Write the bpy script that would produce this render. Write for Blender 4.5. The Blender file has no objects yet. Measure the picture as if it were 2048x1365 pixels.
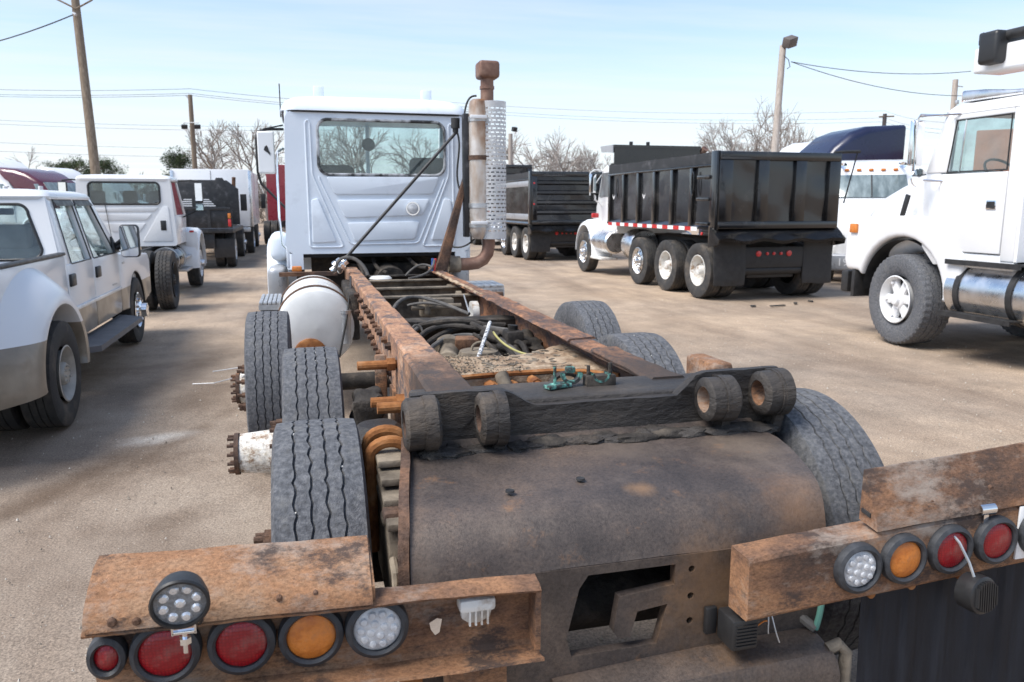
import bpy, bmesh, math, random
from mathutils import Vector, Matrix, noise as mnoise
R = math.radians
PI = math.pi
scene = bpy.context.scene
COL = scene.collection
random.seed(7)

# ------------------------------------------------------------ camera
cam_d = bpy.data.cameras.new('camera')
cam_d.sensor_width = 23.5
cam_d.lens = 23.5 * 1560.0 / 2048.0
cam_d.clip_start = 0.05
cam_d.clip_end = 3000
cam_d.dof.use_dof = True
cam_d.dof.focus_distance = 2.75
cam_d.dof.aperture_fstop = 4.5
cam = bpy.data.objects.new('camera', cam_d)
COL.objects.link(cam)
cam.location = (0, 0, 1.75)
cam.rotation_euler = (R(90 - 9.908), 0, R(-14.989))
scene.camera = cam

# ------------------------------------------------------------ sun, sky, exposure
SUN_EL, SUN_AZ = R(54), R(-102)          # azimuth measured from +Y towards +X
sdir = Vector((math.sin(SUN_AZ) * math.cos(SUN_EL), math.cos(SUN_AZ) * math.cos(SUN_EL), math.sin(SUN_EL)))
sun_d = bpy.data.lights.new('sun', 'SUN')
sun_d.energy = 2.5
sun_d.angle = R(32)
sun_d.color = (1.0, 0.955, 0.89)
sun = bpy.data.objects.new('sun', sun_d)
COL.objects.link(sun)
sun.rotation_euler = (-sdir).to_track_quat('-Z', 'Y').to_euler()
sun.location = (0, 0, 60)

world = bpy.data.worlds.new('World')
scene.world = world
world.use_nodes = True
wn, wl = world.node_tree.nodes, world.node_tree.links
wn.clear()
wo = wn.new('ShaderNodeOutputWorld')
bg = wn.new('ShaderNodeBackground')
bg.inputs['Strength'].default_value = 0.112
sky = wn.new('ShaderNodeTexSky')
sky.sky_type = 'NISHITA'
sky.sun_disc = False
sky.sun_elevation = SUN_EL
sky.sun_rotation = SUN_AZ
sky.air_density = 1.0
sky.dust_density = 0.5
sky.ozone_density = 1.4
# thin high cloud veil: streaks of noise on the sky dome, denser towards the horizon
wtc = wn.new('ShaderNodeTexCoord')
wsep = wn.new('ShaderNodeSeparateXYZ')
wl.new(wtc.outputs['Generated'], wsep.inputs[0])
zc = wn.new('ShaderNodeMath'); zc.operation = 'MAXIMUM'; zc.inputs[1].default_value = 0.04
wl.new(wsep.outputs[2], zc.inputs[0])
dx = wn.new('ShaderNodeMath'); dx.operation = 'DIVIDE'
dy = wn.new('ShaderNodeMath'); dy.operation = 'DIVIDE'
wl.new(wsep.outputs[0], dx.inputs[0]); wl.new(zc.outputs[0], dx.inputs[1])
wl.new(wsep.outputs[1], dy.inputs[0]); wl.new(zc.outputs[0], dy.inputs[1])
wcomb = wn.new('ShaderNodeCombineXYZ')
wl.new(dx.outputs[0], wcomb.inputs[0]); wl.new(dy.outputs[0], wcomb.inputs[1])
wmap = wn.new('ShaderNodeMapping')
wmap.inputs['Rotation'].default_value = (0, 0, R(25))
wmap.inputs['Scale'].default_value = (0.22, 0.75, 1)
wl.new(wcomb.outputs[0], wmap.inputs[0])
wno = wn.new('ShaderNodeTexNoise')
wno.inputs['Scale'].default_value = 1.3
wno.inputs['Detail'].default_value = 6
wno.inputs['Roughness'].default_value = 0.58
wl.new(wmap.outputs[0], wno.inputs['Vector'])
wr = wn.new('ShaderNodeValToRGB')
wr.color_ramp.elements[0].position = 0.40; wr.color_ramp.elements[0].color = (0.05, 0.05, 0.05, 1)
wr.color_ramp.elements[1].position = 0.72; wr.color_ramp.elements[1].color = (0.50, 0.50, 0.50, 1)
wl.new(wno.outputs['Fac'], wr.inputs[0])
hz = wn.new('ShaderNodeMapRange')
hz.inputs['From Min'].default_value = 0.0; hz.inputs['From Max'].default_value = 0.24
hz.inputs['To Min'].default_value = 0.80; hz.inputs['To Max'].default_value = 0.0
wl.new(wsep.outputs[2], hz.inputs['Value'])
wadd = wn.new('ShaderNodeMath'); wadd.operation = 'ADD'; wadd.use_clamp = True
wl.new(wr.outputs[0], wadd.inputs[0]); wl.new(hz.outputs[0], wadd.inputs[1])
wmix = wn.new('ShaderNodeMixRGB')
wmix.inputs[2].default_value = (4.2, 4.42, 4.72, 1)
wl.new(wadd.outputs[0], wmix.inputs[0])
wl.new(sky.outputs[0], wmix.inputs[1])
wl.new(wmix.outputs[0], bg.inputs[0])
wl.new(bg.outputs[0], wo.inputs[0])

vs = scene.view_settings
vs.view_transform = 'Standard'
vs.look = 'None'
vs.gamma = 1.0
vs.exposure = 1.0
vs.use_curve_mapping = False

# ------------------------------------------------------------ materials
def nt(name):
    m = bpy.data.materials.new(name); m.use_nodes = True
    n = m.node_tree.nodes; l = m.node_tree.links
    return m, n, l, n['Principled BSDF']

def mk(name, cols, scale=6.0, rough=0.6, metal=0.0, bump=0.0, bscale=None, detail=6, stretch=(1, 1, 1), rvar=0.12,
       nrough=0.6, dirt=None, dscale=3.0, damt=(0.5, 0.7), coat=0.0, spec=0.5, dist=0.0, trans=0.0):
    """cols: list of (position, rgb) spread by fractal noise; dirt: second colour laid over in patches"""
    m, n, l, b = nt(name)
    tc = n.new('ShaderNodeTexCoord'); mp = n.new('ShaderNodeMapping')
    mp.inputs['Scale'].default_value = stretch
    l.new(tc.outputs['Object'], mp.inputs[0])
    no = n.new('ShaderNodeTexNoise')
    no.inputs['Scale'].default_value = scale; no.inputs['Detail'].default_value = detail
    no.inputs['Roughness'].default_value = nrough; no.inputs['Distortion'].default_value = dist
    l.new(mp.outputs[0], no.inputs['Vector'])
    if not isinstance(cols, list): cols = [(0.35, tuple(c * 0.93 for c in cols)), (0.65, tuple(min(1, c * 1.05) for c in cols))]
    cr = n.new('ShaderNodeValToRGB'); e = cr.color_ramp.elements
    while len(e) < len(cols): e.new(0.5)
    for i, (p, c) in enumerate(cols):
        e[i].position = p; e[i].color = (*c, 1)
    l.new(no.outputs['Fac'], cr.inputs[0])
    out = cr.outputs[0]
    if dirt:
        n2 = n.new('ShaderNodeTexNoise'); n2.inputs['Scale'].default_value = dscale; n2.inputs['Detail'].default_value = 8
        n2.inputs['Roughness'].default_value = 0.65
        l.new(mp.outputs[0], n2.inputs['Vector'])
        r2 = n.new('ShaderNodeValToRGB'); r2.color_ramp.elements[0].position = damt[0]; r2.color_ramp.elements[1].position = damt[1]
        l.new(n2.outputs['Fac'], r2.inputs[0])
        mx = n.new('ShaderNodeMixRGB'); mx.inputs[2].default_value = (*dirt, 1)
        l.new(r2.outputs[0], mx.inputs[0]); l.new(out, mx.inputs[1]); out = mx.outputs[0]
    l.new(out, b.inputs['Base Color'])
    rr = n.new('ShaderNodeMapRange'); rr.inputs['To Min'].default_value = max(0.02, rough - rvar); rr.inputs['To Max'].default_value = min(1, rough + rvar)
    rr.inputs['From Min'].default_value = 0.3; rr.inputs['From Max'].default_value = 0.7
    l.new(no.outputs['Fac'], rr.inputs['Value']); l.new(rr.outputs[0], b.inputs['Roughness'])
    b.inputs['Metallic'].default_value = metal
    b.inputs['Specular IOR Level'].default_value = spec
    b.inputs['Coat Weight'].default_value = coat
    b.inputs['Coat Roughness'].default_value = 0.08
    if trans: b.inputs['Transmission Weight'].default_value = trans
    if bump:
        n3 = n.new('ShaderNodeTexNoise'); n3.inputs['Scale'].default_value = bscale or scale * 4; n3.inputs['Detail'].default_value = 6
        n3.inputs['Roughness'].default_value = 0.65
        l.new(mp.outputs[0], n3.inputs['Vector'])
        bp = n.new('ShaderNodeBump'); bp.inputs['Strength'].default_value = min(1, bump); bp.inputs['Distance'].default_value = 0.01 * max(1, bump)
        l.new(n3.outputs['Fac'], bp.inputs['Height']); l.new(bp.outputs[0], b.inputs['Normal'])
    return m

def ramp_s(n, l, sock, lohi, top=0.92):
    mr = n.new('ShaderNodeMapRange'); mr.interpolation_type = 'SMOOTHSTEP'; mr.inputs['From Min'].default_value = lohi[0]; mr.inputs['From Max'].default_value = lohi[1]
    mr.inputs['To Min'].default_value = top; mr.inputs['To Max'].default_value = 0.0; l.new(sock, mr.inputs['Value']); return mr.outputs[0]
def rust_mat(name, stops, big=2.2, fine=38, pits=(0.05, 0.035, 0.028), pale=(0.40, 0.33, 0.27), pale_amt=(0.60, 0.80), pit_amt=(0.60, 0.70), bump=0.8, stretch=(1, 1, 1), spec=0.2, rough=0.85, stain=None, spots=()):
    """blotchy rust: broad tone blotches, fine grain, scabs of dark scale and pale dusty film"""
    m, n, l, b = nt(name)
    tc = n.new('ShaderNodeTexCoord'); mp = n.new('ShaderNodeMapping'); mp.inputs['Scale'].default_value = stretch
    l.new(tc.outputs['Object'], mp.inputs[0])
    def noise(sc, det=8, ro=0.65, off=0.0):
        no = n.new('ShaderNodeTexNoise'); no.inputs['Scale'].default_value = sc; no.inputs['Detail'].default_value = det; no.inputs['Roughness'].default_value = ro
        m2 = n.new('ShaderNodeMapping'); m2.inputs['Location'].default_value = (off, off * 0.7, off * 1.3); l.new(mp.outputs[0], m2.inputs[0]); l.new(m2.outputs[0], no.inputs['Vector']); return no.outputs['Fac']
    def ramp(f, st):
        cr = n.new('ShaderNodeValToRGB'); e = cr.color_ramp.elements
        while len(e) < len(st): e.new(0.5)
        for i, (p, c) in enumerate(st): e[i].position = p; e[i].color = (*c, 1)
        l.new(f, cr.inputs[0]); return cr.outputs[0]
    def mixc(f, a, c, mode='MIX', k=1.0):
        mx = n.new('ShaderNodeMixRGB'); mx.blend_type = mode; mx.inputs[0].default_value = k
        if f is not None: l.new(f, mx.inputs[0])
        l.new(a, mx.inputs[1])
        if isinstance(c, tuple): mx.inputs[2].default_value = (*c, 1)
        else: l.new(c, mx.inputs[2])
        return mx.outputs[0]
    c = ramp(noise(big, 10, 0.7), stops)
    g = ramp(noise(fine, 6, 0.75, 3.1), [(0.30, (0.50, 0.47, 0.45)), (0.50, (1.0, 1.0, 1.0)), (0.70, (1.45, 1.40, 1.35))])
    c = mixc(None, c, g, 'MULTIPLY')
    c = mixc(ramp(noise(big * 1.7, 12, 0.75, 7.7), [(pale_amt[0], (0, 0, 0)), (pale_amt[1], (0.8, 0.8, 0.8))]), c, pale)
    c = mixc(ramp(noise(big * 2.6, 12, 0.78, 13.3), [(pit_amt[0], (0, 0, 0)), (pit_amt[1], (0.9, 0.9, 0.9))]), c, pits)
    for (sc, sr, scol) in spots:      # rust blooms and dust drifts with ragged outlines
        ds = n.new('ShaderNodeVectorMath'); ds.operation = 'DISTANCE'; ds.inputs[1].default_value = sc; l.new(tc.outputs['Object'], ds.inputs[0])
        ma = n.new('ShaderNodeMath'); ma.operation = 'MULTIPLY_ADD'; ma.inputs[1].default_value = sr * 2.4; l.new(noise(6.0, 9, 0.7, sr * 9), ma.inputs[0]); l.new(ds.outputs['Value'], ma.inputs[2])
        c = mixc(ramp_s(n, l, ma.outputs[0], (sr * 1.0, sr * 2.5), 0.6), c, scol)
    if stain:        # tar thrown over one end, with a ragged edge
        sx = n.new('ShaderNodeSeparateXYZ'); l.new(tc.outputs['Object'], sx.inputs[0])
        ma = n.new('ShaderNodeMath'); ma.operation = 'MULTIPLY_ADD'; ma.inputs[1].default_value = 1.6; l.new(noise(3.0, 9, 0.7, 5.0), ma.inputs[0]); l.new(sx.outputs[1], ma.inputs[2])
        c = mixc(ramp_s(n, l, ma.outputs[0], stain), c, (0.060, 0.050, 0.046))
    l.new(c, b.inputs['Base Color']); b.inputs['Roughness'].default_value = rough; b.inputs['Specular IOR Level'].default_value = spec
    bp = n.new('ShaderNodeBump'); bp.inputs['Strength'].default_value = bump; bp.inputs['Distance'].default_value = 0.004
    l.new(noise(fine * 2.2, 5, 0.7, 1.0), bp.inputs['Height'])
    b2 = n.new('ShaderNodeBump'); b2.inputs['Strength'].default_value = 0.7; b2.inputs['Distance'].default_value = 0.006
    l.new(noise(big * 2.6, 12, 0.78, 13.3), b2.inputs['Height']); l.new(bp.outputs[0], b2.inputs['Normal']); l.new(b2.outputs[0], b.inputs['Normal'])
    return m
M = {}
M['rust'] = rust_mat('rust', [(0.36, (0.085, 0.058, 0.046)), (0.44, (0.185, 0.105, 0.068)), (0.53, (0.33, 0.175, 0.095)), (0.62, (0.36, 0.225, 0.14))], 2.0, 120, pits=(0.070, 0.052, 0.046), pit_amt=(0.52, 0.60), pale=(0.40, 0.345, 0.295), pale_amt=(0.50, 0.64), stretch=(0.8, 1, 1.5))
M['rail'] = rust_mat('rail_rust', [(0.36, (0.16, 0.115, 0.098)), (0.45, (0.31, 0.175, 0.115)), (0.55, (0.43, 0.245, 0.15)), (0.65, (0.43, 0.31, 0.235))], 2.6, 40, pits=(0.115, 0.10, 0.10), pit_amt=(0.50, 0.57), pale=(0.46, 0.36, 0.28), pale_amt=(0.58, 0.75), stretch=(1.2, 0.8, 1.2), stain=(3.5, 4.3))
M['rail_dark'] = rust_mat('rail_rust_dark', [(0.36, (0.10, 0.068, 0.058)), (0.47, (0.20, 0.115, 0.08)), (0.56, (0.38, 0.19, 0.105)), (0.68, (0.25, 0.16, 0.12))], 3.2, 40, pits=(0.09, 0.072, 0.07), pit_amt=(0.48, 0.58), stretch=(1.2, 0.7, 1.2), stain=(3.6, 4.5))
M['white_hub'] = rust_mat('rusty_white_hub', [(0.34, (0.50, 0.46, 0.40)), (0.5, (0.66, 0.64, 0.60)), (0.66, (0.74, 0.73, 0.70))], 7.0, 60, pits=(0.20, 0.11, 0.055), pit_amt=(0.52, 0.62), pale=(0.42, 0.34, 0.22), pale_amt=(0.52, 0.66))
M['rust_dark'] = rust_mat('rust_dark', [(0.36, (0.065, 0.048, 0.042)), (0.50, (0.12, 0.075, 0.055)), (0.64, (0.21, 0.115, 0.07))], 4.0, 50, pale_amt=(0.66, 0.9))
M['plate'] = rust_mat('plate_steel', [(0.34, (0.042, 0.034, 0.031)), (0.48, (0.070, 0.055, 0.048)), (0.58, (0.102, 0.077, 0.063)), (0.70, (0.145, 0.102, 0.075))], 2.3, 110, pits=(0.25, 0.135, 0.07), pit_amt=(0.58, 0.74), pale=(0.175, 0.138, 0.112), pale_amt=(0.53, 0.76), bump=0.35, spec=0.5, rough=0.48, spots=(((1.10, 1.83, 0.66), 0.20, (0.30, 0.165, 0.075)), ((1.36, 1.88, 0.86), 0.13, (0.26, 0.14, 0.07)), ((1.0, 2.30, 0.955), 0.13, (0.17, 0.13, 0.10)), ((1.40, 2.25, 0.955), 0.14, (0.19, 0.15, 0.115)), ((0.92, 1.98, 0.95), 0.05, (0.30, 0.17, 0.08)), ((0.40, 2.38, 0.96), 0.14, (0.03, 0.027, 0.025))))
M['tar'] = mk('tarry_steel', [(0.35, (0.024, 0.021, 0.020)), (0.55, (0.050, 0.043, 0.038)), (0.70, (0.095, 0.078, 0.065))],
              scale=4, rough=0.60, bump=1.3, bscale=38, nrough=0.6, dirt=(0.16, 0.12, 0.085), dscale=4.5, damt=(0.56, 0.80), spec=0.45, stretch=(0.55, 1, 1.3))
M['tan_scale'] = mk('flaking_scale', [(0.32, (0.10, 0.07, 0.05)), (0.46, (0.30, 0.21, 0.14)), (0.60, (0.46, 0.36, 0.26)), (0.75, (0.26, 0.17, 0.11))],
                    scale=9, rough=0.9, bump=1.2, bscale=40, nrough=0.75, spec=0.15)
M['grime'] = mk('oily_grime', [(0.35, (0.018, 0.016, 0.015)), (0.55, (0.05, 0.043, 0.037)), (0.72, (0.12, 0.10, 0.08))], scale=9, rough=0.75, bump=0.9, bscale=50, spec=0.3)
M['dust_steel'] = mk('dusty_steel', [(0.35, (0.09, 0.075, 0.06)), (0.5, (0.19, 0.16, 0.125)), (0.68, (0.30, 0.25, 0.19))], scale=8, rough=0.85, bump=0.5, spec=0.2)
M['cab'] = mk('cab_grey_paint', [(0.35, (0.70, 0.765, 0.84)), (0.65, (0.75, 0.81, 0.88))], scale=1.6, rough=0.42, bump=0.04, bscale=5, dirt=(0.50, 0.54, 0.60), dscale=2.6, damt=(0.55, 0.85), coat=0.15)
M['white'] = mk('white_paint', [(0.3, (0.74, 0.75, 0.76)), (0.7, (0.80, 0.80, 0.80))], scale=1.2, rough=0.3, coat=0.35)
M['white_old'] = mk('old_white_paint', [(0.35, (0.60, 0.59, 0.55)), (0.60, (0.76, 0.75, 0.72))], scale=5, rough=0.5, dirt=(0.30, 0.20, 0.12), dscale=7, damt=(0.52, 0.66), bump=0.5)
M['dull_rim'] = mk('dull_rim', [(0.35, (0.34, 0.325, 0.295)), (0.65, (0.46, 0.44, 0.40))], scale=9, rough=0.5, metal=0.2)
M['offwhite'] = mk('tank_white', [(0.35, (0.62, 0.62, 0.60)), (0.65, (0.76, 0.76, 0.74))], scale=2.5, rough=0.38, dirt=(0.42, 0.36, 0.28), dscale=4, damt=(0.6, 0.9))
M['black'] = mk('black_paint', [(0.35, (0.008, 0.008, 0.009)), (0.65, (0.016, 0.016, 0.017))], scale=3, rough=0.20, bump=0.16, bscale=3.0, coat=0.5, rvar=0.10, dirt=(0.055, 0.05, 0.046), dscale=2.2, damt=(0.56, 0.80))
M['black_matt'] = mk('matt_black', [(0.35, (0.014, 0.014, 0.015)), (0.65, (0.032, 0.031, 0.031))], scale=12, rough=0.6, bump=0.25)
M['black_worn'] = mk('worn_black_steel', [(0.36, (0.010, 0.010, 0.011)), (0.56, (0.028, 0.028, 0.03)), (0.72, (0.11, 0.11, 0.12))], scale=5, rough=0.5, bump=0.4, nrough=0.7)
M['plastic'] = mk('black_plastic', (0.02, 0.02, 0.021), scale=20, rough=0.45)
M['flap'] = mk('mud_flap_rubber', [(0.35, (0.022, 0.024, 0.032)), (0.65, (0.045, 0.048, 0.06))], scale=8, rough=0.6, bump=0.2, stretch=(4, 4, 0.5))
M['rubber'] = mk('tyre_rubber', [(0.32, (0.065, 0.068, 0.075)), (0.5, (0.115, 0.119, 0.13)), (0.68, (0.185, 0.188, 0.197))], scale=60, rough=0.88, bump=0.55, bscale=170, dirt=(0.20, 0.195, 0.185), dscale=17, damt=(0.5, 0.9), spec=0.25)
M['rubber_dark'] = mk('tyre_rubber_dark', [(0.35, (0.035, 0.035, 0.036)), (0.65, (0.06, 0.058, 0.056))], scale=14, rough=0.8, bump=0.3, dirt=(0.15, 0.125, 0.10), dscale=4, damt=(0.5, 0.8), spec=0.3)
M['grommet'] = mk('rubber_grommet', [(0.35, (0.022, 0.024, 0.028)), (0.65, (0.05, 0.053, 0.06))], scale=30, rough=0.55, bump=0.2)
M['chrome'] = mk('chrome', (0.85, 0.86, 0.88), rough=0.10, metal=1.0, rvar=0.05, bump=0.03, bscale=8)
M['alu'] = mk('aluminium', [(0.35, (0.62, 0.63, 0.64)), (0.65, (0.80, 0.80, 0.81))], scale=6, rough=0.30, metal=1.0, bump=0.06)
M['galv'] = mk('galvanised', [(0.35, (0.42, 0.43, 0.44)), (0.65, (0.60, 0.61, 0.62))], scale=12, rough=0.45, metal=0.7, bump=0.1)
M['stack_rust'] = mk('heat_rusted_pipe', [(0.35, (0.10, 0.055, 0.042)), (0.5, (0.20, 0.11, 0.08)), (0.65, (0.30, 0.19, 0.14))], scale=5, rough=0.6, metal=0.3, bump=0.2)
M['muffler'] = mk('muffler_steel', [(0.34, (0.30, 0.16, 0.09)), (0.48, (0.50, 0.40, 0.32)), (0.60, (0.66, 0.62, 0.58)), (0.72, (0.42, 0.25, 0.15))], scale=3.2, rough=0.42, metal=0.5, stretch=(1, 1, 0.5))
M['red_paint'] = mk('red_paint', (0.25, 0.018, 0.03), scale=2, rough=0.3, coat=0.4)
M['maroon'] = mk('maroon_paint', (0.085, 0.012, 0.025), scale=2, rough=0.25, coat=0.5)
M['navy'] = mk('navy_paint', [(0.4, (0.010, 0.014, 0.045)), (0.7, (0.016, 0.022, 0.06))], scale=1.5, rough=0.3, coat=0.25, bump=0.05, bscale=2)
M['silver'] = mk('silver_paint', (0.42, 0.43, 0.45), rough=0.35, metal=0.4)
M['red_refl'] = mk('red_reflector', (0.55, 0.03, 0.03), scale=60, rough=0.25, coat=0.5)
M['white_refl'] = mk('white_reflector', (0.8, 0.8, 0.8), scale=60, rough=0.3)
M['amber'] = mk('amber_lens', [(0.35, (0.50, 0.14, 0.02)), (0.55, (0.68, 0.22, 0.035)), (0.75, (0.46, 0.17, 0.06))], scale=26, rough=0.42, coat=0.12, bump=0.4, bscale=140)
def lens_mat(name, c0, c1, cell=150, rough=0.35):
    m, n, l, b = nt(name)
    tc = n.new('ShaderNodeTexCoord'); vo = n.new('ShaderNodeTexVoronoi'); vo.inputs['Scale'].default_value = cell; vo.inputs['Randomness'].default_value = 0.25
    l.new(tc.outputs['Object'], vo.inputs['Vector'])
    no = n.new('ShaderNodeTexNoise'); no.inputs['Scale'].default_value = 28; no.inputs['Detail'].default_value = 7; l.new(tc.outputs['Object'], no.inputs['Vector'])
    cr = n.new('ShaderNodeValToRGB'); cr.color_ramp.elements[0].color = (*c1, 1); cr.color_ramp.elements[1].color = (*c0, 1); cr.color_ramp.elements[1].position = 0.6; l.new(vo.outputs['Distance'], cr.inputs[0])
    dr = n.new('ShaderNodeValToRGB'); dr.color_ramp.elements[0].position = 0.5; dr.color_ramp.elements[0].color = (0, 0, 0, 1); dr.color_ramp.elements[1].position = 0.8; dr.color_ramp.elements[1].color = (0.5, 0.5, 0.5, 1); l.new(no.outputs['Fac'], dr.inputs[0])
    mx = n.new('ShaderNodeMixRGB'); l.new(dr.outputs[0], mx.inputs[0]); l.new(cr.outputs[0], mx.inputs[1]); mx.inputs[2].default_value = (0.22, 0.17, 0.14, 1)
    l.new(mx.outputs[0], b.inputs['Base Color']); b.inputs['Roughness'].default_value = rough; b.inputs['Coat Weight'].default_value = 0.15
    bp = n.new('ShaderNodeBump'); bp.inputs['Strength'].default_value = 0.5; bp.inputs['Distance'].default_value = 0.002; l.new(vo.outputs['Distance'], bp.inputs['Height']); l.new(bp.outputs[0], b.inputs['Normal'])
    return m
M['red_lens'] = lens_mat('red_lens', (0.24, 0.004, 0.010), (0.42, 0.012, 0.018), 140)
M['clear'] = mk('clear_lens', [(0.35, (0.45, 0.46, 0.48)), (0.65, (0.68, 0.69, 0.70))], scale=30, rough=0.22, coat=0.6, bump=0.4, bscale=90)
M['led'] = mk('led_reflector', (0.78, 0.79, 0.8), scale=40, rough=0.15, metal=0.6)
M['teal'] = mk('teal_paint', [(0.44, (0.04, 0.04, 0.038)), (0.54, (0.08, 0.24, 0.20)), (0.68, (0.24, 0.50, 0.43))], scale=40, rough=0.6, bump=0.5)
M['orange_rust'] = mk('orange_rust', [(0.35, (0.17, 0.065, 0.025)), (0.55, (0.33, 0.14, 0.05)), (0.72, (0.42, 0.22, 0.11))], scale=12, rough=0.8, bump=0.5, spec=0.2)
M['wood_pole'] = mk('weathered_pole', [(0.35, (0.15, 0.115, 0.085)), (0.65, (0.27, 0.22, 0.17))], scale=4, rough=0.9, stretch=(6, 6, 0.25), bump=0.5, spec=0.1)
M['pole_pale'] = mk('pale_pole', [(0.35, (0.33, 0.28, 0.24)), (0.65, (0.48, 0.42, 0.37))], scale=4, rough=0.9, stretch=(6, 6, 0.25), bump=0.5, spec=0.1)
M['wire'] = mk('cable_black', (0.03, 0.03, 0.03), rough=0.6)
M['bark'] = mk('bark', [(0.35, (0.24, 0.215, 0.20)), (0.65, (0.36, 0.325, 0.30))], scale=3, rough=0.95, spec=0.1)
M['needle'] = mk('pine_needles', [(0.35, (0.045, 0.065, 0.034)), (0.65, (0.10, 0.125, 0.065))], scale=1.2, rough=0.8, spec=0.15)
M['brush'] = mk('winter_brush', [(0.35, (0.15, 0.125, 0.10)), (0.55, (0.22, 0.18, 0.15)), (0.7, (0.17, 0.16, 0.10))], scale=0.6, rough=0.95, spec=0.05)
M['seat'] = mk('seat_cloth', (0.075, 0.072, 0.068), scale=30, rough=0.9, spec=0.1)
M['seat_tan'] = mk('tan_seat', (0.20, 0.175, 0.15), scale=30, rough=0.9, spec=0.1)
M['interior'] = mk('dark_interior', (0.03, 0.03, 0.032), scale=10, rough=0.8, spec=0.2)
M['pebble'] = mk('pebbles', [(0.3, (0.18, 0.15, 0.12)), (0.5, (0.40, 0.35, 0.29)), (0.7, (0.62, 0.58, 0.52))], scale=14, rough=0.9, detail=1, spec=0.2)
M['stone_white'] = mk('pale_stone', (0.72, 0.70, 0.66), scale=30, rough=0.8)
M['green_wire'] = mk('green_wire', (0.12, 0.30, 0.24), rough=0.5)
M['yellow_wire'] = mk('yellow_wire', (0.42, 0.38, 0.14), rough=0.5)
M['hose'] = mk('hose_grey', [(0.35, (0.055, 0.052, 0.05)), (0.65, (0.13, 0.12, 0.11))], scale=20, rough=0.7)
M['brick_building'] = mk('salmon_wall', (0.42, 0.20, 0.14), scale=1.0, rough=0.9)

def glass_mat(name, tint, refl=0.12, alpha=0.6):
    m, n, l, b = nt(name)
    n.remove(b)
    o = n['Material Output']
    tr = n.new('ShaderNodeBsdfTransparent'); tr.inputs[0].default_value = (*tint, 1)
    gl = n.new('ShaderNodeBsdfGlossy'); gl.inputs['Roughness'].default_value = 0.03; gl.inputs[0].default_value = (0.95, 0.98, 1, 1)
    df = n.new('ShaderNodeBsdfDiffuse'); df.inputs[0].default_value = (0.30, 0.34, 0.35, 1)
    lw = n.new('ShaderNodeLayerWeight'); fr = n.new('ShaderNodeMath'); fr.operation = 'POWER'; fr.inputs[1].default_value = 4.0; l.new(lw.outputs['Facing'], fr.inputs[0])
    tc = n.new('ShaderNodeTexCoord'); no = n.new('ShaderNodeTexNoise'); no.inputs['Scale'].default_value = 5; no.inputs['Detail'].default_value = 6
    l.new(tc.outputs['Object'], no.inputs['Vector'])
    mr = n.new('ShaderNodeMapRange'); mr.inputs['From Min'].default_value = 0.4; mr.inputs['From Max'].default_value = 0.8
    mr.inputs['To Min'].default_value = 0.02; mr.inputs['To Max'].default_value = 0.16
    l.new(no.outputs['Fac'], mr.inputs['Value'])
    m0 = n.new('ShaderNodeMixShader'); l.new(mr.outputs[0], m0.inputs[0]); l.new(tr.outputs[0], m0.inputs[1]); l.new(df.outputs[0], m0.inputs[2])
    ad = n.new('ShaderNodeMath'); ad.operation = 'ADD'; ad.inputs[1].default_value = refl; ad.use_clamp = True
    l.new(fr.outputs[0], ad.inputs[0])
    m1 = n.new('ShaderNodeMixShader'); l.new(ad.outputs[0], m1.inputs[0]); l.new(m0.outputs[0], m1.inputs[1]); l.new(gl.outputs[0], m1.inputs[2])
    l.new(m1.outputs[0], o.inputs['Surface'])
    return m
M['glass'] = glass_mat('window_glass', (0.90, 0.955, 0.955), 0.045)
M['glass_dark'] = glass_mat('tinted_glass', (0.52, 0.60, 0.62), 0.08)
M['mirror'] = mk('mirror_glass', (0.85, 0.87, 0.9), rough=0.04, metal=1.0, rvar=0.02)

def two_tone():
    m, n, l, b = nt('two_tone_paint')
    tc = n.new('ShaderNodeTexCoord'); sp = n.new('ShaderNodeSeparateXYZ'); l.new(tc.outputs['Object'], sp.inputs[0])
    gt = n.new('ShaderNodeMath'); gt.operation = 'GREATER_THAN'; gt.inputs[1].default_value = 0.775
    l.new(sp.outputs[2], gt.inputs[0])
    no = n.new('ShaderNodeTexNoise'); no.inputs['Scale'].default_value = 4; no.inputs['Detail'].default_value = 7
    l.new(tc.outputs['Object'], no.inputs['Vector'])
    cr = n.new('ShaderNodeValToRGB'); cr.color_ramp.elements[0].color = (0.21, 0.175, 0.135, 1); cr.color_ramp.elements[1].color = (0.33, 0.285, 0.225, 1)
    cr.color_ramp.elements[0].position = 0.35; cr.color_ramp.elements[1].position = 0.65
    l.new(no.outputs['Fac'], cr.inputs[0])
    mx = n.new('ShaderNodeMixRGB'); l.new(gt.outputs[0], mx.inputs[0]); l.new(cr.outputs[0], mx.inputs[1]); mx.inputs[2].default_value = (0.74, 0.75, 0.77, 1)
    l.new(mx.outputs[0], b.inputs['Base Color'])
    b.inputs['Roughness'].default_value = 0.32; b.inputs['Coat Weight'].default_value = 0.35; b.inputs['Coat Roughness'].default_value = 0.1
    return m
M['two_tone'] = two_tone()

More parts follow.
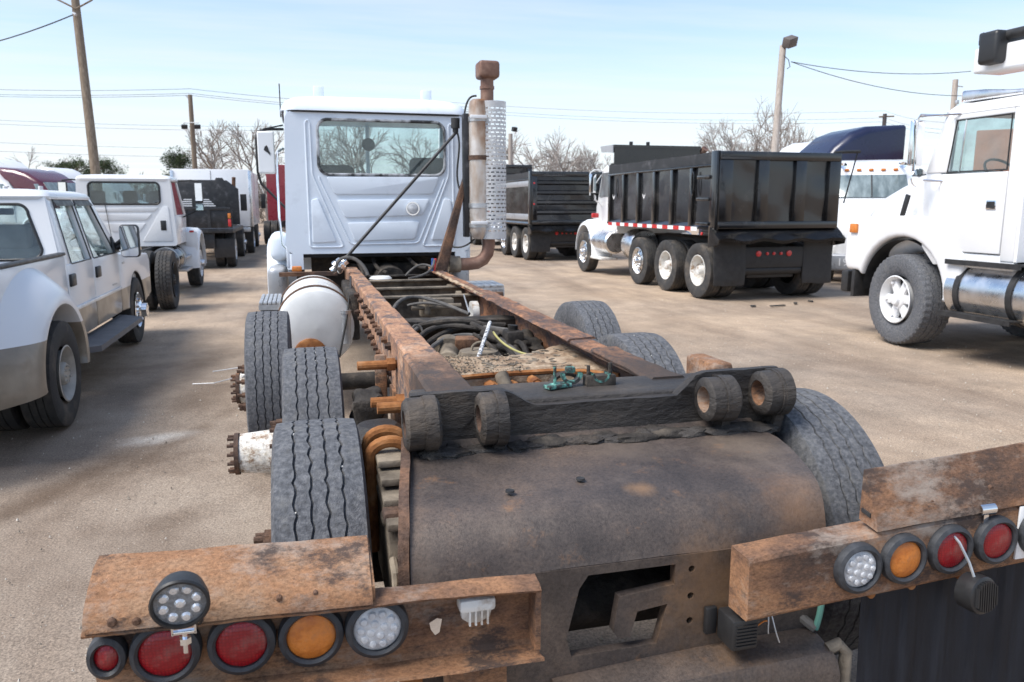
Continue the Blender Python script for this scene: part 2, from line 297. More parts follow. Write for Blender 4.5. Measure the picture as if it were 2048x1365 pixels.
BROWN, PALE, DARK = (0.13, 0.092, 0.066), (0.56, 0.53, 0.49), (0.10, 0.082, 0.068)
BLOTS = [(-1.55, 5.2, 0.22, 1.7, -24, BROWN, 0.85), (-1.05, 5.9, 0.16, 1.9, -20, BROWN, 0.6), (-0.9, 7.6, 0.5, 1.1, -15, BROWN, 0.55), (-1.15, 9.2, 0.35, 1.6, -8, BROWN, 0.5),
          (-1.12, 6.25, 0.34, 0.22, 20, PALE, 0.75), (-0.75, 4.5, 0.22, 0.5, -30, BROWN, 0.5), (-1.6, 7.9, 0.5, 0.8, 0, DARK, 0.5), (7.6, 7.3, 1.3, 0.5, 10, DARK, 0.55), (5.2, 7.4, 1.6, 0.35, 5, BROWN, 0.25),
          (8.6, 13.0, 1.4, 0.7, 0, DARK, 0.4), (4.2, 9.5, 0.3, 3.4, -12, BROWN, 0.28), (3.2, 12.0, 0.35, 4.2, -14, BROWN, 0.25), (-0.6, 13.5, 0.4, 3.0, -6, BROWN, 0.4), (5.6, 16.0, 0.5, 4.0, -16, BROWN, 0.25)]
def ground_mat():
    m, n, l, b = nt('packed_gravel_ground')
    tc = n.new('ShaderNodeTexCoord')
    def noise(scale, detail=8, rough=0.6, stretch=None, dist=0):
        no = n.new('ShaderNodeTexNoise'); no.inputs['Scale'].default_value = scale; no.inputs['Detail'].default_value = detail
        no.inputs['Roughness'].default_value = rough; no.inputs['Distortion'].default_value = dist
        if stretch:
            mp = n.new('ShaderNodeMapping'); mp.inputs['Scale'].default_value = stretch; mp.inputs['Rotation'].default_value = (0, 0, R(-9))
            l.new(tc.outputs['Object'], mp.inputs[0]); l.new(mp.outputs[0], no.inputs['Vector'])
        else: l.new(tc.outputs['Object'], no.inputs['Vector'])
        return no.outputs['Fac']
    def ramp(f, stops):
        cr = n.new('ShaderNodeValToRGB'); e = cr.color_ramp.elements
        while len(e) < len(stops): e.new(0.5)
        for i, (p, c) in enumerate(stops): e[i].position = p; e[i].color = (*c, 1)
        l.new(f, cr.inputs[0]); return cr.outputs[0]
    def mix(f, a, c, mode='MIX', fac=None):
        mx = n.new('ShaderNodeMixRGB'); mx.blend_type = mode
        if f is None: mx.inputs[0].default_value = fac
        else: l.new(f, mx.inputs[0])
        l.new(a, mx.inputs[1])
        if isinstance(c, tuple): mx.inputs[2].default_value = (*c, 1)
        else: l.new(c, mx.inputs[2])
        return mx.outputs[0]
    base = ramp(noise(0.22, 6, 0.6), [(0.32, (0.31, 0.255, 0.207)), (0.50, (0.42, 0.33, 0.25)), (0.68, (0.50, 0.382, 0.275))])
    mid = ramp(noise(1.6, 8, 0.65), [(0.3, (0.72, 0.72, 0.72)), (0.7, (1.12, 1.10, 1.08))])
    c = mix(None, base, mid, 'MULTIPLY', 1.0)
    # worn grey hardstanding in the near lane, sandy fill elsewhere
    sx = n.new('ShaderNodeSeparateXYZ'); l.new(tc.outputs['Object'], sx.inputs[0])
    wob = n.new('ShaderNodeMath'); wob.operation = 'MULTIPLY_ADD'; wob.inputs[1].default_value = 7.0; wob.inputs[2].default_value = -3.5; l.new(noise(0.5, 5, 0.6), wob.inputs[0])
    def edge(sock, lo, hi):
        ad = n.new('ShaderNodeMath'); ad.operation = 'ADD'; l.new(sock, ad.inputs[0]); l.new(wob.outputs[0], ad.inputs[1])
        mr = n.new('ShaderNodeMapRange'); mr.interpolation_type = 'SMOOTHSTEP'; mr.inputs['From Min'].default_value = lo; mr.inputs['From Max'].default_value = hi; mr.inputs['To Min'].default_value = 1; mr.inputs['To Max'].default_value = 0
        l.new(ad.outputs[0], mr.inputs['Value']); return mr.outputs[0]
    mm = n.new('ShaderNodeMath'); mm.operation = 'MULTIPLY'; l.new(edge(sx.outputs[0], 0.5, 3.5), mm.inputs[0]); l.new(edge(sx.outputs[1], 5.0, 13.0), mm.inputs[1])
    grey = ramp(noise(0.8, 7, 0.62), [(0.34, (0.19, 0.145, 0.112)), (0.52, (0.305, 0.248, 0.198)), (0.68, (0.37, 0.308, 0.248))])
    c = mix(mm.outputs[0], c, grey)
    # wheel-track streaks and oil stains with shapes of their own
    st = ramp(noise(0.9, 6, 0.62, (1.0, 0.16, 1), 0.4), [(0.47, (0, 0, 0)), (0.66, (1, 1, 1))])
    sm = n.new('ShaderNodeMath'); sm.operation = 'MULTIPLY'; sm.inputs[1].default_value = 0.50; l.new(st, sm.inputs[0])
    c = mix(sm.outputs[0], c, (0.17, 0.122, 0.09))
    oil = ramp(noise(0.75, 7, 0.6, None, 0.6), [(0.64, (0, 0, 0)), (0.76, (1, 1, 1))])
    om = n.new('ShaderNodeMath'); om.operation = 'MULTIPLY'; om.inputs[1].default_value = 0.45; l.new(oil, om.inputs[0])
    c = mix(om.outputs[0], c, (0.10, 0.08, 0.066))
    # individual blots: brown drag stains in the near lane, a pale spill, darker patches by the vehicles
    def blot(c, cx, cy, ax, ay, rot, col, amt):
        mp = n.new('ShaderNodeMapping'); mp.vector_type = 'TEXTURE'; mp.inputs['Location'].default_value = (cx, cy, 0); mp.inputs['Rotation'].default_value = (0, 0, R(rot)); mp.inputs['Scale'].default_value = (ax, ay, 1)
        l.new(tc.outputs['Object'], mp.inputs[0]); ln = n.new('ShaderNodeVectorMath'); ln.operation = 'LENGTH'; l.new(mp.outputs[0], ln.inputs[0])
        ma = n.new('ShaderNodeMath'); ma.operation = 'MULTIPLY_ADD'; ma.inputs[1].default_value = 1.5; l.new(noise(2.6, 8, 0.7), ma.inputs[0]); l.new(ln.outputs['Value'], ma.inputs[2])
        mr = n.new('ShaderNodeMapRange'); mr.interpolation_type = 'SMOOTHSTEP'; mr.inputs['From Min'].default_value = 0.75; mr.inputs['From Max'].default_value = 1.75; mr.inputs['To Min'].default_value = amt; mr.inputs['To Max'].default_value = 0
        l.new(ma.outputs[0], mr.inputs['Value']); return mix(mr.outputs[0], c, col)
    for s_ in BLOTS: c = blot(c, *s_)
    # grit
    sp = ramp(noise(95, 3, 0.7), [(0.28, (0.55, 0.54, 0.53)), (0.5, (0.98, 0.98, 0.98)), (0.72, (1.5, 1.48, 1.45))])
    c = mix(None, c, sp, 'MULTIPLY', 1.0)
    vo = n.new('ShaderNodeTexVoronoi'); vo.inputs['Scale'].default_value = 38; l.new(tc.outputs['Object'], vo.inputs['Vector'])
    dk = ramp(vo.outputs['Distance'], [(0.05, (1, 1, 1)), (0.16, (0, 0, 0))])
    sepc = n.new('ShaderNodeSeparateXYZ'); l.new(vo.outputs['Color'], sepc.inputs[0])
    g1 = n.new('ShaderNodeMath'); g1.operation = 'GREATER_THAN'; g1.inputs[1].default_value = 0.80; l.new(sepc.outputs[0], g1.inputs[0])
    g2 = n.new('ShaderNodeMath'); g2.operation = 'MULTIPLY'; l.new(dk, g2.inputs[0]); l.new(g1.outputs[0], g2.inputs[1])
    c = mix(g2.outputs[0], c, (0.07, 0.062, 0.055))
    g3 = n.new('ShaderNodeMath'); g3.operation = 'GREATER_THAN'; g3.inputs[1].default_value = 0.86; l.new(sepc.outputs[1], g3.inputs[0])
    g4 = n.new('ShaderNodeMath'); g4.operation = 'MULTIPLY'; l.new(dk, g4.inputs[0]); l.new(g3.outputs[0], g4.inputs[1])
    c = mix(g4.outputs[0], c, (0.55, 0.51, 0.45))
    l.new(c, b.inputs['Base Color'])
    b.inputs['Roughness'].default_value = 0.92; b.inputs['Specular IOR Level'].default_value = 0.2
    bp = n.new('ShaderNodeBump'); bp.inputs['Strength'].default_value = 0.8; bp.inputs['Distance'].default_value = 0.008
    l.new(noise(70, 5, 0.7), bp.inputs['Height'])
    bp2 = n.new('ShaderNodeBump'); bp2.inputs['Strength'].default_value = 0.6; bp2.inputs['Distance'].default_value = 0.05
    l.new(noise(3.0, 5, 0.6), bp2.inputs['Height']); l.new(bp.outputs[0], bp2.inputs['Normal'])
    l.new(bp2.outputs[0], b.inputs['Normal'])
    return m
M['ground'] = ground_mat()

# ------------------------------------------------------------ mesh helpers
def V(*a): return Vector(a)

class B:
    def __init__(s): s.bm = bmesh.new()
    def _merge(s, t):
        me = bpy.data.meshes.new('tmp'); t.to_mesh(me); t.free(); s.bm.from_mesh(me); bpy.data.meshes.remove(me)
    def box(s, c, d, rot=None, bev=0.0, seg=2):
        t = bmesh.new(); bmesh.ops.create_cube(t, size=1)
        for v in t.verts: v.co = Vector((v.co.x * d[0], v.co.y * d[1], v.co.z * d[2]))
        if bev: bmesh.ops.bevel(t, geom=list(t.edges), offset=min(bev, 0.45 * min(d)), segments=seg, affect='EDGES', profile=0.5)
        mt = Matrix.Translation(Vector(c))
        if rot: mt = mt @ Matrix.Rotation(rot[2], 4, 'Z') @ Matrix.Rotation(rot[1], 4, 'Y') @ Matrix.Rotation(rot[0], 4, 'X')
        t.transform(mt); s._merge(t); return s
    def bb(s, x0, x1, y0, y1, z0, z1, bev=0.0, seg=2):
        return s.box(((x0 + x1) / 2, (y0 + y1) / 2, (z0 + z1) / 2), (abs(x1 - x0), abs(y1 - y0), abs(z1 - z0)), None, bev, seg)
    def panel(s, pts, vec, bev=0.0, seg=2):
        """3-D polygon extruded along vec"""
        t = bmesh.new(); vec = Vector(vec)
        a = [t.verts.new(Vector(p)) for p in pts]; b = [t.verts.new(Vector(p) + vec) for p in pts]
        n = len(pts)
        t.faces.new(a); t.faces.new(b[::-1])
        for i in range(n): t.faces.new((a[i], b[i], b[(i + 1) % n], a[(i + 1) % n]))
        bmesh.ops.recalc_face_normals(t, faces=list(t.faces))
        if bev: bmesh.ops.bevel(t, geom=list(t.edges), offset=bev, segments=seg, affect='EDGES', profile=0.5)
        s._merge(t); return s
    def ringpanel(s, outer, inner, vec):
        vec = Vector(vec); n = len(outer); t = bmesh.new()
        L = [[t.verts.new(Vector(p) + o) for p in ps] for o in (Vector(), vec) for ps in (outer, inner)]
        for i in range(n):
            j = (i + 1) % n
            t.faces.new((L[0][i], L[0][j], L[1][j], L[1][i])); t.faces.new((L[2][i], L[3][i], L[3][j], L[2][j]))
            t.faces.new((L[0][i], L[2][i], L[2][j], L[0][j])); t.faces.new((L[1][i], L[1][j], L[3][j], L[3][i]))
        bmesh.ops.recalc_face_normals(t, faces=list(t.faces)); s._merge(t); return s
    def cyl(s, p0, p1, r0, r1=None, n=16, caps=True):
        p0, p1 = Vector(p0), Vector(p1); r1 = r0 if r1 is None else r1
        d = (p1 - p0).normalized(); u = d.orthogonal().normalized(); w = d.cross(u)
        bm = s.bm
        A = [bm.verts.new(p0 + (u * math.cos(2 * PI * i / n) + w * math.sin(2 * PI * i / n)) * r0) for i in range(n)]
        C = [bm.verts.new(p1 + (u * math.cos(2 * PI * i / n) + w * math.sin(2 * PI * i / n)) * r1) for i in range(n)]
        for i in range(n): bm.faces.new((A[i], A[(i + 1) % n], C[(i + 1) % n], C[i]))
        if caps: bm.faces.new(A[::-1]); bm.faces.new(C)
        return s
    def tube(s, pts, r, n=8, closed=False, caps=True):
        pts = [Vector(p) for p in pts]; bm = s.bm; m = len(pts); rings = []
        d0 = (pts[1] - pts[0]).normalized(); u = d0.orthogonal().normalized()
        for i, p in enumerate(pts):
            a = pts[i - 1] if (i > 0 or closed) else p
            c = pts[(i + 1) % m] if (i < m - 1 or closed) else p
            d = (c - a).normalized(); u = (u - d * u.dot(d)).normalized(); w = d.cross(u)
            rr = r[i] if isinstance(r, (list, tuple)) else r
            rings.append([bm.verts.new(p + (u * math.cos(2 * PI * k / n) + w * math.sin(2 * PI * k / n)) * rr) for k in range(n)])
        for i in range(m if closed else m - 1):
            A, C = rings[i], rings[(i + 1) % m]
            for k in range(n): bm.faces.new((A[k], A[(k + 1) % n], C[(k + 1) % n], C[k]))
        if caps and not closed: bm.faces.new(rings[0][::-1]); bm.faces.new(rings[-1])
        return s
    def lathe(s, prof, c=(0, 0, 0), axis='X', n=32, closed=False, a0=0, a1=2 * PI):
        """prof: list of (along axis, radius)"""
        bm = s.bm; c = Vector(c); rings = []; full = abs(a1 - a0 - 2 * PI) < 1e-6; m = n if full else n + 1
        for i in range(m):
            t = a0 + (a1 - a0) * i / n; ca, sa = math.cos(t), math.sin(t); ring = []
            for a, r in prof:
                if axis == 'X': p = Vector((a, r * ca, r * sa))
                elif axis == 'Y': p = Vector((r * ca, a, r * sa))
                else: p = Vector((r * ca, r * sa, a))
                ring.append(bm.verts.new(c + p))
            rings.append(ring)
        k = len(prof)
        for i in range(n):
            A, C = rings[i], rings[(i + 1) % m]
            for j in range(k if closed else k - 1):
                bm.faces.new((A[j], A[(j + 1) % k], C[(j + 1) % k], C[j]))
        return s
    def loft(s, rings, closed=True, caps=True):
        bm = s.bm; L = [[bm.verts.new(Vector(p)) for p in r] for r in rings]; k = len(L[0])
        for A, C in zip(L, L[1:]):
            for j in range(k if closed else k - 1): bm.faces.new((A[j], A[(j + 1) % k], C[(j + 1) % k], C[j]))
        if caps and closed: bm.faces.new(L[0][::-1]); bm.faces.new(L[-1])
        return s
    def sheet(s, rows, th):
        """rows: list (along X) of (x, y, z) profiles; closed shell of thickness th on the inner side"""
        rings = []
        for r in rows:
            inner = []
            for k, p in enumerate(r):
                q0, q1 = r[max(0, k - 1)], r[min(len(r) - 1, k + 1)]; dy, dz = q1[1] - q0[1], q1[2] - q0[2]; L = math.hypot(dy, dz) or 1
                inner.append((p[0], p[1] - dz / L * th, p[2] + dy / L * th))
            rings.append(list(r) + inner[::-1])
        return s.loft(rings)
    def jitter(s, amt, f=9.0):
        for v in s.bm.verts: v.co += mnoise.noise_vector(v.co * f) * amt
        return s
    def obj(s, name, mat, parent=None, ang=35, normals=True, mod=None):
        if normals: bmesh.ops.recalc_face_normals(s.bm, faces=list(s.bm.faces))
        me = bpy.data.meshes.new(name); s.bm.to_mesh(me); s.bm.free()
        me.materials.append(M[mat] if isinstance(mat, str) else mat)
        if ang:
            me.polygons.foreach_set('use_smooth', [True] * len(me.polygons)); me.set_sharp_from_angle(angle=R(ang))
        return link(name, me, parent)

OFF = {}
def link(name, me, parent=None):
    o = bpy.data.objects.new(name, me); COL.objects.link(o)
    if parent is not None:
        o.parent = parent
        if parent.name in OFF: o.location = -OFF[parent.name]
    return o
def tag(o, label, cat, group=None):
    o['label'] = label; o['category'] = cat
    if group: o['group'] = group
    return o
def thing(name, label, cat, loc=(0, 0, 0), rz=0.0, group=None, world=False):
    """world=True: parts are modelled in world coordinates"""
    o = bpy.data.objects.new(name, None); COL.objects.link(o); o.empty_display_size = 0.2
    o.location = loc; o.rotation_euler = (0, 0, rz)
    if world: OFF[o.name] = Vector(loc)
    return tag(o, label, cat, group)
def put(name, me, parent, loc=(0, 0, 0), rot=(0, 0, 0), scale=(1, 1, 1)):
    o = link(name, me, parent); o.location = Vector(o.location) + Vector(loc); o.rotation_euler = rot; o.scale = scale; return o
def copy_tree(o, parent=None):
    c = o.copy(); COL.objects.link(c); c.parent = parent
    for ch in list(o.children): copy_tree(ch, c)
    return c
def rrect(x0, x1, z0, z1, r, n=5, top=None):
    """rounded rectangle as (a,b) list, counter-clockwise; top = (x0,x1) for a tapered top edge"""
    t0, t1 = top if top else (x0, x1); out = []
    for (cx, cz, a0) in ((x1 - r, z0 + r, -PI / 2), (t1 - r, z1 - r, 0), (t0 + r, z1 - r, PI / 2), (x0 + r, z0 + r, PI)):
        for i in range(n + 1):
            a = a0 + PI / 2 * i / n; out.append((cx + r * math.cos(a), cz + r * math.sin(a)))
    return out
def arc(cx, cy, r, a0, a1, n): return [(cx + r * math.cos(R(a0 + (a1 - a0) * i / n)), cy + r * math.sin(R(a0 + (a1 - a0) * i / n))) for i in range(n + 1)]
def bez(p0, p1, p2, p3, n=12):
    p0, p1, p2, p3 = map(Vector, (p0, p1, p2, p3)); return [p0 * (1 - t) ** 3 + p1 * 3 * t * (1 - t) ** 2 + p2 * 3 * t * t * (1 - t) + p3 * t ** 3 for t in [i / n for i in range(n + 1)]]

# ------------------------------------------------------------ wheels
MESH = {}
def tyre_mesh(rad, w, rim, kind='rib', mat='rubber', N=160):
    key = (rad, w, rim, kind, mat, N)
    if key in MESH: return MESH[key]
    h = w / 2; P = []            # (x, r, zig)
    side = [(-h * 0.72, rim, 0), (-h * 0.80, rim + 0.012, 0), (-h * 0.94, rim + 0.06, 0), (-h, rim + (rad - rim) * 0.55, 0), (-h * 0.985, rad - 0.06, 0), (-h * 0.97, rad - 0.045, 0), (-h * 0.965, rad - 0.03, 0), (-h * 0.90, rad - 0.006, 0)]
    P += side
    ng = {'rib': 4, 'lug': 3, 'road': 3}[kind]; tw = w * 0.82
    gw, gd, za = (0.0085, 0.012, 0.0036) if kind == 'rib' else ((0.014, 0.013, 0.010) if kind == 'lug' else (0.010, 0.011, 0.0))
    for g in range(ng):
        x = -tw / 2 + tw * (g + 1) / (ng + 1); s = 1 if g % 2 else -1
        P += [(x - gw / 2, rad, s * za), (x - gw * 0.25, rad - gd, s * za), (x + gw * 0.25, rad - gd, s * za), (x + gw / 2, rad, s * za)]
    P += [(-x, r, z) for (x, r, z) in side[::-1]]
    per = 44; bm = bmesh.new(); rings = []
    N = per * 4 if kind != 'road' and N >= 100 else N
    for i in range(N):
        a = 2 * PI * i / N; tri = (0, 1, 0, -1)[i % 4] if N == per * 4 else 0
        jag = random.uniform(-0.0022, 0.0022) if N == per * 4 else 0
        ca, sa = math.cos(a), math.sin(a); ring = []
        for (x, r, z) in P:
            xx = x + (z * tri + jag if z else 0)
            rr = r - (0.012 if kind == 'lug' and abs(x) > w * 0.36 and r > rad - 0.008 and i % 4 < 2 else 0)
            ring.append(bm.verts.new((xx, rr * ca, rr * sa)))
        rings.append(ring)
    k = len(P)
    for i in range(N):
        A, C = rings[i], rings[(i + 1) % N]
        for j in range(k - 1): bm.faces.new((A[j], A[j + 1], C[j + 1], C[j]))
    bmesh.ops.recalc_face_normals(bm, faces=list(bm.faces))
    me = bpy.data.meshes.new('tyre'); bm.to_mesh(me); bm.free(); me.materials.append(M[mat])
    me.polygons.foreach_set('use_smooth', [True] * len(me.polygons)); me.set_sharp_from_angle(angle=R(32))
    MESH[key] = me; return me

def disc_mesh(key, rim, prof, holes, hole_r, hole_size, mat, n=60):
    """wheel disc facing -X (outboard): prof lathe (x, r) with round hand holes left open"""
    if key in MESH: return MESH[key]
    bm = bmesh.new(); nr = len(prof); g = []
    for i in range(n):
        a = 2 * PI * i / n; g.append([bm.verts.new((x, r * math.cos(a), r * math.sin(a))) for x, r in prof])
    for i in range(n):
        j = (i + 1) % n; am = 2 * PI * (i + 0.5) / n
        for k in range(nr - 1):
            rm = (prof[k][1] + prof[k + 1][1]) / 2
            if holes and abs(rm - hole_r) < hole_size:
                d = (am * holes / (2 * PI)) % 1.0; d = min(d, 1 - d) * 2 * PI / holes * hole_r
                if d < math.sqrt(max(0, hole_size ** 2 - (rm - hole_r) ** 2)) * 1.05: continue
            bm.faces.new((g[i][k], g[i][k + 1], g[j][k + 1], g[j][k]))
    me = bpy.data.meshes.new('rim'); bm.to_mesh(me); bm.free(); me.materials.append(M[mat])
    me.polygons.foreach_set('use_smooth', [True] * len(me.polygons)); me.set_sharp_from_angle(angle=R(40))
    MESH[key] = me; return me
def radii(a, b, n): return [a + (b - a) * i / n for i in range(n + 1)]
def rim_dish(rim, mat, w=0.27):      # rear dual outer: deep dish, disc far inboard
    prof = [(-w / 2, rim + 0.012), (-w / 2 - 0.004, rim), (-w / 2 + 0.02, rim - 0.012), (-w / 2 + 0.04, rim - 0.03), (0.045, rim - 0.04)] + [(0.07 - 0.02 * i / 6, rim - 0.05 - (rim - 0.05 - 0.11) * i / 6) for i in range(7)]
    return disc_mesh(('dish', rim, mat), rim, prof, 10, rim - 0.11, 0.028, mat)
def rim_steer(rim, mat, w=0.27, holes=10):    # steer: disc bulging outboard
    prof = [(-w / 2, rim + 0.012), (-w / 2 - 0.004, rim), (-w / 2 + 0.02, rim - 0.012), (-w / 2 + 0.05, rim - 0.03)] + [(-w / 2 + 0.055 - 0.05 * i / 6, rim - 0.035 - (rim - 0.035 - 0.12) * i / 6) for i in range(7)]
    return disc_mesh(('steer', rim, mat, holes), rim, prof, holes, rim - 0.075, 0.026, mat)
def hub_mesh(mat, L=0.16, r=0.10, nuts=10, nr=0.142, x0=0.05):
    key = ('hub', mat, L, r, nuts, nr, x0)
    if key in MESH: return MESH[key]
    b = B(); b.lathe([(x0, nr + 0.02), (x0 - 0.012, nr + 0.018), (x0 - 0.012, r + 0.01), (x0 - 0.02, r), (x0 - L + 0.02, r * 0.92), (x0 - L, r * 0.8), (x0 - L, 0.001)], n=24)
    for i in range(nuts):
        a = 2 * PI * i / nuts; b.cyl((x0 - 0.005, nr * math.cos(a), nr * math.sin(a)), (x0 - 0.05, nr * math.cos(a), nr * math.sin(a)), 0.016, n=6)
    for i in range(8):
        a = 2 * PI * (i + 0.5) / 8; b.cyl((x0 - L + 0.01, r * 0.62 * math.cos(a), r * 0.62 * math.sin(a)), (x0 - L - 0.015, r * 0.62 * math.cos(a), r * 0.62 * math.sin(a)), 0.009, n=6)
    bmesh.ops.recalc_face_normals(b.bm, faces=list(b.bm.faces))
    me = bpy.data.meshes.new('hub'); b.bm.to_mesh(me); b.bm.free(); me.materials.append(M[mat])
    me.polygons.foreach_set('use_smooth', [True] * len(me.polygons)); me.set_sharp_from_angle(angle=R(35))
    MESH[key] = me; return me

def wheel(parent, x, y, rad=0.52, w=0.28, rim=0.286, side=-1, style='dish', rimmat='alu', hubmat='alu', tyre='road', tmat='rubber_dark', N=64, steer=0.0):
    """side -1: outboard is -X"""
    t = put('tyre', tyre_mesh(rad, w, rim, tyre, tmat, N), parent, (x, y, rad), (0, 0, (PI if side > 0 else 0) + steer))
    t.rotation_euler[0] = random.uniform(0, 6)
    if style:
        r_ = put('rim', rim_dish(rim, rimmat, w) if style == 'dish' else rim_steer(rim, rimmat, w), t)
        put('hub', hub_mesh(hubmat, *((0.17, 0.10, 10, 0.142, 0.05) if style == 'dish' else (0.09, 0.085, 10, 0.142, -w / 2 + 0.02))), t)
    return t

# ------------------------------------------------------------ ground
def build_ground():
    b = B()
    xs = [-900, -300, -100, -40] + [-20 + i for i in range(0, 61)] + [80, 200, 500, 900]
    ys = [-60, -20] + [-6 + i * 1.0 for i in range(0, 61)] + [80, 140, 300, 700, 1500]
    g = [[b.bm.verts.new((x, y, 0.02 * mnoise.noise(Vector((x * 0.35, y * 0.25, 0))) - 0.012)) for x in xs] for y in ys]
    for r0, r1 in zip(g, g[1:]):
        for i in range(len(xs) - 1): b.bm.faces.new((r0[i], r0[i + 1], r1[i + 1], r1[i]))
    o = b.obj('ground', 'ground', None, ang=0)
    o['kind'] = 'structure'
    o.data.polygons.foreach_set('use_smooth', [True] * len(o.data.polygons))
build_ground()

def build_gravel():
    vs_, fs = [], []
    rnd = random.Random(3)
    for i in range(5000):
        y = 0.7 + 13 * rnd.random() ** 1.6; x = rnd.uniform(-3.2, 9) * (0.35 + y / 14)
        r = rnd.choice((0.002, 0.003, 0.003, 0.004, 0.005, 0.007)) * rnd.uniform(0.8, 1.3)
        k = len(vs_); a = rnd.uniform(0, 6.3)
        for j in range(4):
            vs_.append((x + r * math.cos(a + j * PI / 2) * rnd.uniform(0.7, 1.3), y + r * math.sin(a + j * PI / 2) * rnd.uniform(0.7, 1.3), 0.0))
        vs_.append((x + r * 0.2, y, r * rnd.uniform(0.7, 1.3) + 0.004))
        fs += [(k + j, k + (j + 1) % 4, k + 4) for j in range(4)]
    me = bpy.data.meshes.new('loose_gravel'); me.from_pydata(vs_, [], fs); me.materials.append(M['pebble'])
    o = link('loose_gravel', me); o['kind'] = 'stuff'
    tag(o, 'loose grit and small pebbles scattered over the packed lot', 'gravel')
build_gravel()

# ------------------------------------------------------------ the stripped truck in the foreground (world coordinates)
T = thing('chassis_truck', 'stripped grey cab and chassis truck with bare rusty frame and hook plate at its tail', 'truck', (0.9, 5.0, 0), world=True)

def rail(xo, xi, name):
    """C channel: web at xo, flanges reaching to xi"""
    b = B(); s = 1 if xi > xo else -1; t = 0.014 * s; n = 60
    sec = [(xo, 0.815), (xi, 0.815), (xi, 0.832), (xo + t, 0.832), (xo + t, 1.070), (xi - 0.006 * s, 1.070), (xi, 1.076), (xi, 1.084), (xi - 0.008 * s, 1.090), (xo + 0.012 * s, 1.090), (xo, 1.078)]
    rings = []
    for i in range(n + 1):
        y = 2.60 + (8.75 - 2.60) * i / n
        rings.append([(x, y, z) for x, z in sec])
    b.loft(rings); b.jitter(0.004, 7); b.jitter(0.0025, 31)
    return b.obj(name, 'rail' if xo < 1 else 'rail_dark', T, ang=30)
rl = rail(0.44, 0.56, 'frame_rail'); rr_ = rail(1.385, 1.262, 'frame_rail')
# doubler plates on the left rail, flaking scale sheets on the flanges
def slab(name, x0, x1, y0, y1, z0, z1, mat, parent, jit=0.006, n=14, bev=0.006):
    b = B(); rings = []
    for i in range(n + 1):
        y = y0 + (y1 - y0) * i / n
        rings.append([(x0, y, z0), (x1, y, z0), (x1, y, z1 - 0.01), (x1 - 0.012 * (1 if x1 > x0 else -1), y, z1), (x0 + 0.012 * (1 if x1 > x0 else -1), y, z1), (x0, y, z1 - 0.01)])
    b.loft(rings); b.jitter(jit, 8); b.jitter(jit * 0.4, 37)
    return b.obj(name, mat, parent, ang=28)
slab('doubler_plate', 0.420, 0.570, 2.62, 3.95, 0.80, 1.100, 'rail', rl)
slab('doubler_plate', 0.404, 0.572, 2.60, 3.35, 0.79, 1.111, 'rail', rl)
slab('doubler_plate', 0.425, 0.566, 3.95, 5.0, 0.82, 1.097, 'rail', rl, n=18)
slab('scale_sheet', 1.25, 1.40, 3.6, 5.9, 1.088, 1.099, 'rail_dark', rr_, jit=0.008, n=30)
slab('scale_sheet', 1.255, 1.395, 2.65, 3.3, 1.088, 1.104, 'rail_dark', rr_, jit=0.006)
slab('dirt_cake', 1.255, 1.29, 5.6, 7.6, 1.088, 1.104, 'tan_scale', rr_, jit=0.012, n=30)
# bolts along the left web
bolts = [(0.440, y, z) for y in (4.05, 4.25, 4.5, 4.62, 4.78, 4.95, 5.2, 5.45, 5.7, 6.1, 6.5) for z in (0.88, 1.02)]
for i, (x, y, z) in enumerate(bolts):
    b = B(); b.cyl((x + 0.02, y, z), (x - 0.045, y, z), 0.016, n=6); b.cyl((x - 0.012, y, z), (x - 0.03, y, z), 0.024, n=6); b.obj('bolt', 'rust_dark', rl, ang=25)
for (y, z, L) in ((3.72, 0.99, 0.17), (2.92, 0.985, 0.15), (3.35, 0.90, 0.14), (2.70, 0.90, 0.12)):
    b = B(); b.cyl((0.44, y, z), (0.40 - L, y, z), 0.022, n=12); b.cyl((0.41, y, z), (0.37, y, z), 0.034, n=6); b.obj('pivot_stub', 'orange_rust', rl, ang=25)

# crossmembers
for (y, z, w, m) in ((8.15, 1.03, 0.10, 'grime'), (7.45, 1.045, 0.10, 'dust_steel'), (6.75, 1.045, 0.09, 'dust_steel'), (6.15, 1.04, 0.09, 'dust_steel')):
    b = B(); b.bb(0.452, 1.373, y - w / 2, y + w / 2, z - 0.012, z); b.bb(0.452, 1.373, y + w / 2 - 0.014, y + w / 2, z - 0.20, z - 0.012)
    b.bb(0.452, 1.373, y - w / 2, y + w / 2, z - 0.215, z - 0.20); b.jitter(0.002, 11); o = b.obj('crossmember', m, T, ang=25)
    for x in (0.52, 1.30):
        k = B(); k.cyl((x, y + 0.02, z), (x, y + 0.02, z + 0.022), 0.02, n=6); k.obj('bolt', 'rust_dark', o, ang=25)
b = B(); b.bb(0.452, 1.373, 5.02, 5.22, 0.955, 0.995); b.bb(0.455, 1.37, 5.18, 5.22, 0.80, 0.955)
bmesh.ops.subdivide_edges(b.bm, edges=list(b.bm.edges), cuts=14, use_grid_fill=True); b.jitter(0.014, 13); b.obj('crossmember', 'grime', T, ang=25)
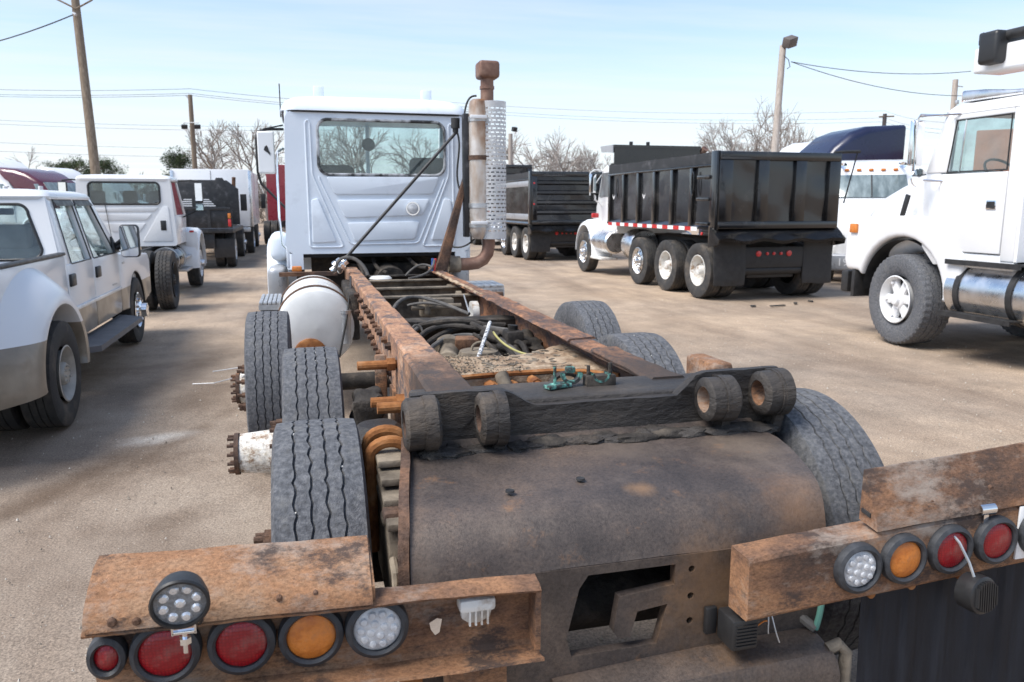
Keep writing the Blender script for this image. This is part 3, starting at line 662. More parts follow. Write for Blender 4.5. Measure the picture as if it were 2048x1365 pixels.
# valve body and brackets between the crossmembers
b = B(); b.bb(0.86, 1.12, 5.92, 6.02, 0.90, 1.035, 0.008); b.cyl((0.93, 5.86, 0.99), (0.93, 5.86, 1.05), 0.045, n=16); b.cyl((0.78, 5.85, 0.985), (1.16, 5.85, 0.985), 0.022, n=12); b.cyl((0.90, 5.85, 0.93), (0.90, 5.85, 1.06), 0.03, n=12)
b.obj('brake_valve', 'dust_steel', T)
b = B(); b.lathe([(0, 0.001), (0, 0.085), (0.05, 0.085), (0.06, 0.07), (0.06, 0.001)], (1.21, 5.72, 0.95), 'X', 24); b.obj('brake_chamber', 'white_old', T)
for x in (1.23, 1.26):
    b = B(); b.lathe([(0, 0.001), (0, 0.05), (0.04, 0.05), (0.05, 0.001)], (x, 6.4 if x < 1.25 else 6.98, 0.99), 'X', 20); b.obj('brake_chamber', 'dust_steel', T)
b = B(); b.lathe([(0, 0.001), (0.0, 0.09), (0.03, 0.11), (0.05, 0.09), (0.055, 0.001)], (0.72, 7.60, 1.02), 'Z', 24); b.obj('air_dryer_cap', 'offwhite', T)

# gusset plate, its front face and the debris lying on it
gp = [(0.565, 3.34), (0.72, 3.375), (0.90, 3.395), (1.09, 3.39), (1.24, 3.34), (1.366, 3.22), (1.368, 4.02), (1.27, 3.93), (1.13, 3.82), (0.98, 3.75), (0.78, 3.78), (0.565, 3.86)]
b = B(); b.panel([(x, y, 0.975) for x, y in gp], (0, 0, 0.022))
bmesh.ops.triangulate(b.bm, faces=list(b.bm.faces)); bmesh.ops.subdivide_edges(b.bm, edges=list(b.bm.edges), cuts=5, use_grid_fill=True)
for v in b.bm.verts:
    v.co.z += 0.010 * mnoise.noise(v.co * 12) + 0.006 * mnoise.noise(v.co * 34)
gus = b.obj('gusset_plate', 'tan_scale', T, ang=22)
b = B(); b.tube([(x, y + 0.004, 0.985) for x, y in gp[:6]], 0.013, 6); b.jitter(0.004, 20); b.obj('gusset_lip', 'orange_rust', gus)
b = B(); b.loft([[(x, y - 0.004, 0.68), (x, y + 0.012, 0.68), (x, y + 0.012, 0.972), (x, y - 0.004, 0.972)] for x, y in gp[:6]]); bmesh.ops.subdivide_edges(b.bm, edges=list(b.bm.edges), cuts=4, use_grid_fill=True); b.jitter(0.003, 15)
fm = b.obj('crossmember', 'tan_scale', T, ang=25)
for (x, z, r) in ((0.80, 0.90, 0.035), (0.905, 0.90, 0.028), (1.0, 0.92, 0.026)):
    b = B(); b.cyl((x, 3.38, z + 0.03), (x, 3.29, z + 0.03), r, n=8); b.cyl((x, 3.30, z + 0.03), (x, 3.255, z + 0.03), r * 0.7, n=12); b.obj('bolt', 'orange_rust', fm, ang=25)
b = B(); b.tube([(0.85, 3.36, 0.985), (0.855, 3.31, 0.95), (0.87, 3.29, 0.90), (0.88, 3.29, 0.80)], 0.032, 12); b.obj('pipe_elbow', 'dust_steel', fm)
b = B(); b.lathe([(-0.02, 0.07), (-0.03, 0.085), (0.02, 0.085), (0.02, 0.07)], (1.135, 3.30, 0.915), 'Y', 24, closed=True); b.obj('pipe_ring', 'grime', fm)
b = B(); b.tube(bez((1.06, 3.27, 0.91), (1.10, 3.25, 0.955), (1.16, 3.25, 0.955), (1.22, 3.27, 0.89)), 0.02, 10); b.obj('hose', 'offwhite', fm)
rnd = random.Random(11); b = B()
for i in range(560):
    x = 0.575 + 0.42 * rnd.random() ** 2.0; y = 3.37 + 0.42 * rnd.random(); s = rnd.uniform(0.002, 0.009)
    b.box((x, y, 0.998 + rnd.uniform(0, 0.018) * max(0, 1.1 - x * 0.9)), (s, s * rnd.uniform(0.5, 1.6), rnd.uniform(0.002, 0.005)), (rnd.uniform(-.6, .6), rnd.uniform(-.6, .6), rnd.uniform(0, 3)))
for i in range(60):
    x = rnd.uniform(0.8, 1.33); y = rnd.uniform(3.40, 3.72 + (x - 0.9) * 0.4); s = rnd.uniform(0.012, 0.04)
    b.box((x, y, 0.999), (s, s * rnd.uniform(0.4, 0.9), 0.003), (rnd.uniform(-.15, .15), rnd.uniform(-.15, .15), rnd.uniform(0, 3)))
o = b.obj('rust_flakes', 'dust_steel', gus, ang=0); o['kind'] = 'stuff'

# axle gear, hoses and wiring in the frame bay
b = B(); b.lathe([(0, 0.001), (0, 0.14), (0.03, 0.145), (0.04, 0.12), (0.07, 0.11), (0.08, 0.05), (0.085, 0.001)], (0.95, 4.28, 0.86), 'Z', 32); d = b.obj('axle_cover', 'dust_steel', T)
b = B(); b.tube(arc3 := [(0.95 + 0.05 * math.cos(a), 4.24, 0.945 + 0.04 * math.sin(a)) for a in [PI * i / 8 for i in range(9)]], 0.008, 8); b.obj('lifting_ring', 'dust_steel', d)
b = B(); b.lathe([(0, 0.055), (0.15, 0.06), (0.16, 0.075), (0.19, 0.075), (0.20, 0.06), (0.32, 0.07), (0.33, 0.095), (0.40, 0.095), (0.41, 0.001)], (0, 0, 0), 'Y', 24)
ds = b.obj('drive_shaft', 'dust_steel', T); ds.location = Vector(ds.location) + V(0.76, 4.25, 0.80); ds.rotation_euler = (R(12), 0, R(-12))
b = B(); b.cyl((0.78, 4.60, 0.84), (0.95, 4.66, 0.86), 0.02, n=10); b.bb(0.80, 0.98, 4.55, 4.62, 0.82, 0.90, 0.01); b.obj('yoke', 'rust_dark', ds).location = (-0.76, -4.25, -0.80)
b = B()
bmesh.ops.create_icosphere(b.bm, subdivisions=4, radius=1)
for v in b.bm.verts:
    n_ = mnoise.noise(v.co * 2.2) * 0.35 + mnoise.noise(v.co * 6) * 0.15
    v.co = Vector((v.co.x * 0.17, v.co.y * 0.22, v.co.z * 0.10)) * (1 + n_) + Vector((1.21, 4.45, 0.90))
b.obj('grease_heap', 'grime', T, ang=60)
b = B(); b.bb(1.12, 1.22, 4.28, 4.42, 0.93, 1.03, 0.015); b.cyl((1.17, 4.35, 1.03), (1.17, 4.35, 1.06), 0.03, n=12); b.cyl((1.10, 4.4, 0.97), (1.02, 4.5, 0.99), 0.03, n=12); b.jitter(0.006, 25); b.obj('levelling_valve', 'grime', T)
rnd = random.Random(5)
hoses = [((0.60, 4.55, 0.88), (0.72, 4.95, 1.03), (0.95, 4.95, 0.99), (1.22, 4.62, 0.98)), ((0.58, 4.35, 0.90), (0.66, 4.8, 1.04), (0.9, 4.8, 1.02), (1.18, 4.5, 0.98)),
         ((0.60, 4.45, 0.86), (0.75, 4.7, 1.0), (1.0, 4.85, 1.0), (1.24, 4.8, 0.99)), ((0.62, 4.3, 0.88), (0.8, 4.75, 0.99), (1.05, 4.7, 0.99), (1.2, 4.3, 0.9)),
         ((0.70, 4.9, 0.99), (0.9, 4.75, 1.06), (1.1, 4.8, 1.03), (1.25, 4.7, 0.92)), ((1.00, 4.7, 1.02), (1.08, 4.5, 1.0), (1.12, 4.3, 0.95), (1.14, 4.0, 0.86)),
         ((1.05, 4.6, 1.0), (1.1, 4.4, 0.98), (1.16, 4.2, 0.92), (1.19, 3.95, 0.87)), ((1.17, 4.3, 0.96), (1.2, 4.2, 1.0), (1.2, 4.1, 0.9), (1.17, 4.0, 0.84)),
         ((0.98, 4.55, 0.98), (1.05, 4.35, 0.95), (1.06, 4.2, 0.9), (1.08, 4.0, 0.86)), ((0.59, 4.7, 0.93), (0.7, 5.0, 1.0), (0.85, 5.0, 1.03), (1.0, 4.9, 1.01))]
for i, h in enumerate(hoses):
    b = B(); b.tube(bez(*h, n=16), rnd.choice((0.011, 0.014, 0.017)), 8); b.obj('air_hose', 'grime' if i % 3 else 'hose', T)
b = B(); b.tube([(0.66 + 0.035 * math.cos(a), 4.72 + 0.02 * math.sin(a), 0.97 + 0.05 * math.sin(a)) for a in [2 * PI * i / 20 for i in range(20)]], 0.008, 8, closed=True); b.obj('hose_loop', 'hose', T)
for h, r in ((((0.58, 5.45, 0.99), (0.68, 5.75, 1.14), (0.86, 5.8, 1.09), (1.12, 5.35, 0.99)), 0.013), (((0.75, 5.85, 1.0), (0.9, 5.8, 1.05), (1.05, 5.75, 1.0), (1.1, 5.4, 1.0)), 0.011), (((1.0, 7.9, 1.04), (1.1, 7.9, 1.16), (1.2, 7.9, 1.18), (1.27, 7.8, 1.12)), 0.012), (((0.98, 7.5, 1.05), (1.12, 7.6, 1.06), (1.25, 7.7, 1.08), (1.28, 7.8, 1.2)), 0.012)):
    b = B(); b.tube(bez(*h, n=18), r, 8); b.obj('air_hose', 'hose', T)
b = B(); b.cyl((0.845, 3.84, 0.965), (1.04, 4.38, 1.075), 0.011, n=8); b.obj('white_cable', mk('speckled_cable', [(0.44, (0.05, 0.05, 0.05)), (0.5, (0.7, 0.7, 0.7))], scale=60, rough=0.6), T)
b = B(); b.tube(bez((1.04, 4.30, 1.03), (1.03, 4.1, 1.0), (1.06, 3.9, 0.98), (1.12, 3.80, 0.985)), 0.006, 6); b.obj('yellow_wire', 'yellow_wire', T)
b = B(); b.cyl((1.235, 6.10, 1.04), (1.12, 5.35, 1.0), 0.006, n=6); b.obj('stay_rod', 'galv', T)
for x, m in ((1.285, 'red_refl'), (1.262, mk('blue_gladhand', (0.05, 0.12, 0.35), rough=0.5))):
    b = B(); b.cyl((x, 7.85, 1.09), (x + 0.01, 7.85, 1.19), 0.013, n=10); b.box((x + 0.01, 7.85, 1.20), (0.03, 0.02, 0.03), None, 0.005); b.obj('air_coupling', m, T)

# bolster: beam, rear plate with raised ends, bushings
b = B(); b.bb(0.345, 1.72, 2.475, 2.73, 0.90, 1.098, 0.012)
bmesh.ops.subdivide_edges(b.bm, edges=list(b.bm.edges), cuts=6, use_grid_fill=True); b.jitter(0.004, 16); b.jitter(0.002, 45)
bol = b.obj('bolster_beam', 'tar', T, ang=35)
rp = [(0.315, 0.86), (0.315, 1.147), (0.60, 1.147), (0.635, 1.14), (0.74, 1.085), (1.255, 1.086), (1.33, 1.153), (1.365, 1.163), (1.66, 1.167), (1.66, 0.86)]
b = B(); b.panel([(x, 2.44, z) for x, z in rp], (0, 0.035, 0))
bmesh.ops.triangulate(b.bm, faces=list(b.bm.faces)); bmesh.ops.subdivide_edges(b.bm, edges=list(b.bm.edges), cuts=5, use_grid_fill=True); b.jitter(0.004, 18); b.jitter(0.003, 50)
b.obj('rear_plate', 'tar', T, ang=40)
for i, (x0, x1, y, z, r) in enumerate(((0.285, 0.395, 2.385, 1.066, 0.084), (0.525, 0.605, 2.385, 1.068, 0.085), (1.325, 1.44, 2.38, 1.082, 0.076), (1.54, 1.65, 2.38, 1.092, 0.078))):
    b = B(); xm = x0 + (0.055 if i != 0 else 0.06)
    b.lathe([(x0, 0.046), (x0, r - 0.012), (x0 + 0.01, r), (xm, r), (xm, r + 0.004), (x1 - 0.01, r + 0.004), (x1, r - 0.008), (x1, 0.046)], (0, y, z), 'X', 40, closed=True)
    b.jitter(0.002, 14); b.jitter(0.0008, 60)
    bu = b.obj('bushing', 'tar', T, ang=45)
    b = B(); b.lathe([(x0 + 0.004, 0.043), (x0 + 0.004, 0.0475), (x1 - 0.004, 0.0475), (x1 - 0.004, 0.043)], (0, y, z), 'X', 32, closed=True); b.obj('bush_liner', 'rust' if i > 1 else 'rust_dark', bu)
    b = B(); prof = [(y + 0.09, z + 0.075)] + [(y + (r + 0.006) * math.cos(R(a)), z + (r + 0.006) * math.sin(R(a))) for a in range(60, 301, 15)] + [(y - 0.01, z - 0.15), (y + 0.09, z - 0.15)]
    ex = (x0 + x1) / 2 + 0.01
    hole = [(y + 0.05 * math.cos(R(a)), z + 0.05 * math.sin(R(a))) for a in range(0, 360, 20)]
    n_ = 24
    def resample(pl, cy, cz, n):
        out = []
        for k in range(n):
            a = 2 * PI * k / n; dd = Vector((math.cos(a), math.sin(a))); best = None
            for p, q in zip(pl, pl[1:] + pl[:1]):
                p = Vector(p) - Vector((cy, cz)); q = Vector(q) - Vector((cy, cz)); e = q - p; den = dd.x * e.y - dd.y * e.x
                if abs(den) < 1e-9: continue
                t = (p.x * e.y - p.y * e.x) / den; u = (p.x * dd.y - p.y * dd.x) / den
                if t > 0 and -1e-6 <= u <= 1 + 1e-6 and (best is None or t > best): best = t
            out.append((cy + dd.x * best, cz + dd.y * best))
        return out
    po = resample(prof, y, z, n_); pi_ = resample(hole, y, z, n_)
    b.ringpanel([(ex, p, q) for p, q in po], [(ex, p, q) for p, q in pi_], (0.035, 0, 0)); b.jitter(0.003, 28); b.obj('ear', 'tar', bu, ang=40)
# stub tubes behind the bolster ends
b = B(); b.bb(0.445, 0.575, 2.735, 2.86, 0.94, 1.108, 0.02); b.jitter(0.003, 20); b.obj('stub_tube', 'rust', T)
b = B(); b.bb(1.565, 1.66, 2.735, 2.98, 0.96, 1.125, 0.02); b.jitter(0.003, 20); b.obj('stub_tube', 'rust', T)
b = B(); b.bb(1.38, 1.60, 2.78, 2.92, 0.90, 1.02, 0.01); b.obj('stub_bracket', 'tar', T)
# little painted clamp on top of the bolster
cl = B(); cl.box((0.865, 2.60, 1.077), (0.10, 0.045, 0.014), (0, 0, R(18)), 0.004); cl.lathe([(-0.012, 0.028), (-0.012, 0.040), (0.012, 0.040), (0.012, 0.028)], (0.925, 2.62, 1.115), 'Y', 16, closed=True, a0=PI, a1=2 * PI)
cl.box((0.925, 2.635, 1.125), (0.035, 0.03, 0.022), None, 0.006); cl.cyl((0.855, 2.60, 1.07), (0.855, 2.60, 1.145), 0.006, n=8); cl = cl.obj('pipe_clamp', 'teal', T)
b = B(); b.bb(0.975, 1.09, 2.595, 2.64, 1.064, 1.105, 0.004); b.cyl((0.99, 2.62, 1.10), (0.99, 2.62, 1.14), 0.007, n=8); b.cyl((1.075, 2.62, 1.10), (1.075, 2.62, 1.145), 0.008, n=8); b.obj('clamp_block', 'grime', cl)
b = B(); b.lathe([(-0.023, 0.026), (-0.023, 0.034), (0.023, 0.034), (0.023, 0.026)], (1.033, 2.617, 1.112), 'Y', 16, closed=True, a0=PI, a1=2 * PI); b.obj('clamp_cap', 'teal', cl)
for o_ in [cl]: o_.location.z += 0.033

# apron plate curving down into the rear face, with the cut-out
prof = [(2.44, 0.985), (2.41, 0.968), (2.36, 0.960), (2.28, 0.956), (2.18, 0.953), (2.06, 0.949), (1.97, 0.942), (1.925, 0.931), (1.892, 0.913), (1.868, 0.888), (1.850, 0.855), (1.838, 0.825), (1.828, 0.80)]
def lx(y): return 0.225 + (y - 1.82) * 0.14
def rx(y): return 1.435 + (y - 1.82) * 0.30
b = B(); nx = 40; rows = []
for i in range(nx + 1):
    u = i / nx; rows.append([(lx(y) + (rx(y) - max(0, y - 2.25) * 0.35 - lx(y)) * u, y, z + 0.006 * mnoise.noise(Vector((u * 5, y * 3, 0)))) for (y, z) in prof])
b.sheet(rows, 0.03)
apr = b.obj('apron_plate', 'plate', T, ang=40)
# lower face: strips round the cut-out (an open polygon hole)
Z0, Z1, YF = 0.28, 0.80, 1.825
hole = [(0.655, 0.545), (0.64, 0.60), (0.675, 0.74), (0.70, 0.775), (0.955, 0.775), (0.955, 0.715), (0.79, 0.70), (0.775, 0.60), (0.79, 0.578), (0.825, 0.578), (0.845, 0.65), (0.935, 0.66), (0.905, 0.545)]
def poly_grid(pts_outer, holes, y0, y1, name, mat, parent):
    t = bmesh.new(); edges = []
    for pl in [pts_outer] + holes:
        vs2 = [t.verts.new((x, y0, z)) for x, z in pl]; edges += [t.edges.new((vs2[i], vs2[(i + 1) % len(vs2)])) for i in range(len(vs2))]
    bmesh.ops.triangle_fill(t, use_beauty=True, use_dissolve=False, edges=edges)
    def inside(p, pl):
        c = False
        for i in range(len(pl)):
            (x1_, z1_), (x2_, z2_) = pl[i], pl[i - 1]
            if (z1_ > p[1]) != (z2_ > p[1]) and p[0] < (x2_ - x1_) * (p[1] - z1_) / (z2_ - z1_) + x1_: c = not c
        return c
    for f in list(t.faces):
        c = f.calc_center_median()
        if any(inside((c.x, c.z), h) for h in holes): t.faces.remove(f)
    r = bmesh.ops.extrude_face_region(t, geom=list(t.faces))
    for v in [g for g in r['geom'] if isinstance(g, bmesh.types.BMVert)]: v.co.y = y1
    bb_ = B(); bb_._merge(t)
    return bb_.obj(name, mat, parent, ang=30)
holes = [hole] + [[(cx + 0.0105 * math.cos(R(a)), cz + 0.0105 * math.sin(R(a))) for a in range(0, 360, 45)] for cx, cz in ((0.545, 0.745), (0.545, 0.665), (0.545, 0.585), (1.005, 0.755), (1.005, 0.675), (1.005, 0.60))]
fp = poly_grid([(lx(1.825), Z1), (lx(1.825) + 0.01, Z0), (1.425, Z0), (rx(1.825), Z1)], holes, YF, YF + 0.03, 'face_plate', 'plate', T)
for (x, y, z) in ((0.535, 2.02, 0.954), (0.76, 2.06, 0.955)):
    b = B(); b.lathe([(0.0, 0.0135), (0.0055, 0.0125), (0.0045, 0.0115), (0.0035, 0.0005)], (x, y, z), 'Z', 16); b.obj('bolt_hole', 'black_matt', apr)  # black disc, the dark inside a hole put in as colour
# rust patch welds around the right bumper root, left edge plate, tar lumps along the crease
tp = [(y, z + 0.022) for y, z in prof] + [(1.815, 0.30), (2.44, 0.30)]
b = B(); b.loft([[(lx(y) - o_, y, z) for y, z in tp] for o_ in (0.030, 0.002)]); b.jitter(0.003, 10); b.obj('side_plate', 'rust_dark', T)
b = B(); b.bb(1.43, 1.456, 1.90, 2.40, 0.30, 0.90, 0.006); b.obj('side_plate', 'rust_dark', T)
rnd = random.Random(21)
for k in range(26):
    b = B(); bmesh.ops.create_icosphere(b.bm, subdivisions=3, radius=1); sx, sy, sz = rnd.uniform(0.03, 0.10), rnd.uniform(0.02, 0.05), rnd.uniform(0.012, 0.026)
    cx = 0.35 + 1.22 * (k + rnd.random()) / 26; cy = rnd.uniform(2.36, 2.43)
    for v in b.bm.verts:
        v.co = Vector((v.co.x * sx, v.co.y * sy, v.co.z * sz)) * (1 + 0.4 * mnoise.noise(v.co * 2 + Vector((k, 0, 0)))) + Vector((cx, cy, 0.962))
    b.obj('dirt_cake', 'tar' if k % 3 else 'grime', apr, ang=60)
# lower rear channel, its hook, alarm box and loose wires
b = B(); b.loft([[(x, 1.70, 0.47 + dz), (x, 1.70, 0.41 + dz), (x, 1.83, 0.41 + dz), (x, 1.83, 0.52 + dz), (x, 1.80, 0.525 + dz), (x, 1.715, 0.505 + dz)] for x, dz in ((0.60, -0.03), (0.9, -0.012), (1.2, 0.0), (1.36, 0.003), (1.40, -0.004), (1.415, -0.03))]); b.jitter(0.003, 14)
ch = b.obj('lower_channel', 'plate', T)
b = B(); b.tube([(1.40, 1.74, 0.50), (1.43, 1.735, 0.515), (1.452, 1.73, 0.49), (1.452, 1.73, 0.30)], 0.018, 10); b.obj('grab_hook', 'dust_steel', T)
b = B(); b.bb(1.24, 1.28, 1.80, 1.83, 0.25, 0.42); b.obj('strap', 'dust_steel', T)
b = B(); b.bb(1.075, 1.155, 1.715, 1.80, 0.555, 0.645, 0.008)
for i in range(7): b.bb(1.085, 1.148, 1.711, 1.716, 0.566 + i * 0.010, 0.571 + i * 0.010)
al = b.obj('backup_alarm', 'plastic', T)
b = B(); b.bb(1.045, 1.08, 1.805, 1.822, 0.56, 0.64, 0.004); b.obj('alarm_bracket', 'plastic', al)
for h, m in ((((1.20, 1.76, 0.67), (1.20, 1.73, 0.63), (1.19, 1.73, 0.61), (1.195, 1.73, 0.585)), 'galv'), (((1.205, 1.76, 0.67), (1.21, 1.73, 0.62), (1.21, 1.72, 0.59), (1.225, 1.72, 0.56)), 'galv'), (((1.155, 1.74, 0.60), (1.17, 1.73, 0.62), (1.18, 1.73, 0.63), (1.20, 1.74, 0.615)), 'amber')):
    b = B(); b.tube(bez(*h, n=10), 0.0022, 6); b.obj('loose_wire', m, T)

# ------------------------------------------------------------ bumpers and their lights
def lamp(x, y, z, parent, lens, tilt=0.0, r=0.053, clear=False, squash=1.0):
    b = B(); b.lathe([(-0.016, r), (-0.022, r + 0.006), (-0.016, r + 0.016), (-0.004, r + 0.0185), (0.012, r + 0.018), (0.012, r)], (0, 0, 0), 'Y', 40, closed=True)
    g = b.obj('lamp_grommet', 'grommet', parent); g.location = (x, y, z); g.rotation_euler = (tilt, 0, 0); g.scale = (squash, 1, 1)
    b = B(); b.lathe([(0.01, r + 0.001), (-0.008, r + 0.001), (-0.013, r - 0.004), (-0.017, r * 0.6), (-0.019, 0.0005)], (0, 0, 0), 'Y', 36)
    if clear:
        for k in range(10):
            a = 2 * PI * k / 10; b.lathe([(-0.015, 0.010), (-0.020, 0.007), (-0.021, 0.0005)], (r * 0.68 * math.cos(a), 0, r * 0.68 * math.sin(a)), 'Y', 12)
        for k in range(4):
            a = 2 * PI * k / 4 + 0.4; b.lathe([(-0.017, 0.010), (-0.021, 0.007), (-0.022, 0.0005)], (r * 0.3 * math.cos(a), 0, r * 0.3 * math.sin(a)), 'Y', 12)
    b.obj('lamp_lens', lens, g)
    return g

def wavy_channel(name, x0, x1, prof, parent, jit=0.005, sag=None, n=40, mat='rust', th=0.008):
    """open channel section lofted along X from a (y,z) polyline, given thickness"""
    b = B(); rows = []
    for i in range(n + 1):
        x = x0 + (x1 - x0) * i / n; dz = sag(x) if sag else 0
        rows.append([(x, y, z + dz) for y, z in prof])
    b.sheet(rows, th)
    for v in b.bm.verts: v.co += mnoise.noise_vector(v.co * 6) * jit + mnoise.noise_vector(v.co * 22) * jit * 0.25
    return b.obj(name, mat, parent, ang=32)
sagL = lambda x: -0.028 * (x + 0.45)
BL = wavy_channel('bumper', -0.46, 0.50, [(1.600, 0.899), (1.612, 0.907), (1.655, 0.908), (1.665, 0.900), (1.665, 0.745), (1.655, 0.735), (1.60, 0.735), (1.58, 0.742)], T, 0.006, sagL)
b = B(); b.bb(0.485, 0.497, 1.60, 1.66, 0.725, 0.875); b.jitter(0.003, 9); b.obj('end_plate', 'rust', BL)
ang_ = wavy_channel('fender_angle', -0.455, 0.115, [(1.600, 0.910), (1.606, 0.932), (1.622, 0.947), (1.665, 0.965), (1.72, 0.982), (1.765, 0.990), (1.775, 0.980), (1.778, 0.960)], BL, 0.005, sagL, n=30)
b = B(); b.panel([(0.113, 1.605, 0.900), (0.113, 1.61, 0.930), (0.113, 1.67, 0.955), (0.113, 1.765, 0.975), (0.113, 1.775, 0.96), (0.113, 1.775, 0.900)], (0.008, 0, 0)); b.obj('end_plate', 'rust', BL)
for x, y, z, r in ((-0.40, 1.602, 0.928, 0.010), (-0.355, 1.602, 0.924, 0.009), (-0.08, 1.612, 0.930, 0.007), (0.08, 1.625, 0.932, 0.006), (-0.005, 1.618, 0.930, 0.006)):
    b = B(); b.lathe([(0.01, r), (-0.008, r), (-0.012, r * 0.6), (-0.012, 0.0005)], (x, y, z), 'Y', 8); b.obj('bolt', 'rust_dark', ang_)
for x, z, lens, cl_, sq in ((-0.315, 0.823, 'red_lens', False, 1), (-0.163, 0.820, 'red_lens', False, 1), (-0.018, 0.815, 'amber', False, 1), (0.125, 0.818, 'clear', True, 1)):
    lamp(x, 1.648 if not cl_ else 1.640, z, BL, lens, 0, clear=cl_)
lamp(-0.428, 1.652, 0.828, BL, 'red_lens', 0, r=0.030, squash=0.8)
b = B(); b.bb(0.31, 0.395, 1.615, 1.66, 0.83, 0.862, 0.008); b.panel([(0.315, 1.625, 0.838), (0.39, 1.625, 0.838), (0.385, 1.635, 0.805), (0.36, 1.642, 0.79), (0.335, 1.642, 0.792), (0.318, 1.635, 0.808)], (0, 0.02, 0), 0.003)
for i in range(4): b.bb(0.332 + i * 0.014, 0.336 + i * 0.014, 1.618, 1.627, 0.797, 0.838)
lp = b.obj('licence_lamp', 'white_old', BL)
b = B(); b.panel([(0.245, 1.652, 0.80), (0.262, 1.648, 0.812), (0.275, 1.654, 0.805), (0.268, 1.65, 0.775), (0.258, 1.652, 0.768), (0.248, 1.648, 0.785)], (0, 0.003, 0)); b.obj('foil_scrap', 'chrome', BL)
b = B(); b.bb(0.30, 0.44, 1.69, 1.80, 0.25, 0.735, 0.004); b.obj('hanger_post', 'rust', T)
b = B(); b.bb(-0.02, 0.17, 1.68, 1.70, 0.15, 0.725); b.obj('mud_flap', 'flap', T)
b = B(); b.bb(0.18, 0.235, 1.70, 1.72, 0.2, 0.72); b.jitter(0.004, 12); b.obj('flap_strap', 'orange_rust', T)
# round LED work lamp on its bracket
wl_ = B(); wl_.lathe([(0.03, 0.001), (0.03, 0.045), (0.0, 0.054), (-0.018, 0.056), (-0.022, 0.053), (-0.022, 0.049), (-0.012, 0.048)], (0, 0, 0), 'Y', 40)
wk = wl_.obj('work_lamp', 'plastic', BL); wk.location = (-0.262, 1.545, 0.985); wk.rotation_euler = (R(8), 0, R(4))
b = B(); b.lathe([(-0.013, 0.0485), (-0.014, 0.0005)], (0, 0, 0), 'Y', 32); b.obj('lamp_lens', mk('lamp_glass', [(0.4, (0.16, 0.165, 0.17)), (0.6, (0.24, 0.245, 0.25))], scale=80, rough=0.25, coat=0.5, bump=0.3, bscale=250), wk)
b = B()
for k in range(8):
    a = 2 * PI * k / 8 + 0.3; b.lathe([(-0.0135, 0.0105), (-0.018, 0.007), (-0.019, 0.0005)], (0.033 * math.cos(a), 0, 0.033 * math.sin(a)), 'Y', 14)
b.lathe([(-0.0135, 0.011), (-0.018, 0.007), (-0.019, 0.0005)], (0, 0, 0), 'Y', 14); b.obj('led_cluster', 'led', wk)
b = B(); b.tube([(-0.29, 1.56, 0.955), (-0.288, 1.565, 0.925), (-0.288, 1.565, 0.918)], 0.005, 8); b.bb(-0.285, -0.238, 1.552, 1.58, 0.905, 0.912, 0.002); b.bb(-0.285, -0.281, 1.552, 1.58, 0.905, 0.95); b.bb(-0.242, -0.238, 1.552, 1.58, 0.905, 0.95)
b.cyl((-0.262, 1.565, 0.905), (-0.262, 1.565, 0.86), 0.006, n=8); b.cyl((-0.262, 1.565, 0.893), (-0.262, 1.565, 0.88), 0.012, n=6); b.obj('lamp_bracket', 'chrome', BL)
b = B(); b.tube(bez((-0.235, 1.57, 0.955), (-0.225, 1.58, 0.93), (-0.232, 1.59, 0.90), (-0.25, 1.62, 0.885)), 0.004, 6); b.obj('lamp_lead', 'wire', BL)

# right bumper: closed box, tilted up to the right
def rz_(x): return 0.062 * (x - 1.09)
b = B(); rings = []
for i in range(25):
    x = 1.088 + (2.30 - 1.088) * i / 24; d = rz_(x)
    rings.append([(x, 1.672, 0.672 + d), (x, 1.672, 0.833 + d), (x, 1.680, 0.842 + d), (x, 1.765, 0.842 + d), (x, 1.765, 0.662 + d), (x, 1.680, 0.662 + d)])
b.loft(rings); b.jitter(0.003, 6); b.jitter(0.0015, 24); BR = b.obj('bumper', 'rust', T, ang=32)
b = B(); rows = []
pr = [(1.666, 0.838), (1.668, 0.862), (1.690, 0.905), (1.715, 0.955), (1.738, 0.992), (1.745, 0.992)]
for i in range(25):
    x = 1.475 + (2.30 - 1.475) * i / 24; d = rz_(x) + 0.012
    rows.append([(x, y, z + d) for y, z in pr] + [(x, 1.745, 0.848 + d)])
b.loft(rings=rows); b.jitter(0.005, 6); b.jitter(0.002, 24); fr_ = b.obj('fender_angle', 'rust', BR, ang=32)
b = B(); b.panel([(1.470, 1.70, 0.905), (1.470, 1.735, 0.910), (1.470, 1.735, 0.920), (1.470, 1.70, 0.916)], (0.05, -0.012, 0.004)); b.obj('torn_slot', 'black_matt', fr_)
for x, z, r in ((1.66, 0.935, 0.010), (1.86, 0.955, 0.012), (1.53, 0.90, 0.012)):
    b = B(); b.lathe([(0.012, r), (-0.006, r), (-0.011, r * 0.6), (-0.011, 0.0005)], (x, 1.695, z), 'Y', 8); b.obj('bolt', 'rust_dark', fr_)
for x, lens, cl_ in ((1.415, 'clear', True), (1.56, 'amber', False), (1.715, 'red_lens', False), (1.87, 'red_lens', False), (2.02, 'red_lens', False)):
    lamp(x, 1.668, 0.762 + rz_(x), BR, lens, 0, clear=cl_)
b = B(); b.bb(1.95, 1.985, 1.664, 1.67, 0.74, 0.90, 0.001); b.obj('reflector_tape', 'white_refl', BR)
wk2 = B(); wk2.lathe([(0.03, 0.001), (0.03, 0.05), (0.0, 0.053), (-0.02, 0.052), (-0.024, 0.046), (-0.024, 0.0005)], (0, 0, 0), 'Y', 36)
for i in range(9):
    x = -0.036 + i * 0.009; h_ = math.sqrt(0.046 ** 2 - x * x) * 0.92; wk2.bb(x - 0.0018, x + 0.0018, -0.034, -0.022, -h_, h_)
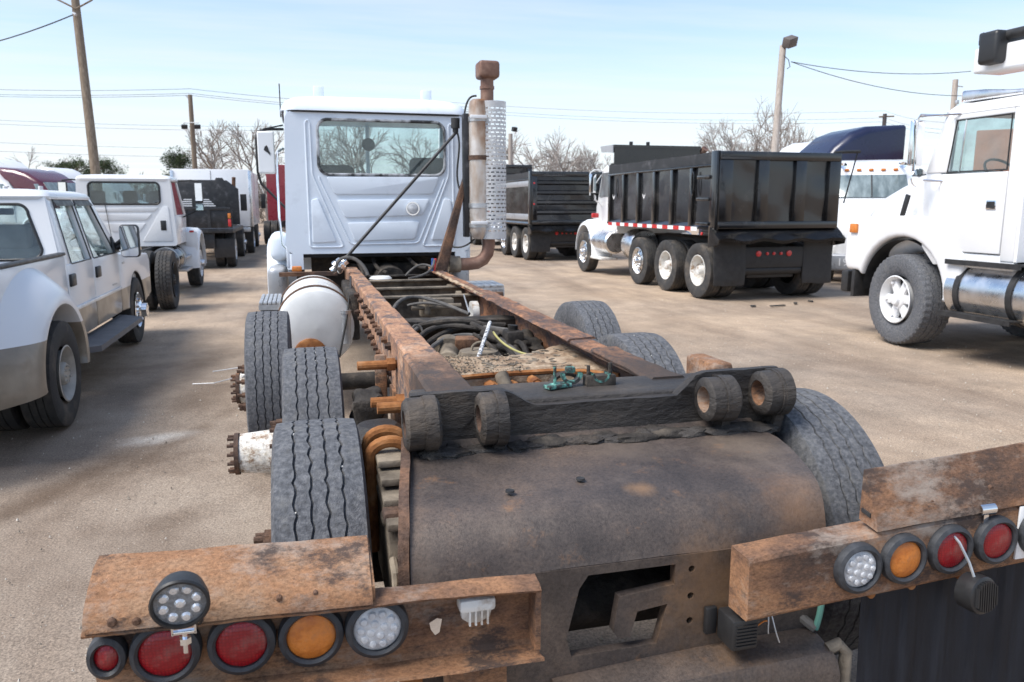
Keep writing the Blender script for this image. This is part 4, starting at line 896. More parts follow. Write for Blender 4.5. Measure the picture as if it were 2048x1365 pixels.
wk2 = wk2.obj('work_lamp', 'plastic', BR); wk2.location = (1.755, 1.60, 0.695); wk2.rotation_euler = (R(-6), R(4), R(8))
b = B(); b.tube([(1.74, 1.60, 0.745), (1.735, 1.615, 0.78), (1.72, 1.64, 0.83), (1.715, 1.66, 0.845)], 0.004, 6); b.obj('lamp_lead', 'galv', BR)
b = B(); b.lathe([(-0.025, 0.013), (-0.025, 0.017), (0.025, 0.017), (0.025, 0.013)], (1.83, 1.67, 0.905), 'X', 18, closed=True); b.bb(1.822, 1.838, 1.664, 1.668, 0.86, 0.90); b.obj('lamp_clip', 'chrome', BR)
# ribbed mud flap under the right bumper
b = B(); n = 96; rows = []
for i in range(n + 1):
    x = 1.475 + (2.28 - 1.475) * i / n; u = ((x - 1.475) / 0.115) % 1; w_ = 0.007 if 0.3 < u < 0.62 else 0.0
    rows.append([b.bm.verts.new((x, 1.715 - w_ - 0.02 * k / 6, 0.672 + rz_(x) - 0.62 * k / 6)) for k in range(7)])
for r0, r1 in zip(rows, rows[1:]):
    for k in range(6): b.bm.faces.new((r0[k], r0[k + 1], r1[k + 1], r1[k]))
bmesh.ops.solidify(b.bm, geom=list(b.bm.faces), thickness=0.012); fl = b.obj('mud_flap', 'flap', T, ang=50)
for x in (1.50, 1.635, 1.80):
    b = B(); b.lathe([(0.005, 0.013), (-0.004, 0.013), (-0.008, 0.008), (-0.008, 0.0005)], (x, 1.706, 0.648 + rz_(x)), 'Y', 10); b.obj('bolt', 'orange_rust', fl)
b = B(); b.tube(bez((1.42, 1.86, 0.72), (1.435, 1.80, 0.66), (1.405, 1.79, 0.58), (1.40, 1.80, 0.53)), 0.009, 8); b.obj('wire_loop', 'green_wire', T)
b = B(); b.tube(bez((1.27, 1.95, 0.64), (1.33, 1.90, 0.60), (1.36, 1.85, 0.56), (1.40, 1.80, 0.53)), 0.015, 8); b.cyl((1.32, 1.90, 0.605), (1.36, 1.86, 0.57), 0.026, n=10); b.obj('wire_loom', 'hose', T)
# things seen through the cut-out
b = B(); b.lathe([(-0.42, 0.001), (-0.42, 0.08), (-0.38, 0.105), (0.38, 0.105), (0.42, 0.08), (0.42, 0.001)], (0.86, 2.22, 0.50), 'X', 24); b.obj('shade_cylinder', 'grime', T)  # dark cylinder added to stand for the shade behind the cut-out
b = B(); b.cyl((0.98, 2.55, 0.62), (0.86, 2.55, 0.40), 0.025, n=10); b.cyl((0.90, 2.35, 0.66), (1.02, 2.55, 0.44), 0.022, n=10); b.obj('torque_rod', 'dust_steel', T)
b = B(); b.lathe([(-0.9, 0.06), (0.9, 0.06)], (0.9, 2.57, 0.52), 'X', 20); b.lathe([(-0.18, 0.06), (-0.12, 0.17), (0.12, 0.17), (0.18, 0.06)], (0.9, 2.57, 0.52), 'X', 24); b.obj('axle_housing', 'grime', T)
for y in (4.0, 5.5):
    b = B(); b.lathe([(-0.95, 0.06), (0.95, 0.06)], (0.9, y, 0.52), 'X', 20); b.lathe([(-0.18, 0.06), (-0.12, 0.19), (0.12, 0.19), (0.18, 0.06)], (0.9, y, 0.52), 'X', 24); b.obj('axle_housing', 'grime', T)

# ------------------------------------------------------------ suspension parts left of the frame
b = B()
for i, (h, y0, y1) in enumerate(((0.955, 2.38, 2.62), (0.92, 2.30, 2.68), (0.885, 2.22, 2.76), (0.85, 2.12, 2.88))):
    b.bb(0.20, 0.30, y0, y1, h - 0.024, h, 0.006)
b.bb(0.205, 0.295, 2.15, 2.85, 0.55, 0.82, 0.01); b.jitter(0.003, 16); sp_ = b.obj('leaf_pack', 'dust_steel', T)
for y in (2.47, 2.60):
    b = B(); b.tube([(0.185, y, 0.62), (0.185, y, 0.90)] + [(0.247 - 0.062 * math.cos(a), y, 0.945 + 0.045 * math.sin(a)) for a in [PI * i / 10 for i in range(11)]] + [(0.309, y, 0.90), (0.309, y, 0.62)], 0.020, 10); b.obj('u_bolt', 'orange_rust', sp_)
for (y, z) in ((2.22, 0.865), (2.28, 0.83)):
    b = B(); b.bb(0.195, 0.305, y - 0.05, y + 0.02, z - 0.035, z, 0.012); b.obj('spring_clip', 'rust_dark' if z > 0.85 else 'dust_steel', sp_)
for x in (0.215, 0.285):
    b = B(); b.tube([(x, 2.13, 0.74), (x, 2.08, 0.72), (x, 2.03, 0.56), (x, 2.06, 0.535), (x, 2.14, 0.54), (x, 2.16, 0.60)], 0.012, 8); b.obj('shackle', 'dust_steel', T)
b = B(); b.bb(0.17, 0.42, 1.95, 2.15, 0.38, 0.46, 0.02); b.jitter(0.006, 12); b.obj('spring_hanger', 'dust_steel', T)
b = B(); b.lathe([(-0.10, 0.09), (-0.05, 0.125), (0.0, 0.13), (0.05, 0.115), (0.08, 0.08), (0.085, 0.001)], (0.275, 3.22, 0.76), 'Z', 30); b.jitter(0.004, 15); b.obj('air_spring', 'tar', T)
b = B(); b.bb(0.14, 0.40, 3.05, 3.42, 0.60, 0.66, 0.01); b.bb(0.16, 0.38, 3.45, 3.62, 0.62, 0.74, 0.01); b.jitter(0.004, 12); b.obj('spring_seat', 'dust_steel', T)
b = B(); b.bb(0.20, 0.34, 3.55, 3.75, 0.70, 0.88, 0.03); bmesh.ops.subdivide_edges(b.bm, edges=list(b.bm.edges), cuts=3, use_grid_fill=True); b.jitter(0.03, 14); b.obj('shock_mount', 'grime', T, ang=60)
b = B(); b.bb(0.405, 0.43, 3.62, 3.95, 0.50, 0.84); b.bb(0.34, 0.40, 4.02, 4.06, 0.45, 0.98, 0.01); b.obj('hanger_bracket', 'rust', T)
b = B(); b.tube(bez((0.42, 4.2, 0.86), (0.38, 4.1, 0.72), (0.28, 3.95, 0.68), (0.16, 3.8, 0.66), n=14), 0.016, 10); b.obj('air_hose', 'hose', T)

# ------------------------------------------------------------ wheels of the stripped truck
tm = tyre_mesh(0.52, 0.285, 0.286, 'rib', 'rubber', 176)
AX = (2.57, 4.0, 5.5)
stones = random.Random(4)
for i, y in enumerate(AX):
    for side in (-1, 1):
        xc = {(-1, 0): 0.018, (-1, 1): 0.018, (-1, 2): -0.245, (1, 0): 1.80, (1, 1): 1.79, (1, 2): 2.05}[(side, i)]
        t = put('tyre', tm, T, (xc, y, 0.515), (stones.uniform(0, 6), 0, PI if side > 0 else 0))
        put('rim', rim_dish(0.286, 'white_hub', 0.285), t)
        b = B(); b.lathe([(-0.125, 0.19), (-0.14, 0.185), (-0.142, 0.12), (-0.15, 0.115), (-0.36 if i != 2 else -0.20, 0.098), (-0.37 if i != 2 else -0.21, 0.09)], (0, 0, 0), 'X', 24)
        hub = b.obj('hub', 'white_hub', t)
        xe = -0.37 if i != 2 else -0.21
        b = B(); b.lathe([(xe + 0.004, 0.105), (xe - 0.018, 0.105), (xe - 0.02, 0.08), (xe - 0.02, 0.001)], (0, 0, 0), 'X', 24)
        for k in range(12):
            a = 2 * PI * k / 12; b.cyl((xe - 0.01, 0.088 * math.cos(a), 0.088 * math.sin(a)), (xe - 0.05, 0.088 * math.cos(a), 0.088 * math.sin(a)), 0.009, n=6)
        b.obj('axle_flange', 'rust_dark', t)
        if 'stud' not in MESH:
            sb = B(); sb.cyl((-0.13, 0, 0), (-0.215, 0, 0), 0.012, n=8); sb.cyl((-0.14, 0, 0), (-0.185, 0, 0), 0.020, n=6); so = sb.obj('wheel_stud', 'rust_dark', None, ang=25); MESH['stud'] = so.data; bpy.data.objects.remove(so)
        for k in range(10):
            a = 2 * PI * k / 10 + 0.2; put('wheel_stud', MESH['stud'], t, (0, 0.1425 * math.cos(a), 0.1425 * math.sin(a)))
        b = B()
        for k in range(26):
            a = stones.uniform(0, 2 * PI); g = stones.randrange(4); x = -0.117 + 0.0467 * (g + 1); rr2 = 0.512
            b.box((x + stones.uniform(-0.006, 0.006), rr2 * math.cos(a), rr2 * math.sin(a)), [stones.uniform(0.004, 0.010) for _ in range(3)], (a, 1, a))
        o = b.obj('wedged_stones', 'stone_white', t); o['kind'] = 'stuff'
for side in (-1, 1):
    t = put('tyre', tm, T, (0.9 + side * 1.02, 10.9, 0.515), (1, 0, PI if side > 0 else 0)); put('rim', rim_steer(0.286, 'white_old', 0.285), t)

# ------------------------------------------------------------ fuel tank and steps
tk = B(); tk.lathe([(6.55, 0.001), (6.56, 0.15), (6.575, 0.26), (6.60, 0.305), (6.64, 0.32), (7.95, 0.32), (8.0, 0.28), (8.01, 0.001)], (0.09, 0, 0.745), 'Y', 48); tk = tk.obj('fuel_tank', 'offwhite', T)
for y in (6.80, 7.65):
    b = B(); b.lathe([(y, 0.322), (y, 0.332), (y + 0.07, 0.332), (y + 0.07, 0.322)], (0.09, 0, 0.745), 'Y', 48, closed=True); b.obj('tank_strap', 'rust_dark', tk)
b = B(); b.lathe([(6.535, 0.001), (6.535, 0.12), (6.545, 0.135), (6.57, 0.135)], (0.03, 0, 0.53), 'Y', 28); b.obj('tank_boss', 'orange_rust', tk)
b = B(); b.cyl((0.325, 6.60, 0.70), (0.325, 6.60, 0.86), 0.045, n=16); b.cyl((0.325, 6.60, 0.86), (0.325, 6.60, 0.885), 0.052, n=16); b.cyl((0.325, 6.6, 0.60), (0.325, 6.6, 0.7), 0.04, n=12); b.obj('fuel_filter', 'galv', T)
b = B(); b.tube(bez((0.36, 6.62, 1.0), (0.36, 6.58, 0.9), (0.30, 6.5, 0.7), (0.26, 6.52, 0.5)), 0.009, 8); b.tube(bez((0.42, 7.3, 1.1), (0.40, 7.0, 1.0), (0.38, 6.7, 0.9), (0.335, 6.6, 0.89)), 0.009, 8); b.obj('fuel_hose', 'wire', T)
b = B(); b.bb(0.36, 0.44, 6.6, 7.9, 0.62, 1.02, 0.02); b.jitter(0.006, 8); b.obj('tank_bracket', 'grime', T)
def steps(x0, x1, y0, y1, z, name='cab_step'):
    b = B(); n = 5
    for i in range(n):
        a = x0 + (x1 - x0) * i / n; b.bb(a + 0.004, a + (x1 - x0) / n - 0.004, y0, y1, z - 0.025, z, 0.003)
    b.bb(x0, x1, y0, y0 + 0.012, z - 0.07, z - 0.026); return b.obj(name, 'galv', T)
steps(-0.38, -0.20, 6.95, 7.60, 0.93)
b = B(); b.bb(-0.37, -0.19, 7.0, 7.55, 0.70, 0.90); b.obj('battery_box', 'black_worn', T)
steps(1.66, 2.02, 7.85, 8.35, 0.93); steps(1.66, 2.02, 7.85, 8.35, 0.885, 'cab_step')
b = B(); b.bb(1.42, 2.0, 7.80, 8.4, 0.74, 0.86, 0.01); b.obj('battery_box', 'rust_dark', T)
b = B(); b.bb(-0.24, 0.35, 8.36, 8.46, 1.02, 1.06); b.obj('cab_sill', 'rust_dark', T)
b = B(); b.box((-0.06, 8.34, 1.10), (0.10, 0.05, 0.055), None, 0.012); b.obj('marker_lamp', 'amber', T)
b = B(); b.tube(bez((0.30, 7.7, 1.12), (0.30, 7.7, 1.30), (0.55, 7.7, 1.30), (0.60, 7.6, 1.08)), 0.018, 8); b.obj('air_hose', 'hose', T)
b = B(); b.lathe([(-0.05, 0.06), (-0.04, 0.07), (-0.01, 0.07), (0, 0.055), (0.01, 0.07), (0.04, 0.07), (0.05, 0.06)], (0, 0, 0), 'X', 24); b.cyl((-0.09, 0, 0), (0.09, 0, 0), 0.035, n=12)
o = b.obj('strut_clamp', 'chrome', T); o.location = Vector(o.location) + V(0.345, 7.85, 1.16); o.rotation_euler = (0, R(-35), 0)
# behind-cab machinery in shade
b = B(); b.bb(0.1, 1.6, 9.0, 9.4, 0.75, 1.22); b.bb(0.5, 1.3, 8.75, 9.0, 0.82, 1.12, 0.03); b.cyl((0.9, 8.3, 0.93), (0.9, 9.2, 0.98), 0.17, n=20); b.jitter(0.01, 6); b.obj('gearbox', 'grime', T)
for h in (((0.55, 8.7, 1.2), (0.6, 8.5, 1.1), (0.62, 8.4, 1.05), (0.6, 8.2, 1.0)), ((0.75, 8.7, 1.22), (0.72, 8.6, 1.1), (0.8, 8.4, 1.05), (0.85, 8.2, 1.05)), ((1.1, 8.7, 1.2), (1.2, 8.5, 1.1), (1.15, 8.4, 1.1), (1.25, 8.1, 1.1))):
    b = B(); b.tube(bez(*h), 0.02, 8); b.obj('air_hose', 'grime', T)

# ------------------------------------------------------------ cab
CX, CH, CY = 0.82, 0.98, 8.5
def cw(z): return CH - 0.045 * max(0, (z - 1.3) / 1.4)
# rear wall with window opening
wo_ = rrect(CX - cw(1.24), CX + cw(1.24), 1.24, 2.70, 0.10, 6, (CX - cw(2.7), CX + cw(2.7)))
wi_ = rrect(0.215, 1.515, 2.07, 2.605, 0.10, 6)
b = B(); b.ringpanel([(x, CY, z) for x, z in wo_], [(x, CY, z) for x, z in wi_], (0, 0.04, 0)); cab = b.obj('cab_back', 'cab', T, ang=30)
def emboss(pts, d=0.020):
    b = B(); b.panel([(x, CY - d, z) for x, z in pts], (0, d + 0.004, 0), 0.007, 3); b.obj('embossed_panel', 'cab', cab, ang=50)
def ridge(pts, closed=True, r=0.009):
    b = B(); b.tube([(x, CY - 0.002, z) for x, z in pts], r, 8, closed=closed); b.obj('pressed_ridge', 'cab', cab, ang=60)
def rpoly(pts, r=0.03, n=4):
    out = []; m = len(pts)
    for i in range(m):
        p, a, c = Vector(pts[i]), Vector(pts[i - 1]), Vector(pts[(i + 1) % m]); u, w = (a - p).normalized(), (c - p).normalized()
        q0, q1 = p + u * r, p + w * r
        for k in range(n + 1):
            t = k / n; out.append(tuple(q0 * (1 - t) ** 2 + p * 2 * t * (1 - t) + q1 * t * t))
    return out
emboss(rpoly([(0.27, 2.035), (0.36, 1.855), (1.385, 1.865), (1.46, 2.045)]))
emboss(rpoly([(0.375, 1.80), (1.355, 1.81), (1.275, 1.64), (0.455, 1.615)]))
emboss(rpoly([(0.475, 1.565), (1.245, 1.575), (1.185, 1.385), (0.545, 1.37)]))
emboss(rpoly([(0.115, 1.80), (0.185, 1.82), (0.355, 1.365), (0.11, 1.355)], 0.022, 3))
emboss(rpoly([(1.51, 1.82), (1.59, 1.80), (1.60, 1.375), (1.36, 1.375)], 0.022, 3)[::-1])
for s in (-1, 1):
    fx = lambda x: CX + s * (x - CX) if s > 0 else x
    A = [(0.085, 2.60), (0.13, 2.60), (0.135, 2.06), (0.43, 1.31), (0.085, 1.31)]
    ridge(rpoly([(x if s < 0 else 2 * CX + 0.06 - x, z) for x, z in A], 0.035), True, 0.010)
    Bq = [(0.20, 2.03), (0.50, 1.335), (0.86, 1.335)]
ridge(rpoly([(0.19, 2.05), (0.505, 1.335), (1.225, 1.34), (1.53, 2.05)], 0.05)[2:-3], False, 0.009)
# window seal, glass, trim
b = B(); b.tube([(x, CY - 0.004, z) for x, z in rrect(0.205, 1.525, 2.06, 2.615, 0.105, 8)], 0.016, 8, closed=True); seal = b.obj('window_seal', mk('window_rubber', [(0.40, (0.03, 0.03, 0.03)), (0.52, (0.32, 0.33, 0.34)), (0.65, (0.52, 0.54, 0.58))], scale=9, rough=0.6), cab)
b = B(); b.panel([(x, CY + 0.014, z) for x, z in rrect(0.213, 1.517, 2.068, 2.607, 0.10, 6)], (0, 0.005, 0)); b.obj('rear_window', 'glass', cab, ang=20)
# side walls, floor, corner skirts, front wall with windshield opening
for s in (-1, 1):
    xb, xt = CX + s * cw(1.3), CX + s * cw(2.7)
    pts = [(xb, CY + 0.01, 1.10), (xb, CY + 0.01, 1.30), (xt, CY + 0.01, 2.70), (xt, CY + 1.45, 2.70), (CX + s * cw(1.9), CY + 1.62, 1.95), (xb, CY + 1.62, 1.10)]
    b = B(); b.panel([pts[0], pts[1], (CX + s * cw(2.0), CY + 0.01, 2.0), (CX + s * cw(2.0), CY + 1.6, 2.0), pts[5]], (-s * 0.04, 0, 0), 0.012); sd = b.obj('cab_side', 'cab', T)
    b = B(); b.panel([(CX + s * cw(2.0), CY + 0.01, 2.0), (xt, CY + 0.01, 2.70), (xt, CY + 0.35, 2.70), (CX + s * cw(2.0), CY + 0.35, 2.0)], (-s * 0.04, 0, 0), 0.012); b.obj('cab_pillar', 'cab', T)
    b = B(); b.panel([(CX + s * cw(2.0), CY + 1.45, 2.0), (xt, CY + 1.25, 2.70), (xt, CY + 1.33, 2.70), (CX + s * cw(2.0), CY + 1.6, 2.0)], (-s * 0.05, 0, 0), 0.012); b.obj('cab_pillar', 'cab', T)
    b = B(); b.panel([(CX + s * (cw(2.0) - 0.02), CY + 0.35, 2.0), (CX + s * (cw(2.7) - 0.02), CY + 0.35, 2.70), (CX + s * (cw(2.7) - 0.02), CY + 1.25, 2.70), (CX + s * (cw(2.0) - 0.02), CY + 1.45, 2.0)], (s * 0.004, 0, 0)); b.obj('door_glass', 'glass', T, ang=20)
    # rounded rear corner skirt hanging below the wall
    b = B(); b.loft([[(CX + s * (cw(1.3) - 0.17), CY + 0.0, z), (CX + s * (cw(1.3) - 0.05), CY - 0.002, z), (CX + s * (cw(1.3) - 0.005), CY + 0.03, z), (CX + s * cw(1.3), CY + 0.2, z), (CX + s * (cw(1.3) - 0.17), CY + 0.2, z)] for z in (1.08, 1.10, 1.245)]); b.obj('corner_skirt', 'cab', cab)
b = B(); b.bb(CX - 0.9, CX + 0.9, CY + 0.05, CY + 1.6, 1.20, 1.26); b.obj('cab_floor', 'interior', T)
b = B(); b.bb(CX - 0.9, CX + 0.9, CY + 1.3, CY + 1.62, 1.26, 2.02, 0.06); b.obj('dashboard', 'interior', T)
b = B(); b.bb(CX - 0.02, CX + 0.02, CY + 1.30, CY + 1.36, 2.0, 2.70); b.obj('windshield_post', 'cab', T)
b = B(); b.panel([(CX - 0.9, CY + 1.6, 2.0), (CX + 0.9, CY + 1.6, 2.0), (CX + 0.87, CY + 1.33, 2.70), (CX - 0.87, CY + 1.33, 2.70)], (0, 0.004, 0)); b.obj('windshield', 'glass', T, ang=20)
b = B(); b.lathe([(0, 0.001), (0, 0.075), (0.03, 0.07), (0.03, 0.001)], (0.80, CY + 0.95, 2.44), 'Y', 24); b.obj('cab_fan', 'hose', T)
for x, zt in ((0.36, 2.17), (1.40, 2.26)):
    b = B(); b.bb(x - 0.22, x + 0.22, CY + 0.20, CY + 0.34, 1.6, zt, 0.06, 4); b.bb(x - 0.22, x + 0.22, CY + 0.2, CY + 0.75, 1.45, 1.62, 0.05); b.obj('seat', 'seat', T)
b = B(); b.loft([[(0.5, CY + 1.2, 2.0), (0.8, CY + 1.2, 2.12), (1.2, CY + 1.2, 2.0)], [(0.5, CY + 1.4, 2.0), (0.8, CY + 1.4, 2.12), (1.2, CY + 1.4, 2.0)]]); b.obj('dash_hood', 'interior', T)
# roof cap: overhanging moulded shell
rings = []
for z, w, y0, y1 in ((2.685, 0.965, 0.015, 1.42), (2.70, 0.975, -0.025, 1.44), (2.735, 0.965, -0.02, 1.42), (2.80, 0.93, 0.03, 1.36), (2.85, 0.85, 0.13, 1.25), (2.88, 0.72, 0.28, 1.1), (2.895, 0.5, 0.45, 0.95)):
    rings.append([(x, y, z) for x, y in rrect(CX - w, CX + w, CY + y0, CY + y1, min(0.16, (y1 - y0) / 2 - 0.01), 6)])
b = B(); b.loft(rings); rf = b.obj('cab_roof', 'cab', T, ang=40)
b = B(); b.tube([(x, y, 2.69) for x, y in rrect(CX - 0.955, CX + 0.955, CY - 0.012, CY + 1.42, 0.16, 6)], 0.010, 6, closed=True); b.obj('drip_rail', 'black_matt', rf)
for x in (0.25, 1.44):
    b = B(); b.bb(x - 0.055, x + 0.055, CY + 0.62, CY + 0.72, 2.88, 3.03, 0.01); b.obj('roof_beacon', 'cab', rf)
    b = B(); b.bb(x - 0.16, x + 0.10, CY + 0.75, CY + 0.85, 2.86, 2.91, 0.01); b.obj('marker_lamp', 'grime', rf)
# round work light on the back wall
b = B(); b.lathe([(0.0, 0.075), (-0.03, 0.078), (-0.045, 0.072), (-0.045, 0.06)], (1.165, CY, 1.71), 'Y', 28); wkl = b.obj('work_light', 'chrome', cab)
b = B(); b.lathe([(-0.042, 0.062), (-0.052, 0.035), (-0.055, 0.0005)], (1.165, CY, 1.71), 'Y', 28); b.obj('lamp_lens', 'clear', wkl)
b = B(); b.tube([(-0.155 + CX - CX, CY + 0.35, 2.66), (-0.155, CY + 0.35, 3.0)], 0.006, 6); b.obj('antenna', 'wire', T)
# hood and fender showing on the left
b = B(); b.loft([[(CX - w, y, 0.95), (CX - w - 0.03, y, zt - 0.30), (CX - w + 0.06, y, zt - 0.06), (CX - w + 0.25, y, zt), (CX + w - 0.25, y, zt), (CX + w - 0.06, y, zt - 0.06), (CX + w + 0.03, y, zt - 0.30), (CX + w, y, 0.95)] for y, w, zt in ((10.12, 0.98, 1.62), (10.6, 1.02, 1.60), (11.3, 1.0, 1.56), (11.8, 0.95, 1.48))]); hd = b.obj('hood', 'cab', T, ang=40)
for s in (-1, 1):
    b = B(); rings = []
    for a in [R(-8 + 196 * i / 16) for i in range(17)]:
        r0 = 0.60; cy, cz = 10.9, 0.56
        rings.append([(CX + s * x, cy + rr3 * math.cos(a), cz + rr3 * math.sin(a) * 1.18) for x, rr3 in ((0.90, r0 + 0.10), (1.12, r0 + 0.08), (1.24, r0 + 0.03), (1.26, r0 - 0.03), (1.22, r0 - 0.06), (0.90, r0 - 0.02))])
    b.loft(rings); b.obj('front_fender', 'cab', T, ang=50)
    b = B(); b.bb(CX + s * 1.0, CX + s * 1.23, 9.7, 10.25, 0.55, 1.02, 0.08, 4); b.obj('fender_tail', 'silver', T)
    b = B(); b.bb(CX + s * 0.98, CX + s * 1.20, 10.02, 10.5, 1.06, 1.42, 0.12, 4); b.obj('fender_shoulder', 'cab', T)
# mirrors
def big_mirror(s):
    x0 = CX + s * 0.97
    b = B(); b.tube([(x0, 9.55, 2.60), (x0 + s * 0.16, 9.3, 2.575), (x0 + s * 0.255, 9.1, 2.53), (x0 + s * 0.275, 9.05, 2.46), (x0 + s * 0.275, 9.05, 2.10), (x0 + s * 0.25, 9.1, 1.98), (x0, 9.5, 1.70)], 0.014, 8)
    b.tube([(x0, 9.5, 2.64), (x0 + s * 0.2, 9.15, 2.56)], 0.008, 6); mr = b.obj('mirror_arm', 'black_matt', T)
    b = B(); b.bb(x0 + s * 0.09, x0 + s * 0.265, 9.02, 9.08, 2.08, 2.53, 0.02, 3); mh = b.obj('mirror_housing', 'white', mr)
    b = B(); b.bb(x0 + s * 0.10, x0 + s * 0.255, 9.012, 9.018, 2.10, 2.51); b.obj('mirror_glass', 'white', mh)
    b = B(); b.panel([(x0 + s * (0.17 + u), 9.008, 2.33 + w) for u, w in ((0.0, 0.05), (0.02, 0.035), (0.03, 0.0), (-0.01, -0.03), (-0.035, -0.06), (-0.03, -0.03), (-0.045, -0.045), (-0.02, 0.0), (-0.015, 0.03))], (0, 0.004, 0)); b.obj('emblem', 'black_matt', mh)
    b = B(); b.tube([(x0 - s * 0.0, 9.2, 2.36), (x0 + s * 0.06, 9.1, 2.32), (x0 + s * 0.075, 9.05, 2.2), (x0 + s * 0.075, 9.0, 1.6), (x0 + s * 0.05, 8.95, 1.32), (x0 - s * 0.02, 8.9, 1.24)], 0.013, 8); b.obj('grab_rail', 'chrome', mr)
big_mirror(-1)
# exhaust stack with shield
SX, SY = 1.79, 8.0
b = B(); b.lathe([(1.40, 0.06), (1.44, 0.085), (1.48, 0.10), (2.72, 0.10), (2.78, 0.09), (2.80, 0.062)], (SX, SY, 0), 'Z', 32); mu = b.obj('muffler', 'muffler', T)
for z in (1.52, 1.72, 2.20, 2.58):
    b = B(); b.lathe([(z, 0.101), (z, 0.108), (z + 0.045, 0.108), (z + 0.045, 0.101)], (SX, SY, 0), 'Z', 32, closed=True); b.obj('muffler_band', 'galv' if z < 1.8 or z > 2.5 else 'rust_dark', mu)
b = B(); b.lathe([(2.78, 0.066), (3.02, 0.066)], (SX + 0.09, SY, 0), 'Z', 24); b.lathe([(2.90, 0.068), (2.90, 0.074), (2.93, 0.074), (2.93, 0.068)], (SX + 0.09, SY, 0), 'Z', 24, closed=True); b.obj('stack_pipe', 'stack_rust', mu)
b = B(); b.bb(SX - 0.01, SX + 0.205, SY - 0.10, SY + 0.12, 3.0, 3.17, 0.035, 3); b.obj('stack_cap', 'stack_rust', mu)
b = B(); b.tube([(SX + 0.10, SY, 1.42), (SX + 0.10, SY, 1.33), (SX + 0.085, SY, 1.25), (SX + 0.04, SY, 1.185), (SX - 0.03, SY, 1.15), (SX - 0.12, SY, 1.14), (SX - 0.30, SY, 1.14)], 0.066, 20); el = b.obj('exhaust_elbow', 'stack_rust', mu)
b = B(); b.lathe([(-0.06, 0.07), (-0.06, 0.085), (0.06, 0.085), (0.06, 0.07)], (SX - 0.27, SY, 1.14), 'X', 24, closed=True); b.obj('pipe_collar', 'dust_steel', el)
# perforated heat shield: real slots in a half-round sheet
b = B(); nz, na = 105, 24; z0, z1 = 1.40, 2.78
gr = []
for i in range(nz + 1):
    z = z0 + (z1 - z0) * i / nz; gr.append([b.bm.verts.new((SX + 0.150 + 0.135 * math.sin(R(-88 + 176 * k / na)) , SY + 0.0 - 0.125 * math.cos(R(-88 + 176 * k / na)), z)) for k in range(na + 1)])
for i in range(nz):
    for k in range(na):
        if 5 <= i < nz - 5 and 3 <= k < na - 1 and i % 3 == 0 and (k + (i // 3) % 2 * 1) % 3 != 0: continue
        b.bm.faces.new((gr[i][k], gr[i][k + 1], gr[i + 1][k + 1], gr[i + 1][k]))
bmesh.ops.solidify(b.bm, geom=list(b.bm.faces), thickness=0.003); sh = b.obj('heat_shield', 'white', mu, ang=40)
for z in (1.55, 2.60):
    b = B(); b.bb(SX - 0.11, SX + 0.06, SY - 0.13, SY - 0.10, z, z + 0.035, 0.004); b.obj('shield_clip', 'white', sh)
b = B(); b.bb(SX - 0.155, SX - 0.10, SY + 0.0, SY + 0.10, 1.42, 2.66, 0.006); b.obj('stack_mount', 'black_worn', T)
b = B(); b.panel([(1.30, 7.85, 1.09), (1.42, 7.85, 1.09), (1.70, 8.08, 2.05), (1.70, 8.08, 2.20), (1.66, 8.08, 2.05)], (0, 0.10, 0), 0.005); b.obj('stack_brace', 'rust_dark', T)
b = B(); b.cyl((0.35, 7.85, 1.17), (1.585, 8.1, 2.49), 0.016, n=12); b.cyl((0.35, 7.85, 1.17), (0.42, 7.865, 1.245), 0.022, n=12); b.obj('diagonal_strut', 'black_worn', T)
b = B(); b.cyl((1.57, 8.1, 2.52), (1.57, 8.1, 2.62), 0.045, n=16); b.cyl((1.57, 8.1, 2.48), (1.57, 8.1, 2.52), 0.03, n=12); b.obj('air_valve', 'black_matt', T)
for h in (((1.66, 8.1, 2.62), (1.68, 8.1, 2.8), (1.72, 8.1, 2.85), (1.78, 8.05, 2.84)), ((1.60, 8.15, 2.48), (1.66, 8.15, 2.3), (1.55, 8.2, 2.1), (1.63, 8.2, 1.9)), ((1.50, 8.3, 1.36), (1.55, 8.2, 1.26), (1.7, 8.1, 1.30), (1.78, 8.05, 1.44))):
    b = B(); b.tube(bez(*h), 0.010, 6); b.obj('air_hose', 'wire', T)

M['screen'] = mk('windscreen_reflection', [(0.35, (0.10, 0.13, 0.135)), (0.65, (0.24, 0.29, 0.30))], scale=2.5, rough=0.08, coat=0.6, stretch=(2, 1, 0.4))
